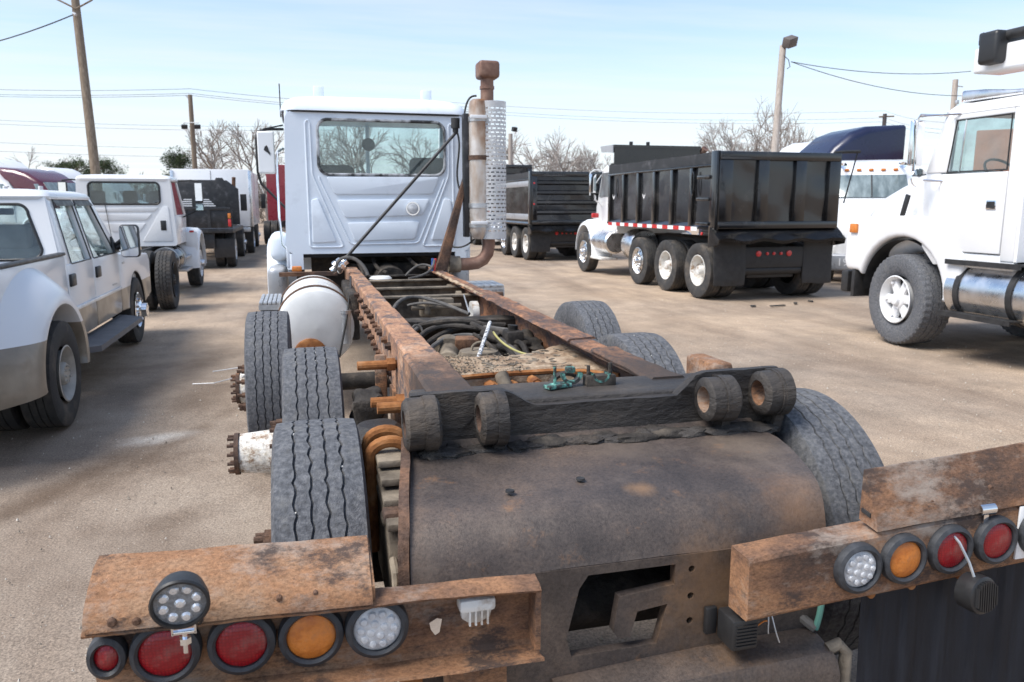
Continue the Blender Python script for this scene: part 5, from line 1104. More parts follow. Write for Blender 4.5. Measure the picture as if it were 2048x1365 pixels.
# ------------------------------------------------------------ pickup
def pickup():
    P = thing('pickup_truck', 'white crew cab pickup with tan lower body and dual rear wheels', 'pickup', (-3.05, 6.8, 0))
    for s in (-1, 1):
        q = lambda pts: [(s * 0.99, y, z) for y, z in pts]
        b = B(); b.panel(q([(-1.28, 0.60), (-0.61, 0.50)] + arc(0, 0.47, 0.60, 172, 8, 12) + [(0.63, 0.50), (1.02, 0.50), (1.02, 1.30), (-1.28, 1.30)]), (-s * 0.05, 0, 0), 0.012); bs = b.obj('bed_side', 'two_tone', P)
        b = B(); b.bb(s * 0.93, s * 1.0, -1.29, 1.03, 1.302, 1.33, 0.01); b.obj('bed_rail', 'plastic', bs)
        rings = []
        for i in range(29):
            a = R(-14 + 208 * i / 28)
            rings.append([(s * x, r * math.cos(a) * (1.0 + 0.06 * (r > 0.6)), 0.47 + r * math.sin(a) * (0.89 if math.sin(a) > 0 else 0.5)) for x, r in ((0.986, 0.90), (1.01, 0.875), (1.05, 0.835), (1.10, 0.785), (1.15, 0.73), (1.19, 0.665), (1.215, 0.605), (1.212, 0.575), (1.18, 0.562), (0.96, 0.56))])
        b = B(); b.loft(rings); b.obj('wheel_flare', 'two_tone', P, ang=60)
        b = B(); b.lathe([(s * 0.45, 0.57), (s * 1.2, 0.57)], (0, 0, 0.47), 'X', 24, a0=0, a1=PI); b.obj('wheel_well', 'black_matt', P)
        if s > 0:
            b = B(); b.lathe([(0, 0.028), (0.012, 0.026), (0.02, 0.014), (0.022, 0.0005)], (0.988, -0.98, 0.92), 'X', 16); b.obj('side_marker', 'red_refl', bs)
        # doors and fender
        rd = B(); rd.panel(q([(1.065, 0.52), (1.95, 0.52), (1.985, 0.60), (1.985, 1.20), (1.97, 1.215), (1.065, 1.215)]), (-s * 0.05, 0, 0), 0.010, 3); rd = rd.obj('rear_door', 'two_tone', P)
        fd = B(); fd.panel(q([(1.995, 0.52), (3.10, 0.52), (3.14, 0.60), (3.14, 1.205), (1.995, 1.215)]), (-s * 0.05, 0, 0), 0.010, 3); fd = fd.obj('front_door', 'two_tone', P)
        b = B(); b.panel(q([(3.15, 0.52), (3.52, 0.50)] + arc(4.05, 0.42, 0.50, 172, 8, 12) + [(4.60, 0.48), (5.0, 0.55), (5.02, 1.00), (4.9, 1.10), (3.15, 1.195)]), (-s * 0.06, 0, 0), 0.02, 3); b.obj('front_fender', 'two_tone', P)
        b = B(); b.lathe([(s * 0.45, 0.49), (s * 0.985, 0.49)], (0, 4.05, 0.42), 'X', 24, a0=0, a1=PI); b.obj('wheel_well', 'black_matt', P)
        for par, y in ((rd, 1.19), (fd, 2.14)):
            b = B(); b.bb(s * 0.985, s * 1.015, y - 0.10, y + 0.06, 1.01, 1.125, 0.012); b.obj('door_handle', 'plastic', par)
        b = B(); b.bb(s * 0.988, s * 0.994, 3.30, 3.42, 1.06, 1.085); b.obj('badge', 'silver', fd)
        b = B(); b.bb(s * 0.99, s * 0.995, 2.75, 2.95, 0.86, 0.875); b.obj('badge', 'silver', fd)
        b = B(); b.bb(s * 0.99, s * 1.008, 1.07, 3.13, 0.785, 0.815, 0.006); b.obj('trim_strip', 'white', P)
        b = B(); b.loft([[(s * 0.93, y, 0.40), (s * w, y, 0.40), (s * w, y, 0.455), (s * 0.93, y, 0.47)] for y, w in ((1.0, 1.05), (1.12, 1.20), (3.1, 1.20), (3.25, 1.05))]); b.obj('running_board', mk('board_grey', (0.13, 0.13, 0.14), rough=0.6) if s < 0 else bpy.data.materials['board_grey'], P, ang=30)
        # greenhouse: pillars and panes leaning inwards
        g = lambda yb, yt, f=0.0: ((s * (0.985 - f), yb, 1.21), (s * (0.835 - f), yt, 1.83))
        def pill(y0, t0, y1, t1, nm):
            a, c = g(y0, t0); d_, e = g(y1, t1)
            b = B(); b.panel([a, d_, e, c], (-s * 0.06, 0, 0), 0.012); b.obj(nm, 'white', P)
        pill(1.06, 1.18, 1.24, 1.36, 'cab_pillar'); pill(1.93, 1.93, 2.05, 2.05, 'cab_pillar'); pill(2.96, 2.60, 3.26, 2.74, 'cab_pillar')
        for (y0, t0, y1, t1, par) in ((1.22, 1.34, 1.95, 1.95, rd), (2.03, 2.03, 2.98, 2.62, fd)):
            a, c = g(y0, t0, 0.03); d_, e = g(y1, t1, 0.03)
            b = B(); b.panel([a, d_, e, c], (-s * 0.004, 0, 0)); b.obj('door_glass', 'glass', par, ang=20)
            a, c = g(y0 + 0.01, t0 + 0.01, 0.004); d_, e = g(y1 - 0.01, t1 - 0.01, 0.004)
            b = B(); b.tube([a, d_, e, c], 0.012, 6, closed=True); b.obj('window_trim', 'plastic', par)
            top0, top1 = Vector(c), Vector(e); lo0, lo1 = Vector(c).lerp(Vector(a), 0.14), Vector(e).lerp(Vector(d_), 0.14)
            b = B(); b.panel([top0, top1, lo1 + V(s * 0.03, 0, 0), lo0 + V(s * 0.03, 0, 0)], (0, 0, -0.004)); b.obj('window_visor', 'plastic', par)
        # mirror
        b = B(); b.panel([(s * 0.99, 2.88, 1.21), (s * 0.99, 3.14, 1.21), (s * 0.95, 2.96, 1.40)], (s * 0.03, 0, 0), 0.008); b.tube([(s * 1.0, 3.0, 1.26), (s * 1.12, 3.02, 1.32), (s * 1.18, 3.02, 1.34)], 0.032, 8); b.tube([(s * 1.0, 3.0, 1.30), (s * 1.12, 3.02, 1.40), (s * 1.18, 3.02, 1.42)], 0.022, 8); ma = b.obj('mirror_arm', 'plastic', P)
        b = B(); b.bb(s * 1.06, s * 1.27, 2.90, 3.0, 1.16, 1.53, 0.045, 4); b.obj('mirror_housing', 'plastic', ma)
        b = B(); b.panel([(s * x, 2.894, z) for x, z in rrect(1.075, 1.255, 1.175, 1.515, 0.03, 4)], (0, 0.003, 0)); b.obj('mirror_glass', 'mirror', ma)
        # wheels
        for xc, st in ((1.075, 'dish'), (0.78, None)):
            wheel(P, s * xc, 0.0, 0.425, 0.25, 0.215, s, st, 'dull_rim', 'dull_rim', 'road', 'rubber_dark', 72)
        t = wheel(P, s * 0.87, 4.05, 0.42, 0.24, 0.215, s, 'steer', 'chrome', 'chrome', 'road', 'rubber_dark', 72)
        b = B(); b.lathe([(-0.10, 0.13), (-0.14, 0.125), (-0.16, 0.09), (-0.22, 0.085), (-0.23, 0.06), (-0.23, 0.001)], (0, 0, 0), 'X', 24); b.obj('hub_cap', 'chrome', t)
    yb = lambda z: 1.05 + (z - 1.21) * 0.2
    hw = lambda z: 0.985 - (z - 1.21) * 0.242 if z > 1.21 else 0.985
    wo2 = [(x, z) for x, z in rrect(-0.985, 0.985, 0.95, 1.84, 0.04, 6, (-0.835, 0.835))]
    wi2 = rrect(-0.80, 0.80, 1.265, 1.755, 0.09, 6, (-0.70, 0.70))
    b = B(); b.ringpanel([(x, yb(z), z) for x, z in wo2], [(x, yb(z), z) for x, z in wi2], (0, 0.04, 0)); bk = b.obj('cab_back', 'white', P)
    b = B(); b.panel([(x, yb(z) + 0.01, z) for x, z in wi2], (0, 0.004, 0)); b.obj('rear_window', 'glass', bk, ang=20)
    b = B(); b.tube([(x, yb(z), z) for x, z in wi2], 0.014, 6, closed=True); b.obj('window_seal', 'plastic', bk)
    rings = []
    for z, w, y0, y1 in ((1.80, 0.86, 1.16, 2.70), (1.825, 0.865, 1.15, 2.72), (1.86, 0.84, 1.17, 2.66), (1.885, 0.76, 1.24, 2.55), (1.895, 0.6, 1.4, 2.35)):
        rings.append([(x, y, z) for x, y in rrect(-w, w, y0, y1, 0.10, 5)])
    b = B(); b.loft(rings); b.obj('roof', 'white', P, ang=50)
    b = B(); b.panel([(-0.93, 3.24, 1.22), (0.93, 3.24, 1.22), (0.79, 2.70, 1.82), (-0.79, 2.70, 1.82)], (0, 0.004, 0)); b.obj('windshield', 'glass', P, ang=20)
    rings = [[(x, y, z) for x, z in rrect(-w, w, 0.75, zt, 0.10, 4)] for y, w, zt in ((3.2, 0.96, 1.23), (4.0, 0.95, 1.20), (4.8, 0.92, 1.13), (5.0, 0.85, 1.05))]
    b = B(); b.loft(rings); b.obj('hood', 'white', P, ang=50)
    b = B(); b.bb(-0.92, 0.92, -1.25, 1.0, 0.72, 0.78); b.obj('bed_floor', 'black_matt', P)
    b = B(); b.bb(-0.94, 0.94, -1.33, -1.27, 0.72, 1.30, 0.015); b.obj('tailgate', 'white', P)
    b = B(); b.bb(-0.95, 0.95, -1.55, -1.36, 0.50, 0.68, 0.03); b.obj('rear_bumper', 'chrome', P)
    b = B(); b.bb(-0.95, 0.95, 5.0, 5.12, 0.48, 0.70, 0.03); b.obj('front_bumper', 'chrome', P)
    b = B(); b.bb(-0.92, 0.92, 1.1, 3.2, 0.50, 0.58); b.bb(-0.9, 0.9, 2.9, 3.2, 0.9, 1.2, 0.04); b.obj('cab_floor', 'interior', P)
    b = B(); b.bb(-0.45, 0.45, -1.2, 4.9, 0.46, 0.62); b.bb(-0.95, 0.95, -0.06, 0.06, 0.33, 0.45); b.obj('chassis', 'black_matt', P)
    for x in (-0.45, 0.45):
        for y in (1.45, 2.25):
            b = B(); b.bb(x - 0.27, x + 0.27, y, y + 0.16, 0.7, 1.36, 0.06, 4); b.bb(x - 0.15, x + 0.15, y, y + 0.12, 1.33, 1.57, 0.05, 4); b.obj('seat', 'seat_tan', P)
    b = B(); b.box((0, 2.62, 1.68), (0.26, 0.03, 0.07), None, 0.012); b.obj('interior_mirror', 'plastic', P)
    b = B(); b.tube([(-0.42 + 0.18 * math.cos(2 * PI * i / 20), 2.80 + 0.06 * math.sin(2 * PI * i / 20), 1.20 + 0.17 * math.sin(2 * PI * i / 20)) for i in range(20)], 0.014, 6, closed=True); b.obj('steering_wheel', 'plastic', P)
pickup()

# ------------------------------------------------------------ white cab and chassis
def cab_chassis():
    P = thing('cab_chassis_truck', 'white cab and bare chassis truck parked ahead of the crew cab pickup', 'truck', (-3.22, 14.3, 0))
    for s in (-1, 1):
        wheel(P, s * 0.99, 0, 0.495, 0.25, 0.286, s, 'dish', 'black_matt', 'black_matt', 'lug', 'rubber_dark', 176)
        wheel(P, s * 0.67, 0, 0.495, 0.25, 0.286, s, None, 'alu', 'alu', 'lug', 'rubber_dark', 176)
        wheel(P, s * 0.95, 4.0, 0.495, 0.25, 0.286, s, 'steer', 'white', 'alu', 'road', 'rubber_dark', 72)
        b = B(); b.bb(s * 0.36, s * 0.43, -1.0, 4.6, 0.68, 0.94, 0.006); b.obj('frame_rail', 'black_matt', P)
        b = B(); b.panel([(s * 0.88, y, z) for y, z in [(2.22, 0.98), (3.55, 0.98), (3.62, 1.55), (2.22, 1.55)]], (-s * 0.04, 0, 0), 0.015); dr = b.obj('door', 'white', P)
        for (y0, y1, t0, t1) in ((2.22, 2.40, 2.22, 2.40), (3.45, 3.62, 3.08, 3.18)):
            b = B(); b.panel([(s * 0.88, y0, 1.55), (s * 0.88, y1, 1.55), (s * 0.81, t1, 2.20), (s * 0.81, t0, 2.20)], (-s * 0.05, 0, 0), 0.012); b.obj('cab_pillar', 'white', P)
        b = B(); b.panel([(s * 0.86, 2.40, 1.55), (s * 0.86, 3.45, 1.55), (s * 0.79, 3.08, 2.20), (s * 0.79, 2.40, 2.20)], (s * 0.004, 0, 0)); b.obj('door_glass', 'glass_dark', dr, ang=20)
        rings = []
        for i in range(17):
            a = R(-5 + 190 * i / 16); rings.append([(s * x, 4.0 + r * math.cos(a), 0.50 + r * math.sin(a) * 1.15) for x, r in ((0.70, 0.68), (1.05, 0.66), (1.12, 0.61), (1.12, 0.56), (0.70, 0.55))])
        b = B(); b.loft(rings); fe = b.obj('front_fender', 'white', P, ang=60)
        b = B(); b.panel([(s * 1.1, 3.42, 0.55), (s * 1.1, 3.52, 0.55), (s * 1.1, 3.52, 1.15), (s * 1.1, 3.42, 1.20)], (-s * 0.25, 0, 0), 0.02); b.obj('fender_skirt', 'white', fe)
        b = B(); b.bb(s * 0.95, s * 1.035, 3.40, 3.52, 1.18, 1.22, 0.01); b.obj('marker_lamp', 'red_refl', fe)
        b = B(); b.tube([(s * 0.84, 3.1, 2.22), (s * 1.1, 3.0, 2.24), (s * 1.24, 2.95, 2.22), (s * 1.25, 2.95, 2.18)], 0.015, 6); b.tube([(s * 0.88, 3.2, 1.5), (s * 1.24, 2.95, 1.66)], 0.015, 6); ma = b.obj('mirror_arm', 'black_matt', P)
        b = B(); b.bb(s * 1.16, s * 1.32, 2.92, 3.0, 1.80, 2.20, 0.02); b.bb(s * 1.17, s * 1.32, 2.92, 3.0, 1.63, 1.78, 0.03); b.obj('mirror_housing', 'plastic', ma)
        b = B(); b.bb(s * 1.175, s * 1.31, 2.912, 2.918, 1.64, 1.77); b.bb(s * 1.175, s * 1.305, 2.912, 2.918, 1.83, 2.18); b.obj('mirror_glass', 'mirror', ma)
        b = B(); b.bb(s * 0.62, s * 0.98, 2.6, 3.38, 0.42, 0.48, 0.01); b.bb(s * 0.62, s * 0.98, 2.6, 3.38, 0.68, 0.73, 0.01); b.obj('cab_step', 'galv', P)
    b = B(); b.lathe([(1.5, 0.001), (1.52, 0.20), (1.58, 0.24), (2.9, 0.24), (2.95, 0.2), (2.96, 0.001)], (0.70, 0, 0.70), 'Y', 28); tk = b.obj('fuel_tank', 'black', P)
    for y in (1.75, 2.5):
        b = B(); b.lathe([(y, 0.242), (y, 0.25), (y + 0.06, 0.25), (y + 0.06, 0.242)], (0.70, 0, 0.70), 'Y', 28, closed=True); b.obj('tank_strap', 'galv', tk)
    for y in (-0.9, 0.0, 1.2):
        b = B(); b.bb(-0.36, 0.36, y - 0.06, y + 0.06, 0.72, 0.9); b.obj('crossmember', 'black_matt', P)
    b = B(); b.lathe([(-0.7, 0.06), (0.7, 0.06)], (0, 0, 0.495), 'X', 16); b.lathe([(-0.16, 0.06), (-0.1, 0.17), (0.1, 0.17), (0.16, 0.06)], (0, 0, 0.495), 'X', 20); b.obj('axle_housing', 'black_matt', P)
    yb = 2.20; wi2 = rrect(-0.62, 0.62, 1.76, 2.17, 0.08, 6); wo2 = rrect(-0.88, 0.88, 0.96, 2.24, 0.06, 6, (-0.82, 0.82))
    b = B(); b.ringpanel([(x, yb, z) for x, z in wo2], [(x, yb, z) for x, z in wi2], (0, 0.04, 0)); bk = b.obj('cab_back', 'white', P)
    b = B(); b.panel([(x, yb + 0.012, z) for x, z in wi2], (0, 0.004, 0)); b.obj('rear_window', 'glass_dark', bk, ang=20)
    b = B(); b.tube([(x, yb - 0.003, z) for x, z in wi2], 0.018, 6, closed=True); b.obj('window_seal', 'plastic', bk)
    for pts in ([(-0.62, 1.70), (0.58, 1.70), (0.50, 1.62), (-0.54, 1.62)], [(-0.5, 1.58), (0.46, 1.58), (0.36, 1.46), (-0.40, 1.46)], [(-0.38, 1.40), (0.34, 1.40), (0.22, 1.24), (-0.26, 1.24)], [(-0.78, 1.72), (-0.70, 1.72), (-0.30, 1.08), (-0.78, 1.08)], [(0.66, 1.72), (0.76, 1.72), (0.80, 1.05), (0.26, 1.05)]):
        b = B(); b.panel([(x, yb - 0.012, z) for x, z in rpoly(pts, 0.025)], (0, 0.016, 0), 0.006, 3); b.obj('embossed_panel', 'white', bk, ang=50)
    b = B(); b.bb(0.60, 0.70, yb - 0.022, yb - 0.004, 1.26, 1.45, 0.02); b.obj('vent', 'plastic', bk)
    rings = [[(x, y, z) for x, y in rrect(-w, w, y0, y1, 0.12, 5)] for z, w, y0, y1 in ((2.20, 0.84, 2.19, 3.22), (2.24, 0.845, 2.18, 3.2), (2.28, 0.82, 2.22, 3.12), (2.31, 0.74, 2.3, 3.0), (2.325, 0.55, 2.45, 2.8))]
    b = B(); b.loft(rings); b.obj('roof', 'white', P, ang=50)
    b = B(); b.panel([(-0.85, 3.62, 1.55), (0.85, 3.62, 1.55), (0.79, 3.18, 2.22), (-0.79, 3.18, 2.22)], (0, 0.004, 0)); b.obj('windshield', 'glass', P, ang=20)
    rings = [[(x, y, z) for x, z in rrect(-w, w, 0.9, zt, 0.12, 4)] for y, w, zt in ((3.55, 0.86, 1.58), (4.2, 0.72, 1.50), (4.9, 0.62, 1.35), (5.0, 0.55, 1.25))]
    b = B(); b.loft(rings); b.obj('hood', 'white', P, ang=50)
    b = B(); b.bb(-0.85, 0.85, 2.25, 3.6, 0.98, 1.05); b.bb(-0.8, 0.8, 3.3, 3.6, 1.2, 1.55, 0.04); b.obj('cab_floor', 'interior', P)
    for x in (-0.52, 0.05, 0.52):
        b = B(); b.bb(x - 0.17, x + 0.17, 2.40, 2.54, 1.2, 1.80, 0.05, 4); b.bb(x - 0.13, x + 0.13, 2.40, 2.52, 1.78, 2.02, 0.05, 4); b.obj('seat', 'seat', P)
    b = B(); b.tube([(-0.35, 2.19, 1.75), (-0.30, 2.15, 1.35), (-0.27, 2.15, 1.05)], 0.006, 6); b.obj('antenna_lead', 'wire', bk)
cab_chassis()

# ------------------------------------------------------------ black flatbed seen from behind
def flatbed():
    P = thing('flatbed_truck', 'black steel flatbed truck with tall headboard bearing pale chevron stripes', 'truck', (-3.02, 23.0, 0))
    for s in (-1, 1):
        for xc, st in ((1.06, 'dish'), (0.77, None)): wheel(P, s * xc, 0.9, 0.49, 0.25, 0.286, s, st, 'white_old', 'alu')
        wheel(P, s * 0.98, 5.6, 0.49, 0.25, 0.286, s, 'steer', 'white_old', 'alu')
        b = B(); b.bb(s * 0.66, s * 1.2, 0.18, 0.20, 0.30, 0.82, 0.004); b.obj('mud_flap', 'black_matt', P)
        b = B(); b.bb(s * 0.36, s * 0.43, 0, 6.2, 0.7, 0.95); b.obj('frame_rail', 'black_matt', P)
        b = B(); b.bb(s * 1.13, s * 1.20, -0.02, 0.02, 1.12, 1.62); b.obj('corner_post', 'black_worn', P)
        b = B(); b.bb(s * 1.09, s * 1.17, -0.05, -0.02, 1.38, 1.52, 0.01); b.obj('side_lamp', 'amber', P)
        b = B(); b.bb(s * 1.09, s * 1.17, -0.05, -0.02, 1.16, 1.36, 0.01); b.obj('tail_lamp', 'red_refl', P)
    b = B(); b.bb(-1.2, 1.2, 0, 4.0, 0.98, 1.10, 0.01); b.obj('deck', 'black_worn', P)
    b = B(); b.bb(-1.12, 1.12, -0.02, 0.02, 1.12, 1.60, 0.008); tg = b.obj('tail_board', 'black_worn', P)
    for x in (-0.6, 0.0, 0.6):
        b = B(); b.bb(x - 0.04, x + 0.04, -0.06, -0.022, 1.12, 1.62); b.obj('board_rib', 'black_worn', tg)
    b = B(); b.bb(-1.16, 1.16, -0.05, -0.021, 1.60, 1.68, 0.01); b.obj('top_rail', 'black_worn', tg)
    hp = [(-1.12, 1.12), (1.12, 1.12), (1.12, 2.25), (0.78, 2.52), (0.70, 2.52), (0.66, 2.60), (0.46, 2.60), (0.42, 2.53), (-0.78, 2.53), (-1.12, 2.28)]
    b = B(); b.panel([(x, 4.0, z) for x, z in hp], (0, 0.05, 0), 0.01); hb = b.obj('headboard', 'black_worn', P)
    for k in range(4):
        for s in (-1, 1):
            w = 0.26 + 0.06 * (3 - k)
            b = B(); b.panel([(-0.16 + s * 0.14, 3.985, 1.70 + 0.065 * k), (-0.16 + s * (0.14 + w), 3.985, 1.70 + 0.065 * k), (-0.16 + s * (0.11 + w), 3.985, 1.735 + 0.065 * k), (-0.16 + s * 0.14, 3.985, 1.735 + 0.065 * k)], (0, 0.01, 0)); b.obj('painted_stripe', 'white_refl', hb)
    b = B(); b.bb(-0.7, 0.7, 0.1, 0.2, 0.55, 0.98, 0.01); rb = b.obj('rear_frame', 'black_worn', P)
    b = B(); b.bb(0.10, 0.30, 0.06, 0.10, 0.66, 0.86, 0.03); b.obj('tail_lamp', 'red_refl', rb)
    b = B(); b.lathe([(0.09, 0.001), (0.06, 0.05), (0.1, 0.06)], (-0.55, 0, 0.78), 'Y', 16); b.obj('plug_socket', 'galv', rb)
    for x in (-0.85, -0.45):
        b = B(); b.bb(x - 0.03, x + 0.03, -0.03, 0.0, 1.0, 1.06, 0.01); b.obj('marker_lamp', 'red_refl', P)
    rings = [[(x, y, z) for x, z in rrect(-w, w, 0.95, zt, 0.10, 4)] for y, w, zt in ((4.15, 1.0, 2.35), (5.0, 1.0, 2.35), (5.2, 1.0, 1.6), (6.5, 0.9, 1.4))]
    b = B(); b.loft(rings); b.obj('cab', 'white', P, ang=40)
    b = B(); b.tube([(0.98, 4.1, 1.6), (0.98, 4.1, 2.35), (1.0, 4.05, 2.62)], 0.06, 12); b.obj('exhaust_stack', 'rust_dark', P)
    b = B(); b.bb(1.10, 1.30, 4.9, 5.0, 1.55, 2.1, 0.02); b.obj('mirror', 'black_matt', P)
flatbed()

def box_truck():
    P = thing('box_truck', 'white box body truck standing beyond the black flatbed', 'truck', (-2.9, 29.0, 0))
    b = B(); b.bb(-1.25, 1.25, 0, 5.5, 1.0, 2.95, 0.03); bx = b.obj('box_body', 'white', P)
    for s in (-1, 1):
        b = B(); b.bb(s * 1.20, s * 1.30, -0.03, 0.06, 1.0, 2.9, 0.01); b.obj('corner_post', 'alu', bx)
        for xc, st in ((1.08, 'dish'), (0.78, None)): wheel(P, s * xc, 1.6, 0.5, 0.26, 0.286, s, st, 'alu', 'alu')
        wheel(P, s * 1.0, 6.4, 0.5, 0.26, 0.286, s, 'steer', 'alu', 'alu')
    for x in (-0.02, ):
        b = B(); b.bb(x, x + 0.012, -0.012, 0.0, 1.05, 2.9); b.obj('door_joint', 'black_matt', bx)
    b = B(); b.bb(-1.2, 1.2, -0.1, 0.02, 0.82, 0.98, 0.02); b.obj('rear_sill', 'galv', P)
    b = B(); b.bb(1.32, 1.5, 5.9, 6.0, 1.6, 2.2, 0.02); b.obj('mirror', 'black_matt', P)
    rings = [[(x, y, z) for x, z in rrect(-w, w, 0.8, zt, 0.10, 4)] for y, w, zt in ((5.55, 1.0, 2.5), (6.6, 1.0, 2.4), (6.9, 1.0, 1.6), (7.9, 0.9, 1.4))]
    b = B(); b.loft(rings); b.obj('cab', 'white', P, ang=40)
    b = B(); b.bb(-0.45, 0.45, 0, 7, 0.65, 0.98); b.obj('chassis', 'black_matt', P)
box_truck()

# ------------------------------------------------------------ dump trucks
def dump_truck(label, loc, bed, tail='v', side='rib', cabmat='white', axles=(0.6, 1.97, 3.35), steer_y=6.9, W=1.27, lift=True, shield=False, tape=True, detail=True, group=None, bedmat='black', gate_w=None, rz=0):
    """origin: tailgate line at ground; heading +Y; bed = (y0, y1, z0, z1)"""
    P = thing('dump_truck', label, 'dump truck', loc, rz, group)
    y0, y1, z0, z1 = bed
    for s in (-1, 1):
        for i, y in enumerate(axles):
            dual = not (lift and i == len(axles) - 1)
            wheel(P, s * (W - 0.155), y, 0.52, 0.285, 0.286, s, 'dish' if dual else 'steer', 'white_old' if dual else 'alu', 'white_old' if dual else 'alu', 'road', 'rubber_dark', 72)
            if dual: wheel(P, s * (W - 0.47), y, 0.52, 0.285, 0.286, s, None)
        wheel(P, s * (W - 0.17), steer_y, 0.52, 0.29, 0.286, s, 'steer', 'alu', 'alu')
        b = B(); b.bb(s * 0.37, s * 0.45, 0.3, steer_y + 0.6, 0.80, 1.06); b.obj('frame_rail', 'black_matt', P)
        # bed side sheet, top rail, ribs, ledge
        b = B(); b.bb(s * (W - 0.09), s * (W - 0.06), y0, y1, z0, z1 - 0.02)
        bmesh.ops.subdivide_edges(b.bm, edges=list(b.bm.edges), cuts=24, use_grid_fill=True)
        for v in b.bm.verts: v.co.x += 0.010 * mnoise.noise(v.co * 1.6)
        sd = b.obj('bed_side', bedmat, P, ang=30)
        b = B(); n = 24; rows = []
        for i in range(n + 1):
            y = y0 + (y1 - y0) * i / n; dz = 0.02 * mnoise.noise(Vector((y * 1.3, s, 3))); rows.append([(s * (W - 0.10), y, z1 - 0.20), (s * (W - 0.02), y, z1 - 0.20), (s * (W - 0.02), y, z1 + dz), (s * (W - 0.10), y, z1 + dz)])
        b.loft(rows); b.obj('side_board', 'black_worn', sd, ang=30)
        b = B(); b.bb(s * (W - 0.10), s * (W + 0.005), y0, y1, z1 - 0.245, z1 - 0.205, 0.01); b.obj('top_rail', bedmat, sd)
        if side == 'rib':
            nr = max(3, int((y1 - y0) / 0.83))
            for k in range(nr + 1):
                y = y0 + 0.12 + (y1 - y0 - 0.2) * k / nr
                b = B(); b.bb(s * (W - 0.062), s * W, y - 0.055, y + 0.055, z0 + 0.05, z1 - 0.246, 0.006); b.obj('side_rib', bedmat, sd)
        else:
            for z in (z0 + 0.25, z1 - 0.35):
                b = B(); b.bb(s * (W - 0.062), s * (W - 0.015), y0, y1, z - 0.09, z + 0.09, 0.01); b.obj('side_rib', 'galv' if bedmat != 'black' else 'silver', sd)
        b = B(); b.panel([(s * (W - 0.062), y0, z0 + 0.12), (s * W, y0, z0 + 0.045), (s * W, y0, z0), (s * (W - 0.062), y0, z0)], (0, y1 - y0, 0)); b.obj('bed_ledge', bedmat, sd)
        if tape and s < 0:
            n = 18; L = (y1 - y0 - 0.7) / n
            for k in range(n):
                ya = y0 + 0.62 + L * k
                b = B(); b.bb(s * (W + 0.001), s * (W + 0.006), ya, ya + L - 0.003, z0 - 0.035, z0 + 0.04); b.obj('reflective_strip', 'red_refl' if k % 2 else 'white_refl', sd)
        if detail and s < 0:
            for k, z in enumerate((z0 + 0.10, z0 + 0.55, z0 + 0.95)):
                b = B(); b.bb(s * W, s * (W + 0.05), y0 + 0.16, y0 + 0.62, z - 0.03, z + 0.03, 0.008); b.obj('ladder_rung', bedmat, sd)
            for yy in (y0 + 0.82, y1 - 0.65):
                b = B(); b.tube([(s * (W + 0.02), yy + 0.05 * math.cos(a), (z0 + z1) / 2 + 0.15 + 0.22 * math.sin(a)) for a in [2 * PI * i / 16 for i in range(16)]], 0.012, 6, closed=True); b.obj('grab_loop', bedmat, sd)
            for yy in (y0 + 3.05, y0 + 4.75):
                b = B(); b.panel([(s * (W + 0.004), yy + u, (z0 + z1) / 2 - 0.05 + w) for u, w in ((-0.07, 0.05), (0, -0.03), (0.07, 0.05), (0.06, 0.0), (0, -0.07), (-0.06, 0.0))], (-s * 0.003, 0, 0)); b.obj('painted_mark', 'white_refl', sd)
            b = B(); b.lathe([(0, 0.03), (-0.02, 0.028), (-0.025, 0.001)], (s * (W - 0.02), y0 + 0.03, z1 - 0.52), 'Y', 12); b.obj('marker_lamp', 'red_refl', sd)
            b = B(); b.lathe([(0, 0.03), (-0.02, 0.028), (-0.025, 0.001)], (s * (W + 0.01), y0 + 0.4, z0 - 0.08), 'X', 12); b.obj('marker_lamp', 'red_refl', sd)
        b = B(); b.bb(s * (W - 0.66), s * (W - 0.02), -0.28 + axles[0] - 0.35, -0.26 + axles[0] - 0.35, 0.28, z0 - 0.08, 0.004)
        bmesh.ops.subdivide_edges(b.bm, edges=list(b.bm.edges), cuts=6, use_grid_fill=True); b.jitter(0.02, 2.5); b.obj('mud_flap', 'black_matt', P, ang=60)
    b = B(); b.bb(-W + 0.09, W - 0.09, y0 + 0.05, y1, z0 + 0.02, z0 + 0.06); b.obj('bed_floor', 'black_worn', P)
    b = B(); b.bb(-W + 0.06, W - 0.06, y1 - 0.05, y1, z0, z1 + 0.05); b.obj('bed_front', bedmat, P)
    # tailgate
    tg = B(); tg.bb(-W + 0.05, W - 0.05, y0 - 0.02, y0 + 0.02, z0 + 0.05, z1)
    bmesh.ops.subdivide_edges(tg.bm, edges=list(tg.bm.edges), cuts=22, use_grid_fill=True)
    for v in tg.bm.verts: v.co.y += 0.030 * mnoise.noise(v.co * 1.7)
    tg = tg.obj('tailgate', bedmat, P, ang=30)
    b = B(); b.bb(-W + 0.03, W - 0.03, y0 - 0.10, y0 - 0.01, z1 - 0.14, z1 + 0.01, 0.012); b.obj('gate_rail', bedmat, tg)
    b = B(); b.bb(-W + 0.03, W - 0.03, y0 - 0.10, y0 - 0.01, z0 + 0.02, z0 + 0.15, 0.012); b.obj('gate_rail', bedmat, tg)
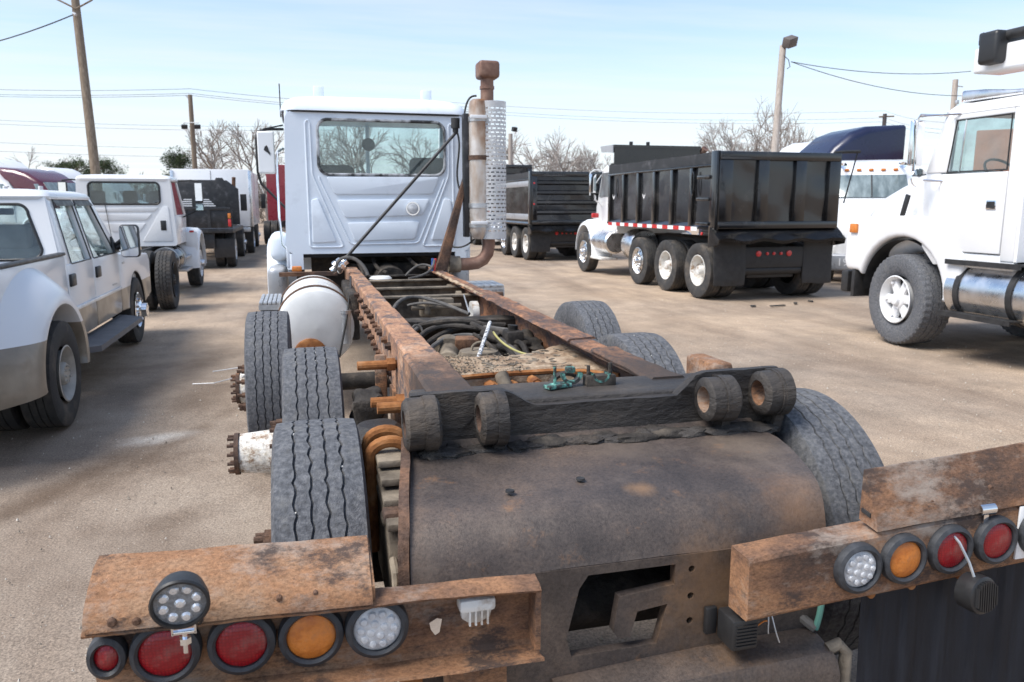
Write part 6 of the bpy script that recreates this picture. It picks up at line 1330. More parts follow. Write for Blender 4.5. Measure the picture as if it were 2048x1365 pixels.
    if tail == 'v':
        for x, w in ((-W + 0.16, 0.13), (-W * 0.28, 0.11), (W * 0.33, 0.11), (W - 0.14, 0.11)):
            b = B(); b.bb(x - w, x + w, y0 - 0.09, y0 - 0.012, z0 + 0.15, z1 - 0.14, 0.010); b.obj('gate_rib', bedmat, tg)
    else:
        for k in range(4):
            z = z0 + 0.42 + (z1 - z0 - 0.55) * k / 3.6
            b = B(); b.panel([(-W + 0.2, y0 - 0.015, z - 0.10), (-W + 0.2, y0 - 0.09, z - 0.05), (-W + 0.2, y0 - 0.09, z + 0.02), (-W + 0.2, y0 - 0.015, z + 0.06)], (2 * W - 0.4, 0, 0)); b.obj('gate_rib', bedmat, tg)
        for s in (-1, 1):
            b = B(); b.bb(s * (W - 0.2), s * (W - 0.02), y0 - 0.10, y0 - 0.012, z0 + 0.15, z1 - 0.14, 0.01); b.obj('gate_rib', bedmat, tg)
            for z in (z1 - 0.35, z0 + 0.65):
                b = B(); b.lathe([(0, 0.03), (-0.02, 0.028), (-0.025, 0.001)], (s * (W - 0.1), y0 - 0.10, z), 'Y', 12); b.obj('marker_lamp', 'red_refl', tg)
    for s in (-1, 1):
        b = B(); b.bb(s * (W - 0.06), s * (W + 0.02), y0 - 0.05, y0 + 0.16, z0 - 0.30, z1 + 0.02, 0.008); b.obj('corner_post', bedmat, P)
    # lower apron lip
    b = B(); n = 20; rows = []
    for i in range(n + 1):
        x = -W - 0.05 + (2 * W + 0.1) * i / n; w_ = 0.025 * math.sin(i * 1.1) + 0.02 * mnoise.noise(Vector((x * 2, 1, 1)))
        rows.append([b.bm.verts.new((x, y, z)) for y, z in ((y0 - 0.02, z0 + 0.03), (y0 - 0.14, z0 - 0.06), (y0 - 0.26, z0 - 0.17 + w_), (y0 - 0.25, z0 - 0.23 + w_))])
    for r0, r1 in zip(rows, rows[1:]):
        for k in range(3): b.bm.faces.new((r0[k], r0[k + 1], r1[k + 1], r1[k]))
    bmesh.ops.solidify(b.bm, geom=list(b.bm.faces), thickness=0.02); b.obj('spreader_apron', bedmat, P, ang=40)
    for s in (-1, 1):
        b = B(); b.panel([(s * (W + 0.05), y0 + 0.05, z0 + 0.05), (s * (W + 0.05), y0 - 0.28, z0 - 0.16), (s * (W + 0.05), y0 - 0.26, z0 - 0.26), (s * (W + 0.05), y0 + 0.1, z0 - 0.32)], (-s * 0.02, 0, 0)); b.obj('apron_cheek', bedmat, P)
    # rear crossbar with lights, machinery below
    ry = axles[0] - 0.62
    b = B(); b.bb(-0.62, 0.62, ry, ry + 0.08, 0.60, 0.98, 0.01); b.cyl((-0.6, ry + 0.1, 0.55), (0.6, ry + 0.1, 0.55), 0.09, n=14); b.bb(-0.5, 0.5, ry + 0.1, ry + 0.4, 0.40, 0.58, 0.03); rb = b.obj('rear_crossbar', 'black_matt', P)
    for x, r in ((-0.34, 0.055), (-0.16, 0.03), (-0.02, 0.03), (0.30, 0.055), (0.13, 0.03)):
        b = B(); b.lathe([(0, r), (-0.02, r * 0.95), (-0.025, 0.001)], (x, ry, 0.86), 'Y', 16); b.obj('tail_lamp', 'red_refl', rb)
    for y in axles[:2]:
        b = B(); b.lathe([(-W + 0.2, 0.07), (W - 0.2, 0.07)], (0, y, 0.52), 'X', 16); b.lathe([(-0.2, 0.07), (-0.12, 0.2), (0.12, 0.2), (0.2, 0.07)], (0, y, 0.52), 'X', 20); b.obj('axle_housing', 'black_matt', P)
    # cab, hood, tank
    c0 = y1 + 0.12
    rings = [[(x, y, z) for x, z in rrect(-w, w, 1.05, zt, 0.12, 5)] for y, w, zt in ((c0, 0.96, 2.72), (c0 + 0.9, 0.96, 2.74), (c0 + 1.05, 0.95, 2.70), (c0 + 1.35, 0.95, 1.95), (c0 + 1.7, 0.85, 1.80), (steer_y + 0.4, 0.70, 1.66), (steer_y + 0.95, 0.60, 1.50), (steer_y + 1.05, 0.52, 1.40))]
    b = B(); b.loft(rings); cb = b.obj('cab', cabmat, P, ang=40)
    for s in (-1, 1):
        b = B(); b.panel([(s * 0.965, c0 + 0.18, 1.95), (s * 0.965, c0 + 1.22, 1.95), (s * 0.962, c0 + 1.0, 2.55), (s * 0.962, c0 + 0.18, 2.55)], (s * 0.006, 0, 0)); b.obj('door_glass', 'screen', cb)
        rings = []
        for i in range(17):
            a = R(0 + 190 * i / 16); rings.append([(s * x, steer_y + r * math.cos(a), 0.54 + r * math.sin(a) * 1.15) for x, r in ((0.70, 0.74), (1.10, 0.72), (1.22, 0.66), (1.23, 0.60), (0.70, 0.58))])
        b = B(); b.loft(rings); b.obj('front_fender', cabmat, P, ang=60)
        b = B(); b.tube([(s * 0.95, c0 + 1.0, 2.6), (s * 1.22, c0 + 0.9, 2.62), (s * 1.36, c0 + 0.85, 2.55), (s * 1.36, c0 + 0.85, 2.0), (s * 0.97, c0 + 1.1, 1.75)], 0.018, 6); b.tube([(s * 1.34, c0 + 0.85, 2.1), (s * 1.0, c0 + 1.0, 2.5)], 0.012, 6); ma = b.obj('mirror_arm', 'white' if detail else 'black_matt', P)
        b = B(); b.bb(s * 1.22, s * 1.40, c0 + 0.78, c0 + 0.84, 2.05, 2.52, 0.02); b.obj('mirror_housing', 'chrome', ma)
        b = B(); b.lathe([(-0.03, 0.001), (-0.03, 0.09), (0.03, 0.07), (0.03, 0.001)], (s * 1.31, c0 + 0.82, 1.93), 'Y', 16); b.obj('convex_mirror', 'chrome', ma)
        b = B(); b.lathe([(c0 + 0.1, 0.001), (c0 + 0.1, 0.24), (c0 + 0.14, 0.28), (c0 + 1.5, 0.28), (c0 + 1.54, 0.24), (c0 + 1.54, 0.001)], (s * 0.95, 0, 0.82), 'Y', 28); b.obj('fuel_tank', 'alu', P)
        b = B(); b.bb(s * 0.80, s * 1.22, c0 + 0.3, c0 + 1.6, 0.38, 0.44, 0.01); b.obj('cab_step', 'white_old', P)
        b = B(); b.bb(s * 1.08, s * 1.26, steer_y - 0.72, steer_y - 0.62, 1.42, 1.54, 0.02); b.obj('turn_lamp', 'red_refl', P)
    if lift:
        b = B(); b.lathe([(axles[-1] + 0.62, 0.001), (axles[-1] + 0.62, 0.34), (axles[-1] + 0.68, 0.37), (axles[-1] + 1.15, 0.37), (axles[-1] + 1.2, 0.34), (axles[-1] + 1.2, 0.001)], (-0.80, 0, 0.82), 'Y', 32); b.obj('hydraulic_tank', 'alu', P)
    if shield:
        b = B(); b.bb(-W + 0.14, W - 0.14, y1 - 0.04, y1, z1 - 0.05, z1 + 0.46); b.obj('bulkhead', bedmat, P)
        b = B(); b.panel([(-W + 0.12, y1 - 0.06, z1 + 0.42), (-W + 0.12, y1 + 0.75, z1 + 0.46), (-W + 0.12, y1 + 0.78, z1 + 0.36), (-W + 0.12, y1 + 0.80, z1 + 0.50), (-W + 0.12, y1 - 0.06, z1 + 0.49)], (2 * W - 0.24, 0, 0)); cs = b.obj('cab_shield', bedmat, P)
        b = B(); b.panel([(-W + 0.10, y1 - 0.02, z1 + 0.49), (-W + 0.10, y1 + 0.80, z1 + 0.50), (-W + 0.10, y1 + 0.72, z1 + 0.36), (-W + 0.10, y1 - 0.02, z1 + 0.30)], (0.02, 0, 0)); b.obj('shield_cheek_lit', 'silver', cs)  # sky light on the black shield's end put in as silver colour
        for x in (-0.55, -0.1):
            b = B(); b.bb(x - 0.04, x + 0.04, y1 + 0.3, y1 + 0.36, z1 + 0.48, z1 + 0.60, 0.01); b.obj('roof_lamp', 'black_matt', cs)
    if detail:
        b = B(); b.tube([(W - 0.08, y1 + 0.15, 1.2), (W - 0.08, y1 + 0.15, 2.8), (W - 0.06, y1 + 0.10, 2.98), (W + 0.0, y1 - 0.05, 3.12)], 0.085, 14); b.obj('exhaust_stack', 'stack_rust', P)
        b = B(); b.tube([(W - 0.12, y0 - 0.02, z1 + 0.02), (W + 0.1, y0 - 0.02, z1 + 0.04), (W + 0.42, y0 - 0.02, z1 + 0.05)], 0.03, 8); b.tube([(W + 0.40, y0, z1 + 0.08), (W + 0.16, y0, z1 - 0.9)], 0.014, 6); b.obj('tarp_arm', 'black_matt', P)
    return P
dump_truck('white cab dump truck with glossy black ribbed bed and red white tape', (8.48, 12.82, 0), (0.0, 5.15, 1.30, 2.68), shield=True)
dump_truck('black dump truck with horizontally ribbed tailgate and pale side stripes', (8.15, 23.7, 0), (0.0, 4.6, 1.12, 2.76), tail='h', side='band', cabmat='black', axles=(0.62, 1.99, 3.4), steer_y=6.6, W=1.22, tape=False, detail=False, lift=True)
dump_truck('dark dump truck with tall bed showing over the ribbed tailgate truck', (8.6, 33.5, 0), (0.0, 4.6, 1.2, 3.45), tail='h', side='band', cabmat='black', axles=(0.62, 1.99, 3.4), steer_y=6.6, W=1.25, tape=False, detail=False)

# ------------------------------------------------------------ sleeper tractors
def tractor(name, label, loc, rz, paint, roof=3.75, slope=True, bumper='silver', number=None, sleeper_len=1.9, visor=True, group=None):
    """heading +Y, origin on the ground under the front axle"""
    P = thing(name, label, 'truck', loc, rz, group)
    secs = [(1.30, 0.80, 0.70, 1.25, 0.10), (1.22, 0.92, 0.55, 1.42, 0.16), (0.6, 1.00, 0.60, 1.66, 0.22), (-0.2, 1.03, 0.75, 1.86, 0.25), (-0.75, 1.04, 0.85, 1.98, 0.22), (-0.95, 1.04, 0.85, 2.05, 0.2), (-1.45, 1.05, 0.85, 2.72, 0.2), (-1.65, 1.08, 0.85, 2.84, 0.22)]
    if slope: secs += [(-2.1, 1.14, 0.85, 2.84 + (roof - 2.84) * 0.5, 0.26), (-2.6, 1.19, 0.85, 2.84 + (roof - 2.84) * 0.82, 0.28), (-3.1, 1.2, 0.85, roof - 0.05, 0.25), (-1.65 - sleeper_len, 1.2, 0.85, roof, 0.12), (-1.68 - sleeper_len, 1.19, 0.87, roof - 0.02, 0.10)]
    else: secs += [(-1.75, 1.12, 0.85, 2.88, 0.2), (-1.65 - sleeper_len, 1.15, 0.85, 2.95, 0.12)]
    b = B(); b.loft([[(x, y, z) for x, z in rrect(-w, w, zb, zt, r, 6)] for y, w, zb, zt, r in secs]); body = b.obj('cab', paint, P, ang=45)
    b = B(); b.panel([(-0.90, -0.97, 2.10), (0.90, -0.97, 2.10), (0.84, -1.425, 2.69), (-0.84, -1.425, 2.69)], (0, 0.02, 0.015), 0.006); ws = b.obj('windshield', 'screen', body)
    b = B(); b.panel([(-0.014, -0.955, 2.11), (0.014, -0.955, 2.11), (0.014, -1.40, 2.69), (-0.014, -1.40, 2.69)], (0, 0.02, 0.02)); b.obj('windshield_post', 'black_matt', ws)
    for s in (-1, 1):
        b = B(); b.panel([(s * 1.035, -1.10, 2.10), (s * 1.035, -1.95, 2.10), (s * 1.06, -1.95, 2.62), (s * 1.05, -1.48, 2.62)], (s * 0.03, 0, 0), 0.004); b.obj('door_glass', 'screen', body)
        b = B(); b.panel([(s * (1.15 if slope else 1.09), -1.0, 1.99), (s * (1.15 if slope else 1.09), -2.05, 1.99), (s * 1.12, -2.05, 1.0), (s * 1.08, -1.0, 1.0)], (-s * 0.06, 0, 0), 0.01); b.obj('door', paint, body)
        rings = []
        for i in range(17):
            a = R(0 + 190 * i / 16); rings.append([(s * x, r * math.cos(a), 0.52 + r * math.sin(a) * 1.1) for x, r in ((0.80, 0.74), (1.12, 0.72), (1.20, 0.66), (1.21, 0.60), (0.80, 0.58))])
        b = B(); b.loft(rings); b.obj('front_fender', paint, P, ang=60)
        b = B(); b.loft([[(s * x, y, z) for x, z in ((0.70, 0.98), (0.98, 1.02), (0.99, 1.16), (0.72, 1.20))] for y in (1.16, 1.25)]); b.obj('headlight', 'clear', body)
        wheel(P, s * 1.02, 0, 0.52, 0.28, 0.286, s, 'steer', 'alu', 'alu')
        for y in (-4.6, -5.95):
            wheel(P, s * 1.06, y, 0.52, 0.28, 0.286, s, 'dish', 'alu', 'alu'); wheel(P, s * 0.75, y, 0.52, 0.28, 0.286, s, None)
        b = B(); b.bb(s * 0.38, s * 0.45, -6.6, 0.8, 0.75, 1.02); b.obj('frame_rail', 'black_matt', P)
        b = B(); b.tube([(s * 1.05, -1.2, 2.5), (s * 1.30, -1.1, 2.5), (s * 1.30, -1.1, 2.0), (s * 1.06, -1.1, 1.95)], 0.02, 6); ma = b.obj('mirror_arm', 'black_matt', P)
        b = B(); b.bb(s * 1.20, s * 1.40, -1.16, -1.06, 2.0, 2.52, 0.04, 3); b.obj('mirror_housing', 'white', ma)
        b = B(); b.lathe([(-3.4, 0.001), (-3.4, 0.28), (-1.7, 0.28), (-1.7, 0.001)], (s * 0.92, 0, 0.72), 'Y', 24); b.obj('fuel_tank', 'alu', P)
    b = B(); b.bb(-1.15, 1.15, 1.18, 1.42, 0.34, 0.74, 0.06, 3); bp = b.obj('front_bumper', bumper, P)
    b = B(); b.bb(-0.46, 0.46, 1.27, 1.33, 0.80, 1.30, 0.03); gr_ = b.obj('grille', 'black_matt', P)
    for k in range(6):
        b = B(); b.bb(-0.45, 0.45, 1.325, 1.34, 0.84 + 0.075 * k, 0.865 + 0.075 * k); b.obj('grille_bar', 'chrome', gr_)
    if visor:
        for x in (-0.6, -0.3, 0, 0.3, 0.6):
            b = B(); b.box((x, -1.58, 2.845), (0.12, 0.10, 0.06), None, 0.02); b.obj('clearance_lamp', 'amber', body)
        for s in (-1, 1):
            b = B(); b.tube([(s * 0.72, -1.2, 2.94), (s * 0.72, -1.9, 3.0)], 0.035, 8); b.lathe([(-1.2, 0.001), (-1.17, 0.085), (-1.25, 0.06)], (s * 0.72, 0, 2.94), 'Y', 16); b.obj('air_horn', 'chrome', P)
    if number:
        cu = bpy.data.curves.new('number', 'FONT'); cu.body = number; cu.size = 0.26; cu.extrude = 0.003
        to = bpy.data.objects.new('number', cu); COL.objects.link(to)
        dg = bpy.context.evaluated_depsgraph_get(); me = bpy.data.meshes.new_from_object(to.evaluated_get(dg)); bpy.data.objects.remove(to)
        me.materials.append(M['white_refl'])
        put('number', me, bp, (0.92, 1.425, 0.46), (R(90), 0, R(180)))
    return P
def at(px, py, d):
    """world point d metres from the lens along the view line of a photograph position"""
    p_ = math.atan((682.5 - 410) / 1560.0); yw = R(14.989)
    f = Vector((math.sin(yw) * math.cos(p_), math.cos(yw) * math.cos(p_), -math.sin(p_))); r = Vector((math.cos(yw), -math.sin(yw), 0)); u = r.cross(f)
    v = f + r * (px - 1024) / 1560 - u * (py - 682.5) / 1560
    return Vector((0, 0, 1.75)) + v * d
def hd(dx, dy): return math.atan2(-dx, dy)
st_ = tractor('sleeper_tractor', 'white sleeper tractor with amber roof lights, nose showing behind the black dump bed', (12.85, 15.5, 0), hd(-0.55, -0.84), 'white', 3.2, True, 'silver', '19')
st_.scale = (0.92, 0.92, 0.915)
def park(px, py, depth, hx, hy, back):
    """ground origin for a tractor whose point `back` metres behind its front axle sits on this line of sight"""
    h = Vector((hx, hy, 0)).normalized(); q = at(px, py, depth); q.z = 0
    return tuple(q + h * back), hd(h.x, h.y)
l_, r_ = park(1745, 262, 24.5, -0.95, 0.12, 3.95); tractor('sleeper_tractor', 'navy blue sleeper tractor with high glossy roof fairing', l_, r_, 'navy', 4.12, True, 'silver', None, 2.6, False)
l_, r_ = park(1640, 275, 29, -0.97, -0.25, 3.4); tractor('sleeper_tractor', 'white sleeper tractor whose pale roof shows beside the navy one', l_, r_, 'white', 4.1, True, 'silver', None, 2.2, False)
l_, r_ = park(44, 368, 34, 0.86, -0.5, 1.6); tractor('sleeper_tractor', 'white sleeper tractor with amber lights beyond the crew cab pickup roof', l_, r_, 'white', 3.8, True)
l_, r_ = park(112, 368, 34, 0.86, -0.5, 1.6); tractor('sleeper_tractor', 'maroon sleeper tractor between two white ones', l_, r_, 'maroon', 3.35, True, 'silver', None, 1.9, False)
l_, r_ = park(140, 360, 50, 0.86, -0.5, 2.4); tractor('sleeper_tractor', 'white sleeper tractor with long roof fairing behind the maroon one', l_, r_, 'white', 4.1, True, 'silver', None, 2.0, False)
l_, r_ = park(230, 360, 56, 0.86, -0.5, 2.4); tractor('sleeper_tractor', 'white sleeper tractor farthest along the angled row', l_, r_, 'white', 3.7, True, 'silver', None, 2.0, False)
l_, r_ = park(1195, 345, 42, -0.95, -0.3, 2.4); tractor('sleeper_tractor', 'bright red sleeper tractor just showing beside the dump truck mirror', l_, r_, 'red_paint', 3.4, True, 'silver', None, 2.0, False)
tractor('red_tractor', 'red sleeper tractor standing far up the lane beyond the box truck', (-0.1, 43.0, 0), hd(0.05, 1), 'red_paint', 3.6, True, 'silver', None, 2.2, False)

# ------------------------------------------------------------ white boom truck on the right
def boom_truck():
    P = thing('boom_truck', 'white conventional boom truck with sloped hood and silver fuel tank', 'truck', (8.42, 8.22, 0))
    L = -1.20
    # hood and cowl (heading +Y)
    b = B(); b.loft([[(x, y, z) for x, z in rrect(-w, w, zb, zt, r, 6)] for y, w, zb, zt, r in ((-0.22, 1.02, 1.15, 2.16, 0.22), (0.05, 1.00, 1.15, 2.10, 0.22), (0.4, 0.98, 1.05, 2.0, 0.22), (0.75, 0.96, 0.95, 1.86, 0.22), (0.95, 0.92, 0.92, 1.70, 0.2), (1.08, 0.86, 0.95, 1.52, 0.16))]); hood = b.obj('hood', 'white', P, ang=45)
    for s in (-1, 1):
        # fender slab with arch
        pts = [(-0.98, 0.62), (-0.70, 0.62)] + arc(0.0, 0.64, 0.72, 178, 14, 14) + [(0.74, 0.88), (0.98, 0.88), (1.04, 1.0), (1.04, 1.40), (0.92, 1.54), (0.4, 1.64), (-0.40, 1.60), (-0.78, 1.34), (-0.98, 1.18)]
        b = B(); b.panel([(s * 1.20, y, z) for y, z in pts], (-s * 0.30, 0, 0), 0.05, 3); fe = b.obj('front_fender', 'white', P, ang=50)
        b = B(); b.lathe([(s * 0.75, 0.68), (s * 1.15, 0.68)], (0, 0, 0.64), 'X', 28, a0=0, a1=PI); b.obj('wheel_well', 'black_matt', P)
        b = B(); b.bb(s * 0.85, s * 1.19, 0.80, 0.86, 0.52, 0.89, 0.004); b.obj('splash_flap', 'black_matt', P)
        b = B(); b.bb(s * 1.20, s * 1.235, 0.78, 0.92, 1.38, 1.50, 0.012); b.obj('turn_lamp', 'amber', fe)
        t = wheel(P, s * 1.0, 0, 0.57, 0.40, 0.30, s, None, steer=R(-6) if s < 0 else R(-6), tyre='lug', tmat='rubber', N=176)
        # six spoke white wheel
        w = 0.40
        b = B(); b.lathe([(-w / 2 + 0.0, 0.302), (-w / 2 - 0.006, 0.29), (-w / 2 + 0.03, 0.272), (-w / 2 + 0.10, 0.255), (-w / 2 + 0.18, 0.25)], (0, 0, 0), 'X', 48); b.obj('rim', 'white', t)
        b = B(); b.lathe([(-w / 2 + 0.16, 0.12), (-w / 2 + 0.05, 0.115), (-w / 2 + 0.035, 0.10), (-w / 2 + 0.03, 0.07), (-w / 2 - 0.01, 0.065), (-w / 2 - 0.015, 0.05), (-w / 2 - 0.015, 0.001)], (0, 0, 0), 'X', 36); b.obj('hub', 'white', t)
        for k in range(6):
            a = 2 * PI * k / 6; rot = lambda p: (p[0], p[1] * math.cos(a) - p[2] * math.sin(a), p[1] * math.sin(a) + p[2] * math.cos(a))
            sp = [(-w / 2 + 0.05, -0.05, 0.08), (-w / 2 + 0.05, 0.05, 0.08), (-w / 2 + 0.07, 0.062, 0.258), (-w / 2 + 0.07, -0.062, 0.258)]
            b = B(); b.panel([rot(p) for p in sp], (0.06, 0, 0), 0.012, 2); b.obj('spoke', 'white', t)
            nu = rot((-w / 2 + 0.06, 0, 0.235)); b = B(); b.cyl(nu, (nu[0] - 0.025, nu[1], nu[2]), 0.018, n=6); b.obj('wheel_nut', 'white', t)
        b = B(); b.lathe([(-w / 2 + 0.17, 0.001), (-w / 2 + 0.17, 0.255)], (0, 0, 0), 'X', 32); b.obj('brake_drum', 'grime', t)
        # door
        D = B(); D.panel([(s * 1.17, y, z) for y, z in ((-1.42, 1.22), (-0.62, 1.22), (-0.52, 1.34), (-0.52, 2.10), (-1.42, 2.10))], (-s * 0.05, 0, 0), 0.012, 3); D = D.obj('door', 'white', P)
        b = B(); b.panel([(s * 1.165, y, z) for y, z in ((-1.60, 1.15), (-1.43, 1.15), (-1.43, 2.78), (-1.60, 2.78))], (-s * 0.05, 0, 0), 0.012); b.obj('cab_pillar', 'white', P)
        b = B(); b.panel([(s * 1.165, y, z) for y, z in ((-1.43, 2.70), (-0.62, 2.70), (-0.66, 2.80), (-1.43, 2.80))], (-s * 0.05, 0, 0), 0.01); b.obj('window_header', 'white', P)
        b = B(); b.panel([(s * 1.165, y, z) for y, z in ((-0.62, 2.12), (-0.28, 2.12), (-0.52, 2.78), (-0.66, 2.78))], (-s * 0.06, 0, 0), 0.012); b.obj('cab_pillar', 'white', P)
        b = B(); b.panel([(s * 1.145, y, z) for y, z in ((-1.42, 2.11), (-0.60, 2.11), (-0.68, 2.70), (-1.42, 2.70))], (s * 0.004, 0, 0)); b.obj('door_glass', 'glass', D, ang=20)
        b = B(); b.tube([(s * 1.168, y, z) for y, z in ((-1.41, 2.12), (-0.61, 2.12), (-0.69, 2.69), (-1.41, 2.69))], 0.010, 6, closed=True); b.obj('window_trim', 'plastic', D)
        b = B(); b.tube([(s * 1.168, -0.78, 2.12), (s * 1.168, -0.82, 2.69)], 0.012, 6); b.obj('vent_post', 'chrome', D)
        b = B(); b.bb(s * 1.168, s * 1.185, -1.33, -1.20, 1.70, 1.80, 0.01); h_ = b.obj('door_handle', 'chrome', D)
        b = B(); b.bb(s * 1.184, s * 1.188, -1.315, -1.215, 1.715, 1.785); b.obj('handle_pocket', 'black_matt', h_)
        b = B(); b.panel([(s * 1.15, y, z) for y, z in ((-1.60, 1.05), (-0.50, 1.05), (-0.30, 1.25), (-0.24, 2.14), (-0.50, 2.12), (-0.50, 1.33), (-0.61, 1.21), (-1.60, 1.21))], (-s * 0.08, 0, 0), 0.008); b.obj('cowl_panel', 'white', P)
        b = B(); b.box((s * 1.16, 0.02, 1.72), (0.03, 0.07, 0.32), (R(16), 0, 0), 0.01); b.obj('hood_latch', 'plastic', hood)
        # mirror bracket
        b = B(); b.tube([(s * 1.15, -0.55, 2.76), (s * 1.40, -0.38, 2.78), (s * 1.42, -0.36, 2.72), (s * 1.42, -0.36, 2.12), (s * 1.38, -0.38, 2.04), (s * 1.16, -0.55, 2.02)], 0.014, 8); b.tube([(s * 1.15, -0.75, 2.76), (s * 1.40, -0.38, 2.76)], 0.010, 6); ma = b.obj('mirror_arm', 'chrome', P)
        b = B(); b.bb(s * 1.30, s * 1.47, -0.36, -0.30, 2.20, 2.72, 0.02, 3); mh = b.obj('mirror_housing', 'chrome', ma)
        b = B(); b.bb(s * 1.31, s * 1.46, -0.364, -0.362, 2.22, 2.70); b.obj('mirror_glass', 'mirror', mh)
        b = B(); b.lathe([(0.03, 0.001), (0.02, 0.06), (-0.02, 0.11), (-0.03, 0.105), (-0.035, 0.001)], (s * 1.39, -0.40, 2.06), 'Y', 28); b.obj('convex_mirror', 'chrome', ma)
        # tank, straps, steps
        b = B(); b.lathe([(-2.6, 0.001), (-2.6, 0.28), (-2.56, 0.33), (-0.78, 0.33), (-0.74, 0.28), (-0.735, 0.001)], (s * 0.90, 0, 0.78), 'Y', 40); tk = b.obj('fuel_tank', 'alu', P)
        for y in (-0.92, -1.62, -2.3):
            b = B(); b.lathe([(y, 0.332), (y, 0.345), (y - 0.07, 0.345), (y - 0.07, 0.332)], (s * 0.90, 0, 0.78), 'Y', 36, closed=True); b.obj('tank_strap', 'black_matt', tk)
        for z, x0, x1 in ((1.11, 0.9, 1.24), (0.52, 0.95, 1.30)):
            b = B()
            for k in range(4): b.bb(s * (x0 + (x1 - x0) * k / 4 + 0.01), s * (x0 + (x1 - x0) * (k + 1) / 4), -1.75, -0.80, z, z + 0.02)
            b.bb(s * (x1 - 0.01), s * (x1 + 0.01), -1.77, -0.78, z - 0.03, z + 0.025); b.obj('cab_step', 'black_matt', P)
        b = B(); b.bb(s * 0.40, s * 0.48, -6.5, 1.3, 0.82, 1.08); b.obj('frame_rail', 'black_matt', P)
        for xc, st in ((1.06, 'dish'), (0.74, None)):
            for y in (-4.3, -5.7): wheel(P, s * xc, y, 0.52, 0.285, 0.286, s, st, 'white', 'white')
    # roof, back wall, windscreen, interior
    b = B(); b.loft([[(x, y, z) for x, y in rrect(-w, w, y0, y1, 0.14, 5)] for z, w, y0, y1 in ((2.76, 1.17, -1.62, -0.48), (2.80, 1.17, -1.63, -0.44), (2.86, 1.12, -1.58, -0.50), (2.90, 0.98, -1.5, -0.62), (2.91, 0.7, -1.3, -0.8))]); rf = b.obj('roof', 'white', P, ang=45)
    b = B(); b.bb(-1.16, 1.16, -1.64, -1.60, 1.15, 2.30); b.obj('cab_back', 'white', P)
    b = B(); b.panel([(-1.08, -0.26, 2.14), (1.08, -0.26, 2.14), (1.06, -0.50, 2.77), (-1.06, -0.50, 2.77)], (0, 0.005, 0)); b.obj('windshield', 'glass', P, ang=20)
    b = B(); b.bb(-1.1, 1.1, -1.6, -0.3, 1.1, 1.2); b.bb(-1.1, 1.1, -0.6, -0.28, 1.6, 2.12, 0.05); b.obj('cab_floor', 'interior', P)
    for x in (-0.6, 0.6):
        b = B(); b.bb(x - 0.25, x + 0.25, -1.5, -1.36, 1.6, 2.35, 0.06, 4); b.bb(x - 0.25, x + 0.25, -1.5, -0.95, 1.5, 1.66, 0.05); b.obj('seat', 'seat', P)
    b = B(); b.tube([(-0.6 + 0.22 * math.cos(2 * PI * i / 24), -0.82 + 0.14 * math.sin(2 * PI * i / 24), 2.12 + 0.15 * math.sin(2 * PI * i / 24)) for i in range(24)], 0.015, 6, closed=True); b.cyl((-0.6, -0.82, 2.12), (-0.6, -0.55, 1.9), 0.03, n=8); b.obj('steering_wheel', 'plastic', P)
    b = B(); b.bb(-1.1, 1.1, 1.05, 1.2, 0.55, 0.85, 0.03); b.obj('front_bumper', 'black_matt', P)
    b = B(); b.loft([[(x, y, z) for x, z in rrect(-0.98 - w, -0.98 + w, 2.90, 2.90 + h2, 0.03, 3)] for y, w, h2 in ((-0.62, 0.09, 0.13), (-0.9, 0.085, 0.11), (-1.2, 0.05, 0.07), (-1.35, 0.03, 0.06))]); mk_ = b.obj('clearance_lamp', 'alu', rf)
    b = B(); b.bb(-1.05, -0.91, -0.615, -0.59, 2.905, 3.02, 0.01); b.obj('lamp_lens', 'amber', mk_)
    # boom stowed over the cab
    b = B(); b.loft([[(x, y, z) for x, z in rrect(-0.22, 0.22, zb, zb + 0.30, 0.03, 3)] for y, zb in ((0.12, 3.36), (-6.0, 3.26))]); bm_ = b.obj('boom', 'white', P)
    b = B(); b.bb(-0.38, 0.10, -0.34, -0.06, 3.42, 3.80, 0.05, 3); b.bb(-0.30, 0.05, -0.06, 0.02, 3.66, 3.82, 0.03); b.obj('winch_head', 'plastic', bm_)
    b = B(); b.tube([(-0.20, -0.2, 3.74), (-0.20, -1.5, 3.73), (-0.20, -3, 3.70)], 0.06, 14); b.obj('hydraulic_hose_bundle', 'black_matt', bm_)
    b = B(); b.bb(-0.3, 0.3, -3.4, -2.8, 1.0, 3.25, 0.03); b.bb(-1.1, 1.1, -6.3, -1.9, 1.08, 1.2); b.obj('boom_pedestal', 'white', P)
boom_truck()

# orange freight trailer seen through the boom truck's windows
FT = thing('freight_trailer', 'rusty orange freight trailer seen through the boom truck cab windows', 'trailer', (22.0, 19.5, 0), R(40))
b = B(); b.bb(-6, 6, -1.25, 1.25, 1.1, 3.6, 0.03); fb = b.obj('trailer_box', 'brick_building', FT)
for k in range(20):
    b = B(); b.bb(-5.9 + k * 0.62, -5.82 + k * 0.62, -1.29, -1.251, 1.15, 3.55); b.obj('side_post', 'brick_building', fb)
for k in (-4.6, -3.3): wheel(FT, k, -0.95, 0.52, 0.28, 0.286, -1, 'dish').rotation_euler[2] = R(90)
b = B(); b.bb(3.0, 3.15, -0.8, -0.65, 0, 1.1); b.bb(3.0, 3.15, 0.65, 0.8, 0, 1.1); b.obj('landing_leg', 'black_matt', FT)
# ------------------------------------------------------------ poles, lamps and wires
def pole(label, base, top, r0, r1, mat='wood_pole', cat='utility pole'):
    P = thing('utility_pole', label, cat, base, world=True)
    b = B(); b.cyl(base, top, r0, r1, n=14); b.obj('pole_shaft', mat, P); return P
def ground_under(p, lean=(0, 0)): return (p.x + lean[0], p.y + lean[1], 0)
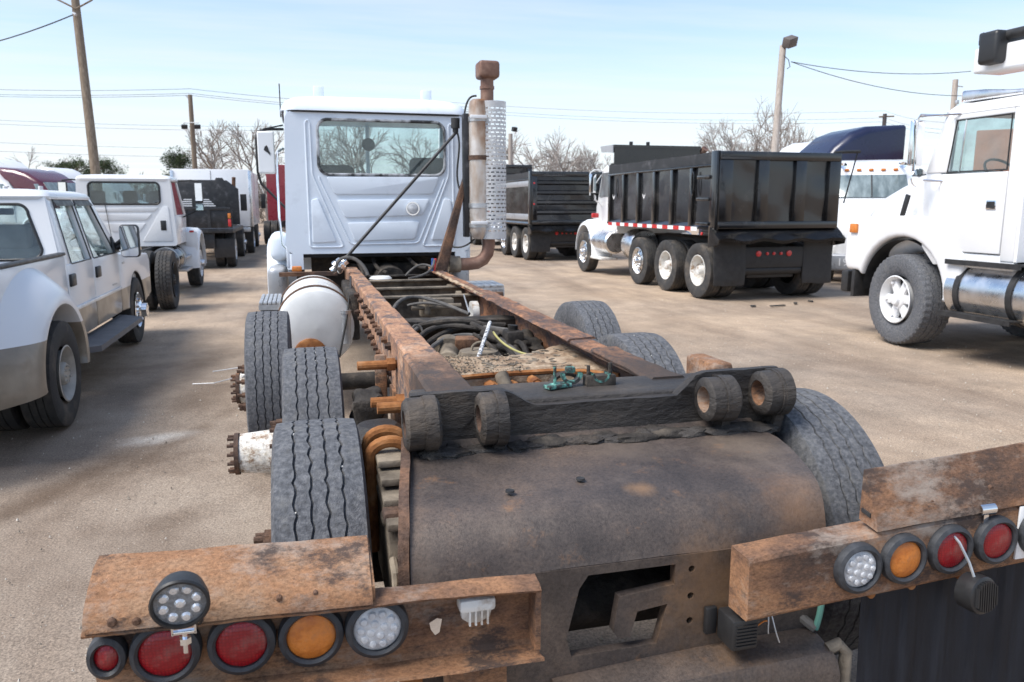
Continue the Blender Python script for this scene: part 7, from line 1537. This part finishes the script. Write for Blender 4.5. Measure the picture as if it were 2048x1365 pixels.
# leaning pole
t0 = at(148, -20, 27); t1 = at(191, 345, 27)
dirv = (t1 - t0).normalized(); base = t0 + dirv * (t0.z / -dirv.z)
P1 = pole('tall leaning wooden pole behind the white cab and chassis truck', base, t0 + dirv * -1.2, 0.17, 0.125)
for a, c in (((108, -4), (152, 18)), ((152, 18), (185, 0))):
    b = B(); b.cyl(at(*a, 26.8), at(*c, 26.8), 0.03, n=8); b.obj('cross_brace', 'wood_pole', P1)
b = B(); b.cyl(at(146, 27, 26.7), at(152, 30, 26.7), 0.05, n=10); b.obj('insulator', 'galv', P1)
def cable(label, a, c, sag=0.4, r=0.016, n=24):
    a, c = Vector(a), Vector(c); b = B()
    b.tube([a.lerp(c, i / n) - Vector((0, 0, sag * 4 * (i / n) * (1 - i / n))) for i in range(n + 1)], r, 5)
    o = b.obj('overhead_cable', 'wire', None); tag(o, label, 'cable', 'overhead cables'); return o
cable('sagging black cable leaving the leaning pole', at(146, 30, 26.9), at(-120, 108, 30), 0.15, 0.022)
# twin floodlight pole
q1 = at(380, 190, 44); P2 = pole('slim wooden pole carrying two small floodlights', ground_under(q1), q1, 0.16, 0.12)
for px in (369, 395):
    c = at(px, 254, 43.8); b = B(); b.box(c, (0.32, 0.22, 0.22), (R(20), 0, 0), 0.02); b.obj('floodlight', 'black_matt', P2)
b = B(); b.cyl(at(366, 246, 44), at(398, 246, 44), 0.03, n=6); b.obj('lamp_arm', 'galv', P2)
b = B(); b.cyl(at(372, 192, 44), at(380, 200, 44), 0.04, n=6); b.obj('insulator', 'galv', P2)
# small floodlight on a pale post beyond the muffler
q2 = at(1021, 268, 40); P3 = pole('pale post with a single floodlight beside the bare trees', ground_under(q2), q2, 0.13, 0.11, 'pole_pale')
b = B(); b.box(at(1029, 259, 39.8), (0.25, 0.2, 0.22), (R(15), 0, 0.4), 0.02); b.obj('floodlight', 'black_matt', P3)
# yard light pole
q3 = at(1566, 92, 30); q3b = at(1551, 280, 30); dv = (q3b - q3).normalized(); bs = q3 + dv * (q3.z / -dv.z)
P4 = pole('pale wooden yard pole topped by a large box floodlight', bs, q3, 0.145, 0.12, 'pole_pale')
b = B(); b.box(at(1580, 84, 29.8), (0.50, 0.34, 0.36), (R(24), R(-18), 0.3), 0.03); b.cyl(at(1566, 96, 29.9), at(1577, 92, 29.9), 0.06, n=8); b.obj('floodlight', mk('lamp_brown', (0.12, 0.10, 0.09), rough=0.6), P4)
b = B(); b.tube([at(1568, 112, 29.8), at(1577, 120, 29.8), at(1580, 134, 29.8), at(1574, 138, 29.8)], 0.015, 6); b.obj('lamp_lead', 'wire', P4)
# far crossarm poles on the right
q4 = at(1770, 228, 62); P5 = pole('distant dark pole with one short crossarm', ground_under(q4), q4, 0.19, 0.15, mk('dark_pole', (0.07, 0.06, 0.06), rough=0.9))
b = B(); b.cyl(at(1758, 234, 62), at(1788, 233, 62), 0.06, n=6); b.obj('crossarm', 'wood_pole', P5)
q5 = at(1911, 160, 42); P6 = pole('grey utility pole with transformer gear rising behind the boom truck', ground_under(at(1903, 300, 42)), q5, 0.19, 0.14, 'pole_pale')
for py in (205, 216, 240, 258):
    b = B(); b.box(at(1914, py, 41.8), (0.16, 0.16, 0.22), None, 0.03); b.obj('insulator', 'galv', P6)
b = B(); b.cyl(at(1908, 172, 42), at(1926, 174, 42), 0.03, n=6); b.obj('crossarm', 'galv', P6)
for k, (a, da, c, dc, s) in enumerate((((1582, 124), 29.8, (1942, 143), 34, 0.25), ((1582, 124), 29.8, (1945, 192), 36, 0.35))):
    cable('cable strung from the yard floodlight pole towards the boom truck', at(*a, da), at(*c, dc), s, 0.014)
for (ya, yb2) in ((178, 178), (188, 187), (192, 191)):
    cable('high line passing the twin floodlight pole', at(-60, ya, 46), at(380, yb2, 44), 0.1, 0.012)
    cable('high line passing the twin floodlight pole', at(380, yb2, 44), at(1000, yb2 + 36, 52), 0.3, 0.010)
for ya in (238, 246, 283, 300):
    cable('thin low line behind the leaning pole', at(-60, ya, 70), at(700, ya + 14, 80), 0.3, 0.012)
for ya, yb2 in ((219, 222), (231, 236), (236, 244)):
    cable('thin line running to the far crossarm pole', at(900, ya - 14, 66), at(1770, yb2, 62), 0.5, 0.010)
    cable('thin line running past the far crossarm pole', at(1770, yb2, 62), at(1905, yb2 + 24, 42), 0.2, 0.009)

# ------------------------------------------------------------ trees
def bare_tree(label, px, py_top, d, spread, seed, crown=0.5, trunk=None, levels=6, group='bare winter trees'):
    rnd = random.Random(seed); top = at(px, py_top, d); base = Vector((top.x, top.y, 0)); H = top.z * 1.06
    Tt = thing('bare_tree', label, 'tree', base, 0, group)
    segs = [[], []]
    def grow(p, dv, L, r, lev):
        n = 3; q = p
        for i in range(n):
            dv = (dv + Vector((rnd.gauss(0, .10), rnd.gauss(0, .10), rnd.gauss(0.03, .06)))).normalized()
            q2 = q + dv * L / n; segs[0 if lev < 2 else 1].append((q, q2, r * (1 - 0.25 * i / n), r * (1 - 0.25 * (i + 1) / n))); q = q2
            if lev >= 1 and rnd.random() < 0.55 and lev < levels:
                a = dv.orthogonal().normalized(); a.rotate(Matrix.Rotation(rnd.uniform(0, 6.28), 3, dv)); grow(q, (dv * 0.75 + a * rnd.uniform(0.5, 0.9)).normalized(), L * rnd.uniform(0.5, 0.72), r * 0.5, lev + 1)
        if lev < levels:
            for _ in range(rnd.choice((2, 2, 3))):
                a = dv.orthogonal().normalized(); a.rotate(Matrix.Rotation(rnd.uniform(0, 6.28), 3, dv))
                grow(q, (dv * 0.85 + a * spread * rnd.uniform(0.35, 0.95)).normalized(), L * rnd.uniform(0.62, 0.84), r * 0.64, lev + 1)
    grow(Vector((0, 0, 0)), Vector((0, 0, 1)), H * (0.30 if crown > 0.4 else 0.36), trunk or H * 0.022, 0)
    zmax = max(s[1].z for g in segs for s in g); k = H / zmax
    for nm, g in (('trunk', segs[0]), ('crown', segs[1])):
        vs_, fs = [], []
        for p, q, r0, r1 in g:
            dv = (q - p).normalized(); u = dv.orthogonal().normalized(); w = dv.cross(u); i0 = len(vs_); m = 7 if nm == 'trunk' else 3
            for pt, rr3 in ((p, r0), (q, r1)):
                for j in range(m): vs_.append((pt + (u * math.cos(2 * PI * j / m) + w * math.sin(2 * PI * j / m)) * max(rr3, 0.008)) * k)
            fs += [(i0 + j, i0 + (j + 1) % m, i0 + m + (j + 1) % m, i0 + m + j) for j in range(m)]
        me = bpy.data.meshes.new(nm); me.from_pydata([tuple(v) for v in vs_], [], fs); me.materials.append(M['bark']); link(nm, me, Tt)
    return Tt
bare_tree('big bare oak with broad twiggy crown behind the dump truck bed', 1468, 208, 58, 0.95, 3, 0.6, levels=6)
bare_tree('bare tree just right of the yard floodlight pole', 1588, 222, 60, 0.7, 8, levels=5, group=None)
bare_tree('slim bare tree in front of the white sleeper roof', 1640, 242, 66, 0.6, 12, levels=5, group=None)
for i, (px, py, d) in enumerate(((1040, 262, 70), (1078, 258, 72), (1112, 276, 70), (1150, 300, 74), (1180, 305, 74), (1215, 292, 76))):
    bare_tree(('bare tree right behind the pale single floodlight post', 'tall bare tree above the tall dark dump bed', 'bare tree over the corner of the ribbed tailgate', 'low bare tree above the ribbed tailgate', 'low bare tree beside the white dump cab mirror', 'bare tree showing left of the raised cab shield')[i], px, py, d, 0.75, 30 + i, levels=5, group='bare trees beyond the dump trucks')
for i, (px, py, d) in enumerate(((440, 250, 62), (490, 252, 66), (415, 300, 70), (530, 290, 70))):
    bare_tree(('thin bare tree just beyond the twin floodlight pole', 'thin bare tree between twin floodlight pole and grey cab mirror', 'short bare tree behind the black flatbed headboard', 'bare tree partly hidden by the grey cab mirror')[i], px, py, d, 0.6, 50 + i, levels=5, group='bare trees by the floodlight pole')
for i, (px, py, d) in enumerate(((700, 246, 60), (760, 252, 62), (842, 262, 64), (650, 262, 64))):
    bare_tree('bare tree seen through the windows of the grey cab', px, py, d, 0.85, 60 + i, levels=5, group='bare trees behind the grey cab')
bare_tree('rounded bare tree at the far left edge of the lot', 80, 300, 84, 0.9, 71, levels=5, group=None)

def pine(label, px, py_top, d, w, seed, flat=False):
    rnd = random.Random(seed); top = at(px, py_top, d); H = top.z; base = Vector((top.x, top.y, 0))
    P = thing('pine_tree', label, 'tree', base)
    b = B(); b.cyl((0, 0, 0), (0, 0, H * 0.92), 0.22, 0.06, n=10)
    tips = []
    for i in range(26):
        z = H * (rnd.uniform(0.40, 0.86) if not flat else 0.45 + 0.42 * rnd.random() ** 0.7); a = rnd.uniform(0, 6.28); L = w * rnd.uniform(0.25, 1.0) * math.sqrt(max(0.08, 1 - ((z / H - 0.62) / 0.34) ** 2))
        e = Vector((L * math.cos(a), L * math.sin(a), z + rnd.uniform(0.0, 0.6))); b.tube([(0, 0, z - 0.3), e * 0.5 + Vector((0, 0, z * 0.5 - 0.2)), e], [0.07, 0.04, 0.02], 5); tips += [e, e * 0.75 + Vector((0, 0, z * 0.25)), e.lerp(Vector((0, 0, z)), 0.5)]
    tips.append(Vector((0, 0, H * 0.95)))
    b.obj('trunk', 'bark', P)
    vs_, fs = [], []
    for e in tips:
        R0 = rnd.uniform(0.22, 0.55)
        for k in range(120):
            dv = Vector((rnd.gauss(0, 1), rnd.gauss(0, 1), rnd.gauss(0, 0.6))).normalized(); p = e + dv * R0 * rnd.random() ** 0.5
            s = rnd.uniform(0.05, 0.12); u = Vector((rnd.gauss(0, 1), rnd.gauss(0, 1), rnd.gauss(0, 1))).normalized(); w2 = dv.cross(u); i0 = len(vs_)
            vs_ += [tuple(p), tuple(p + dv * s * 1.6 + w2 * s * 0.4), tuple(p + dv * s * 1.6 - w2 * s * 0.4)]; fs.append((i0, i0 + 1, i0 + 2))
    me = bpy.data.meshes.new('crown'); me.from_pydata(vs_, [], fs); me.materials.append(M['needle']); link('crown', me, P)
pine('broad dark pine left of the leaning pole', 150, 312, 78, 2.6, 1, True)
pine('dark pine close behind the leaning pole', 205, 312, 82, 2.4, 2, True)
pine('tall round headed pine left of the twin floodlight pole', 349, 294, 70, 1.4, 3, True)
pine('low pine left of the two broad ones', 122, 318, 86, 2.2, 4, True)
def brush():
    rnd = random.Random(9); vs_, fs = [], []
    for k in range(900):
        px = rnd.uniform(-80, 620) if rnd.random() < 0.7 else rnd.uniform(960, 1330)
        d = rnd.uniform(72, 100); p = at(px, 400, d); p.z = 0; h = rnd.uniform(1.8, 4.6) * (0.9 if px > 900 else 1.0)
        for j in range(30):
            a = rnd.uniform(0, 6.28); q = p + Vector((math.cos(a) * rnd.uniform(0, .8), math.sin(a) * rnd.uniform(0, .8), h * rnd.random() ** 0.7)); s = rnd.uniform(0.08, 0.4)
            u = Vector((rnd.gauss(0, .6), rnd.gauss(0, .6), 1)).normalized(); w2 = u.orthogonal().normalized() * rnd.uniform(0.01, 0.10); i0 = len(vs_)
            vs_ += [tuple(q - w2), tuple(q + w2), tuple(q + u * s * 2)]; fs.append((i0, i0 + 1, i0 + 2))
    me = bpy.data.meshes.new('winter_brush'); me.from_pydata(vs_, [], fs); me.materials.append(M['brush']); o = link('winter_brush', me); o['kind'] = 'stuff'
    tag(o, 'far belt of brown leafless scrub along the edge of the lot', 'scrub')
brush()

# ------------------------------------------------------------ litter on the lot
o = B().tube([(-1.10, 8.05, 0.012), (-0.9, 8.0, 0.02), (-0.72, 8.15, 0.03), (-0.62, 8.55, 0.02), (-0.55, 8.72, 0.012), (-0.75, 8.70, 0.02), (-0.97, 8.62, 0.012)], 0.006, 6).obj('plastic_strap', 'white_refl'); tag(o, 'thin white strap lying on the lane beside the stripped truck', 'strap')
o = B().box((8.0, 11.9, 0.012), (0.34, 0.05, 0.02), (0, 0, 0.2), 0.006).jitter(0.006, 12).obj('rubber_strip', 'rubber_dark'); tag(o, 'torn strip of black rubber on the ground behind the dump truck', 'debris')
for k, (x, y) in enumerate(((7.55, 11.95), (8.5, 12.1), (8.95, 12.3))):
    o = B().box((x, y, 0.015), (0.09, 0.06, 0.03), (0, 0, k), 0.01).jitter(0.01, 20).obj('rubber_scrap', 'rubber_dark'); tag(o, 'small black rubber scrap on the ground behind the dump truck', 'debris', 'rubber scraps behind the dump truck')
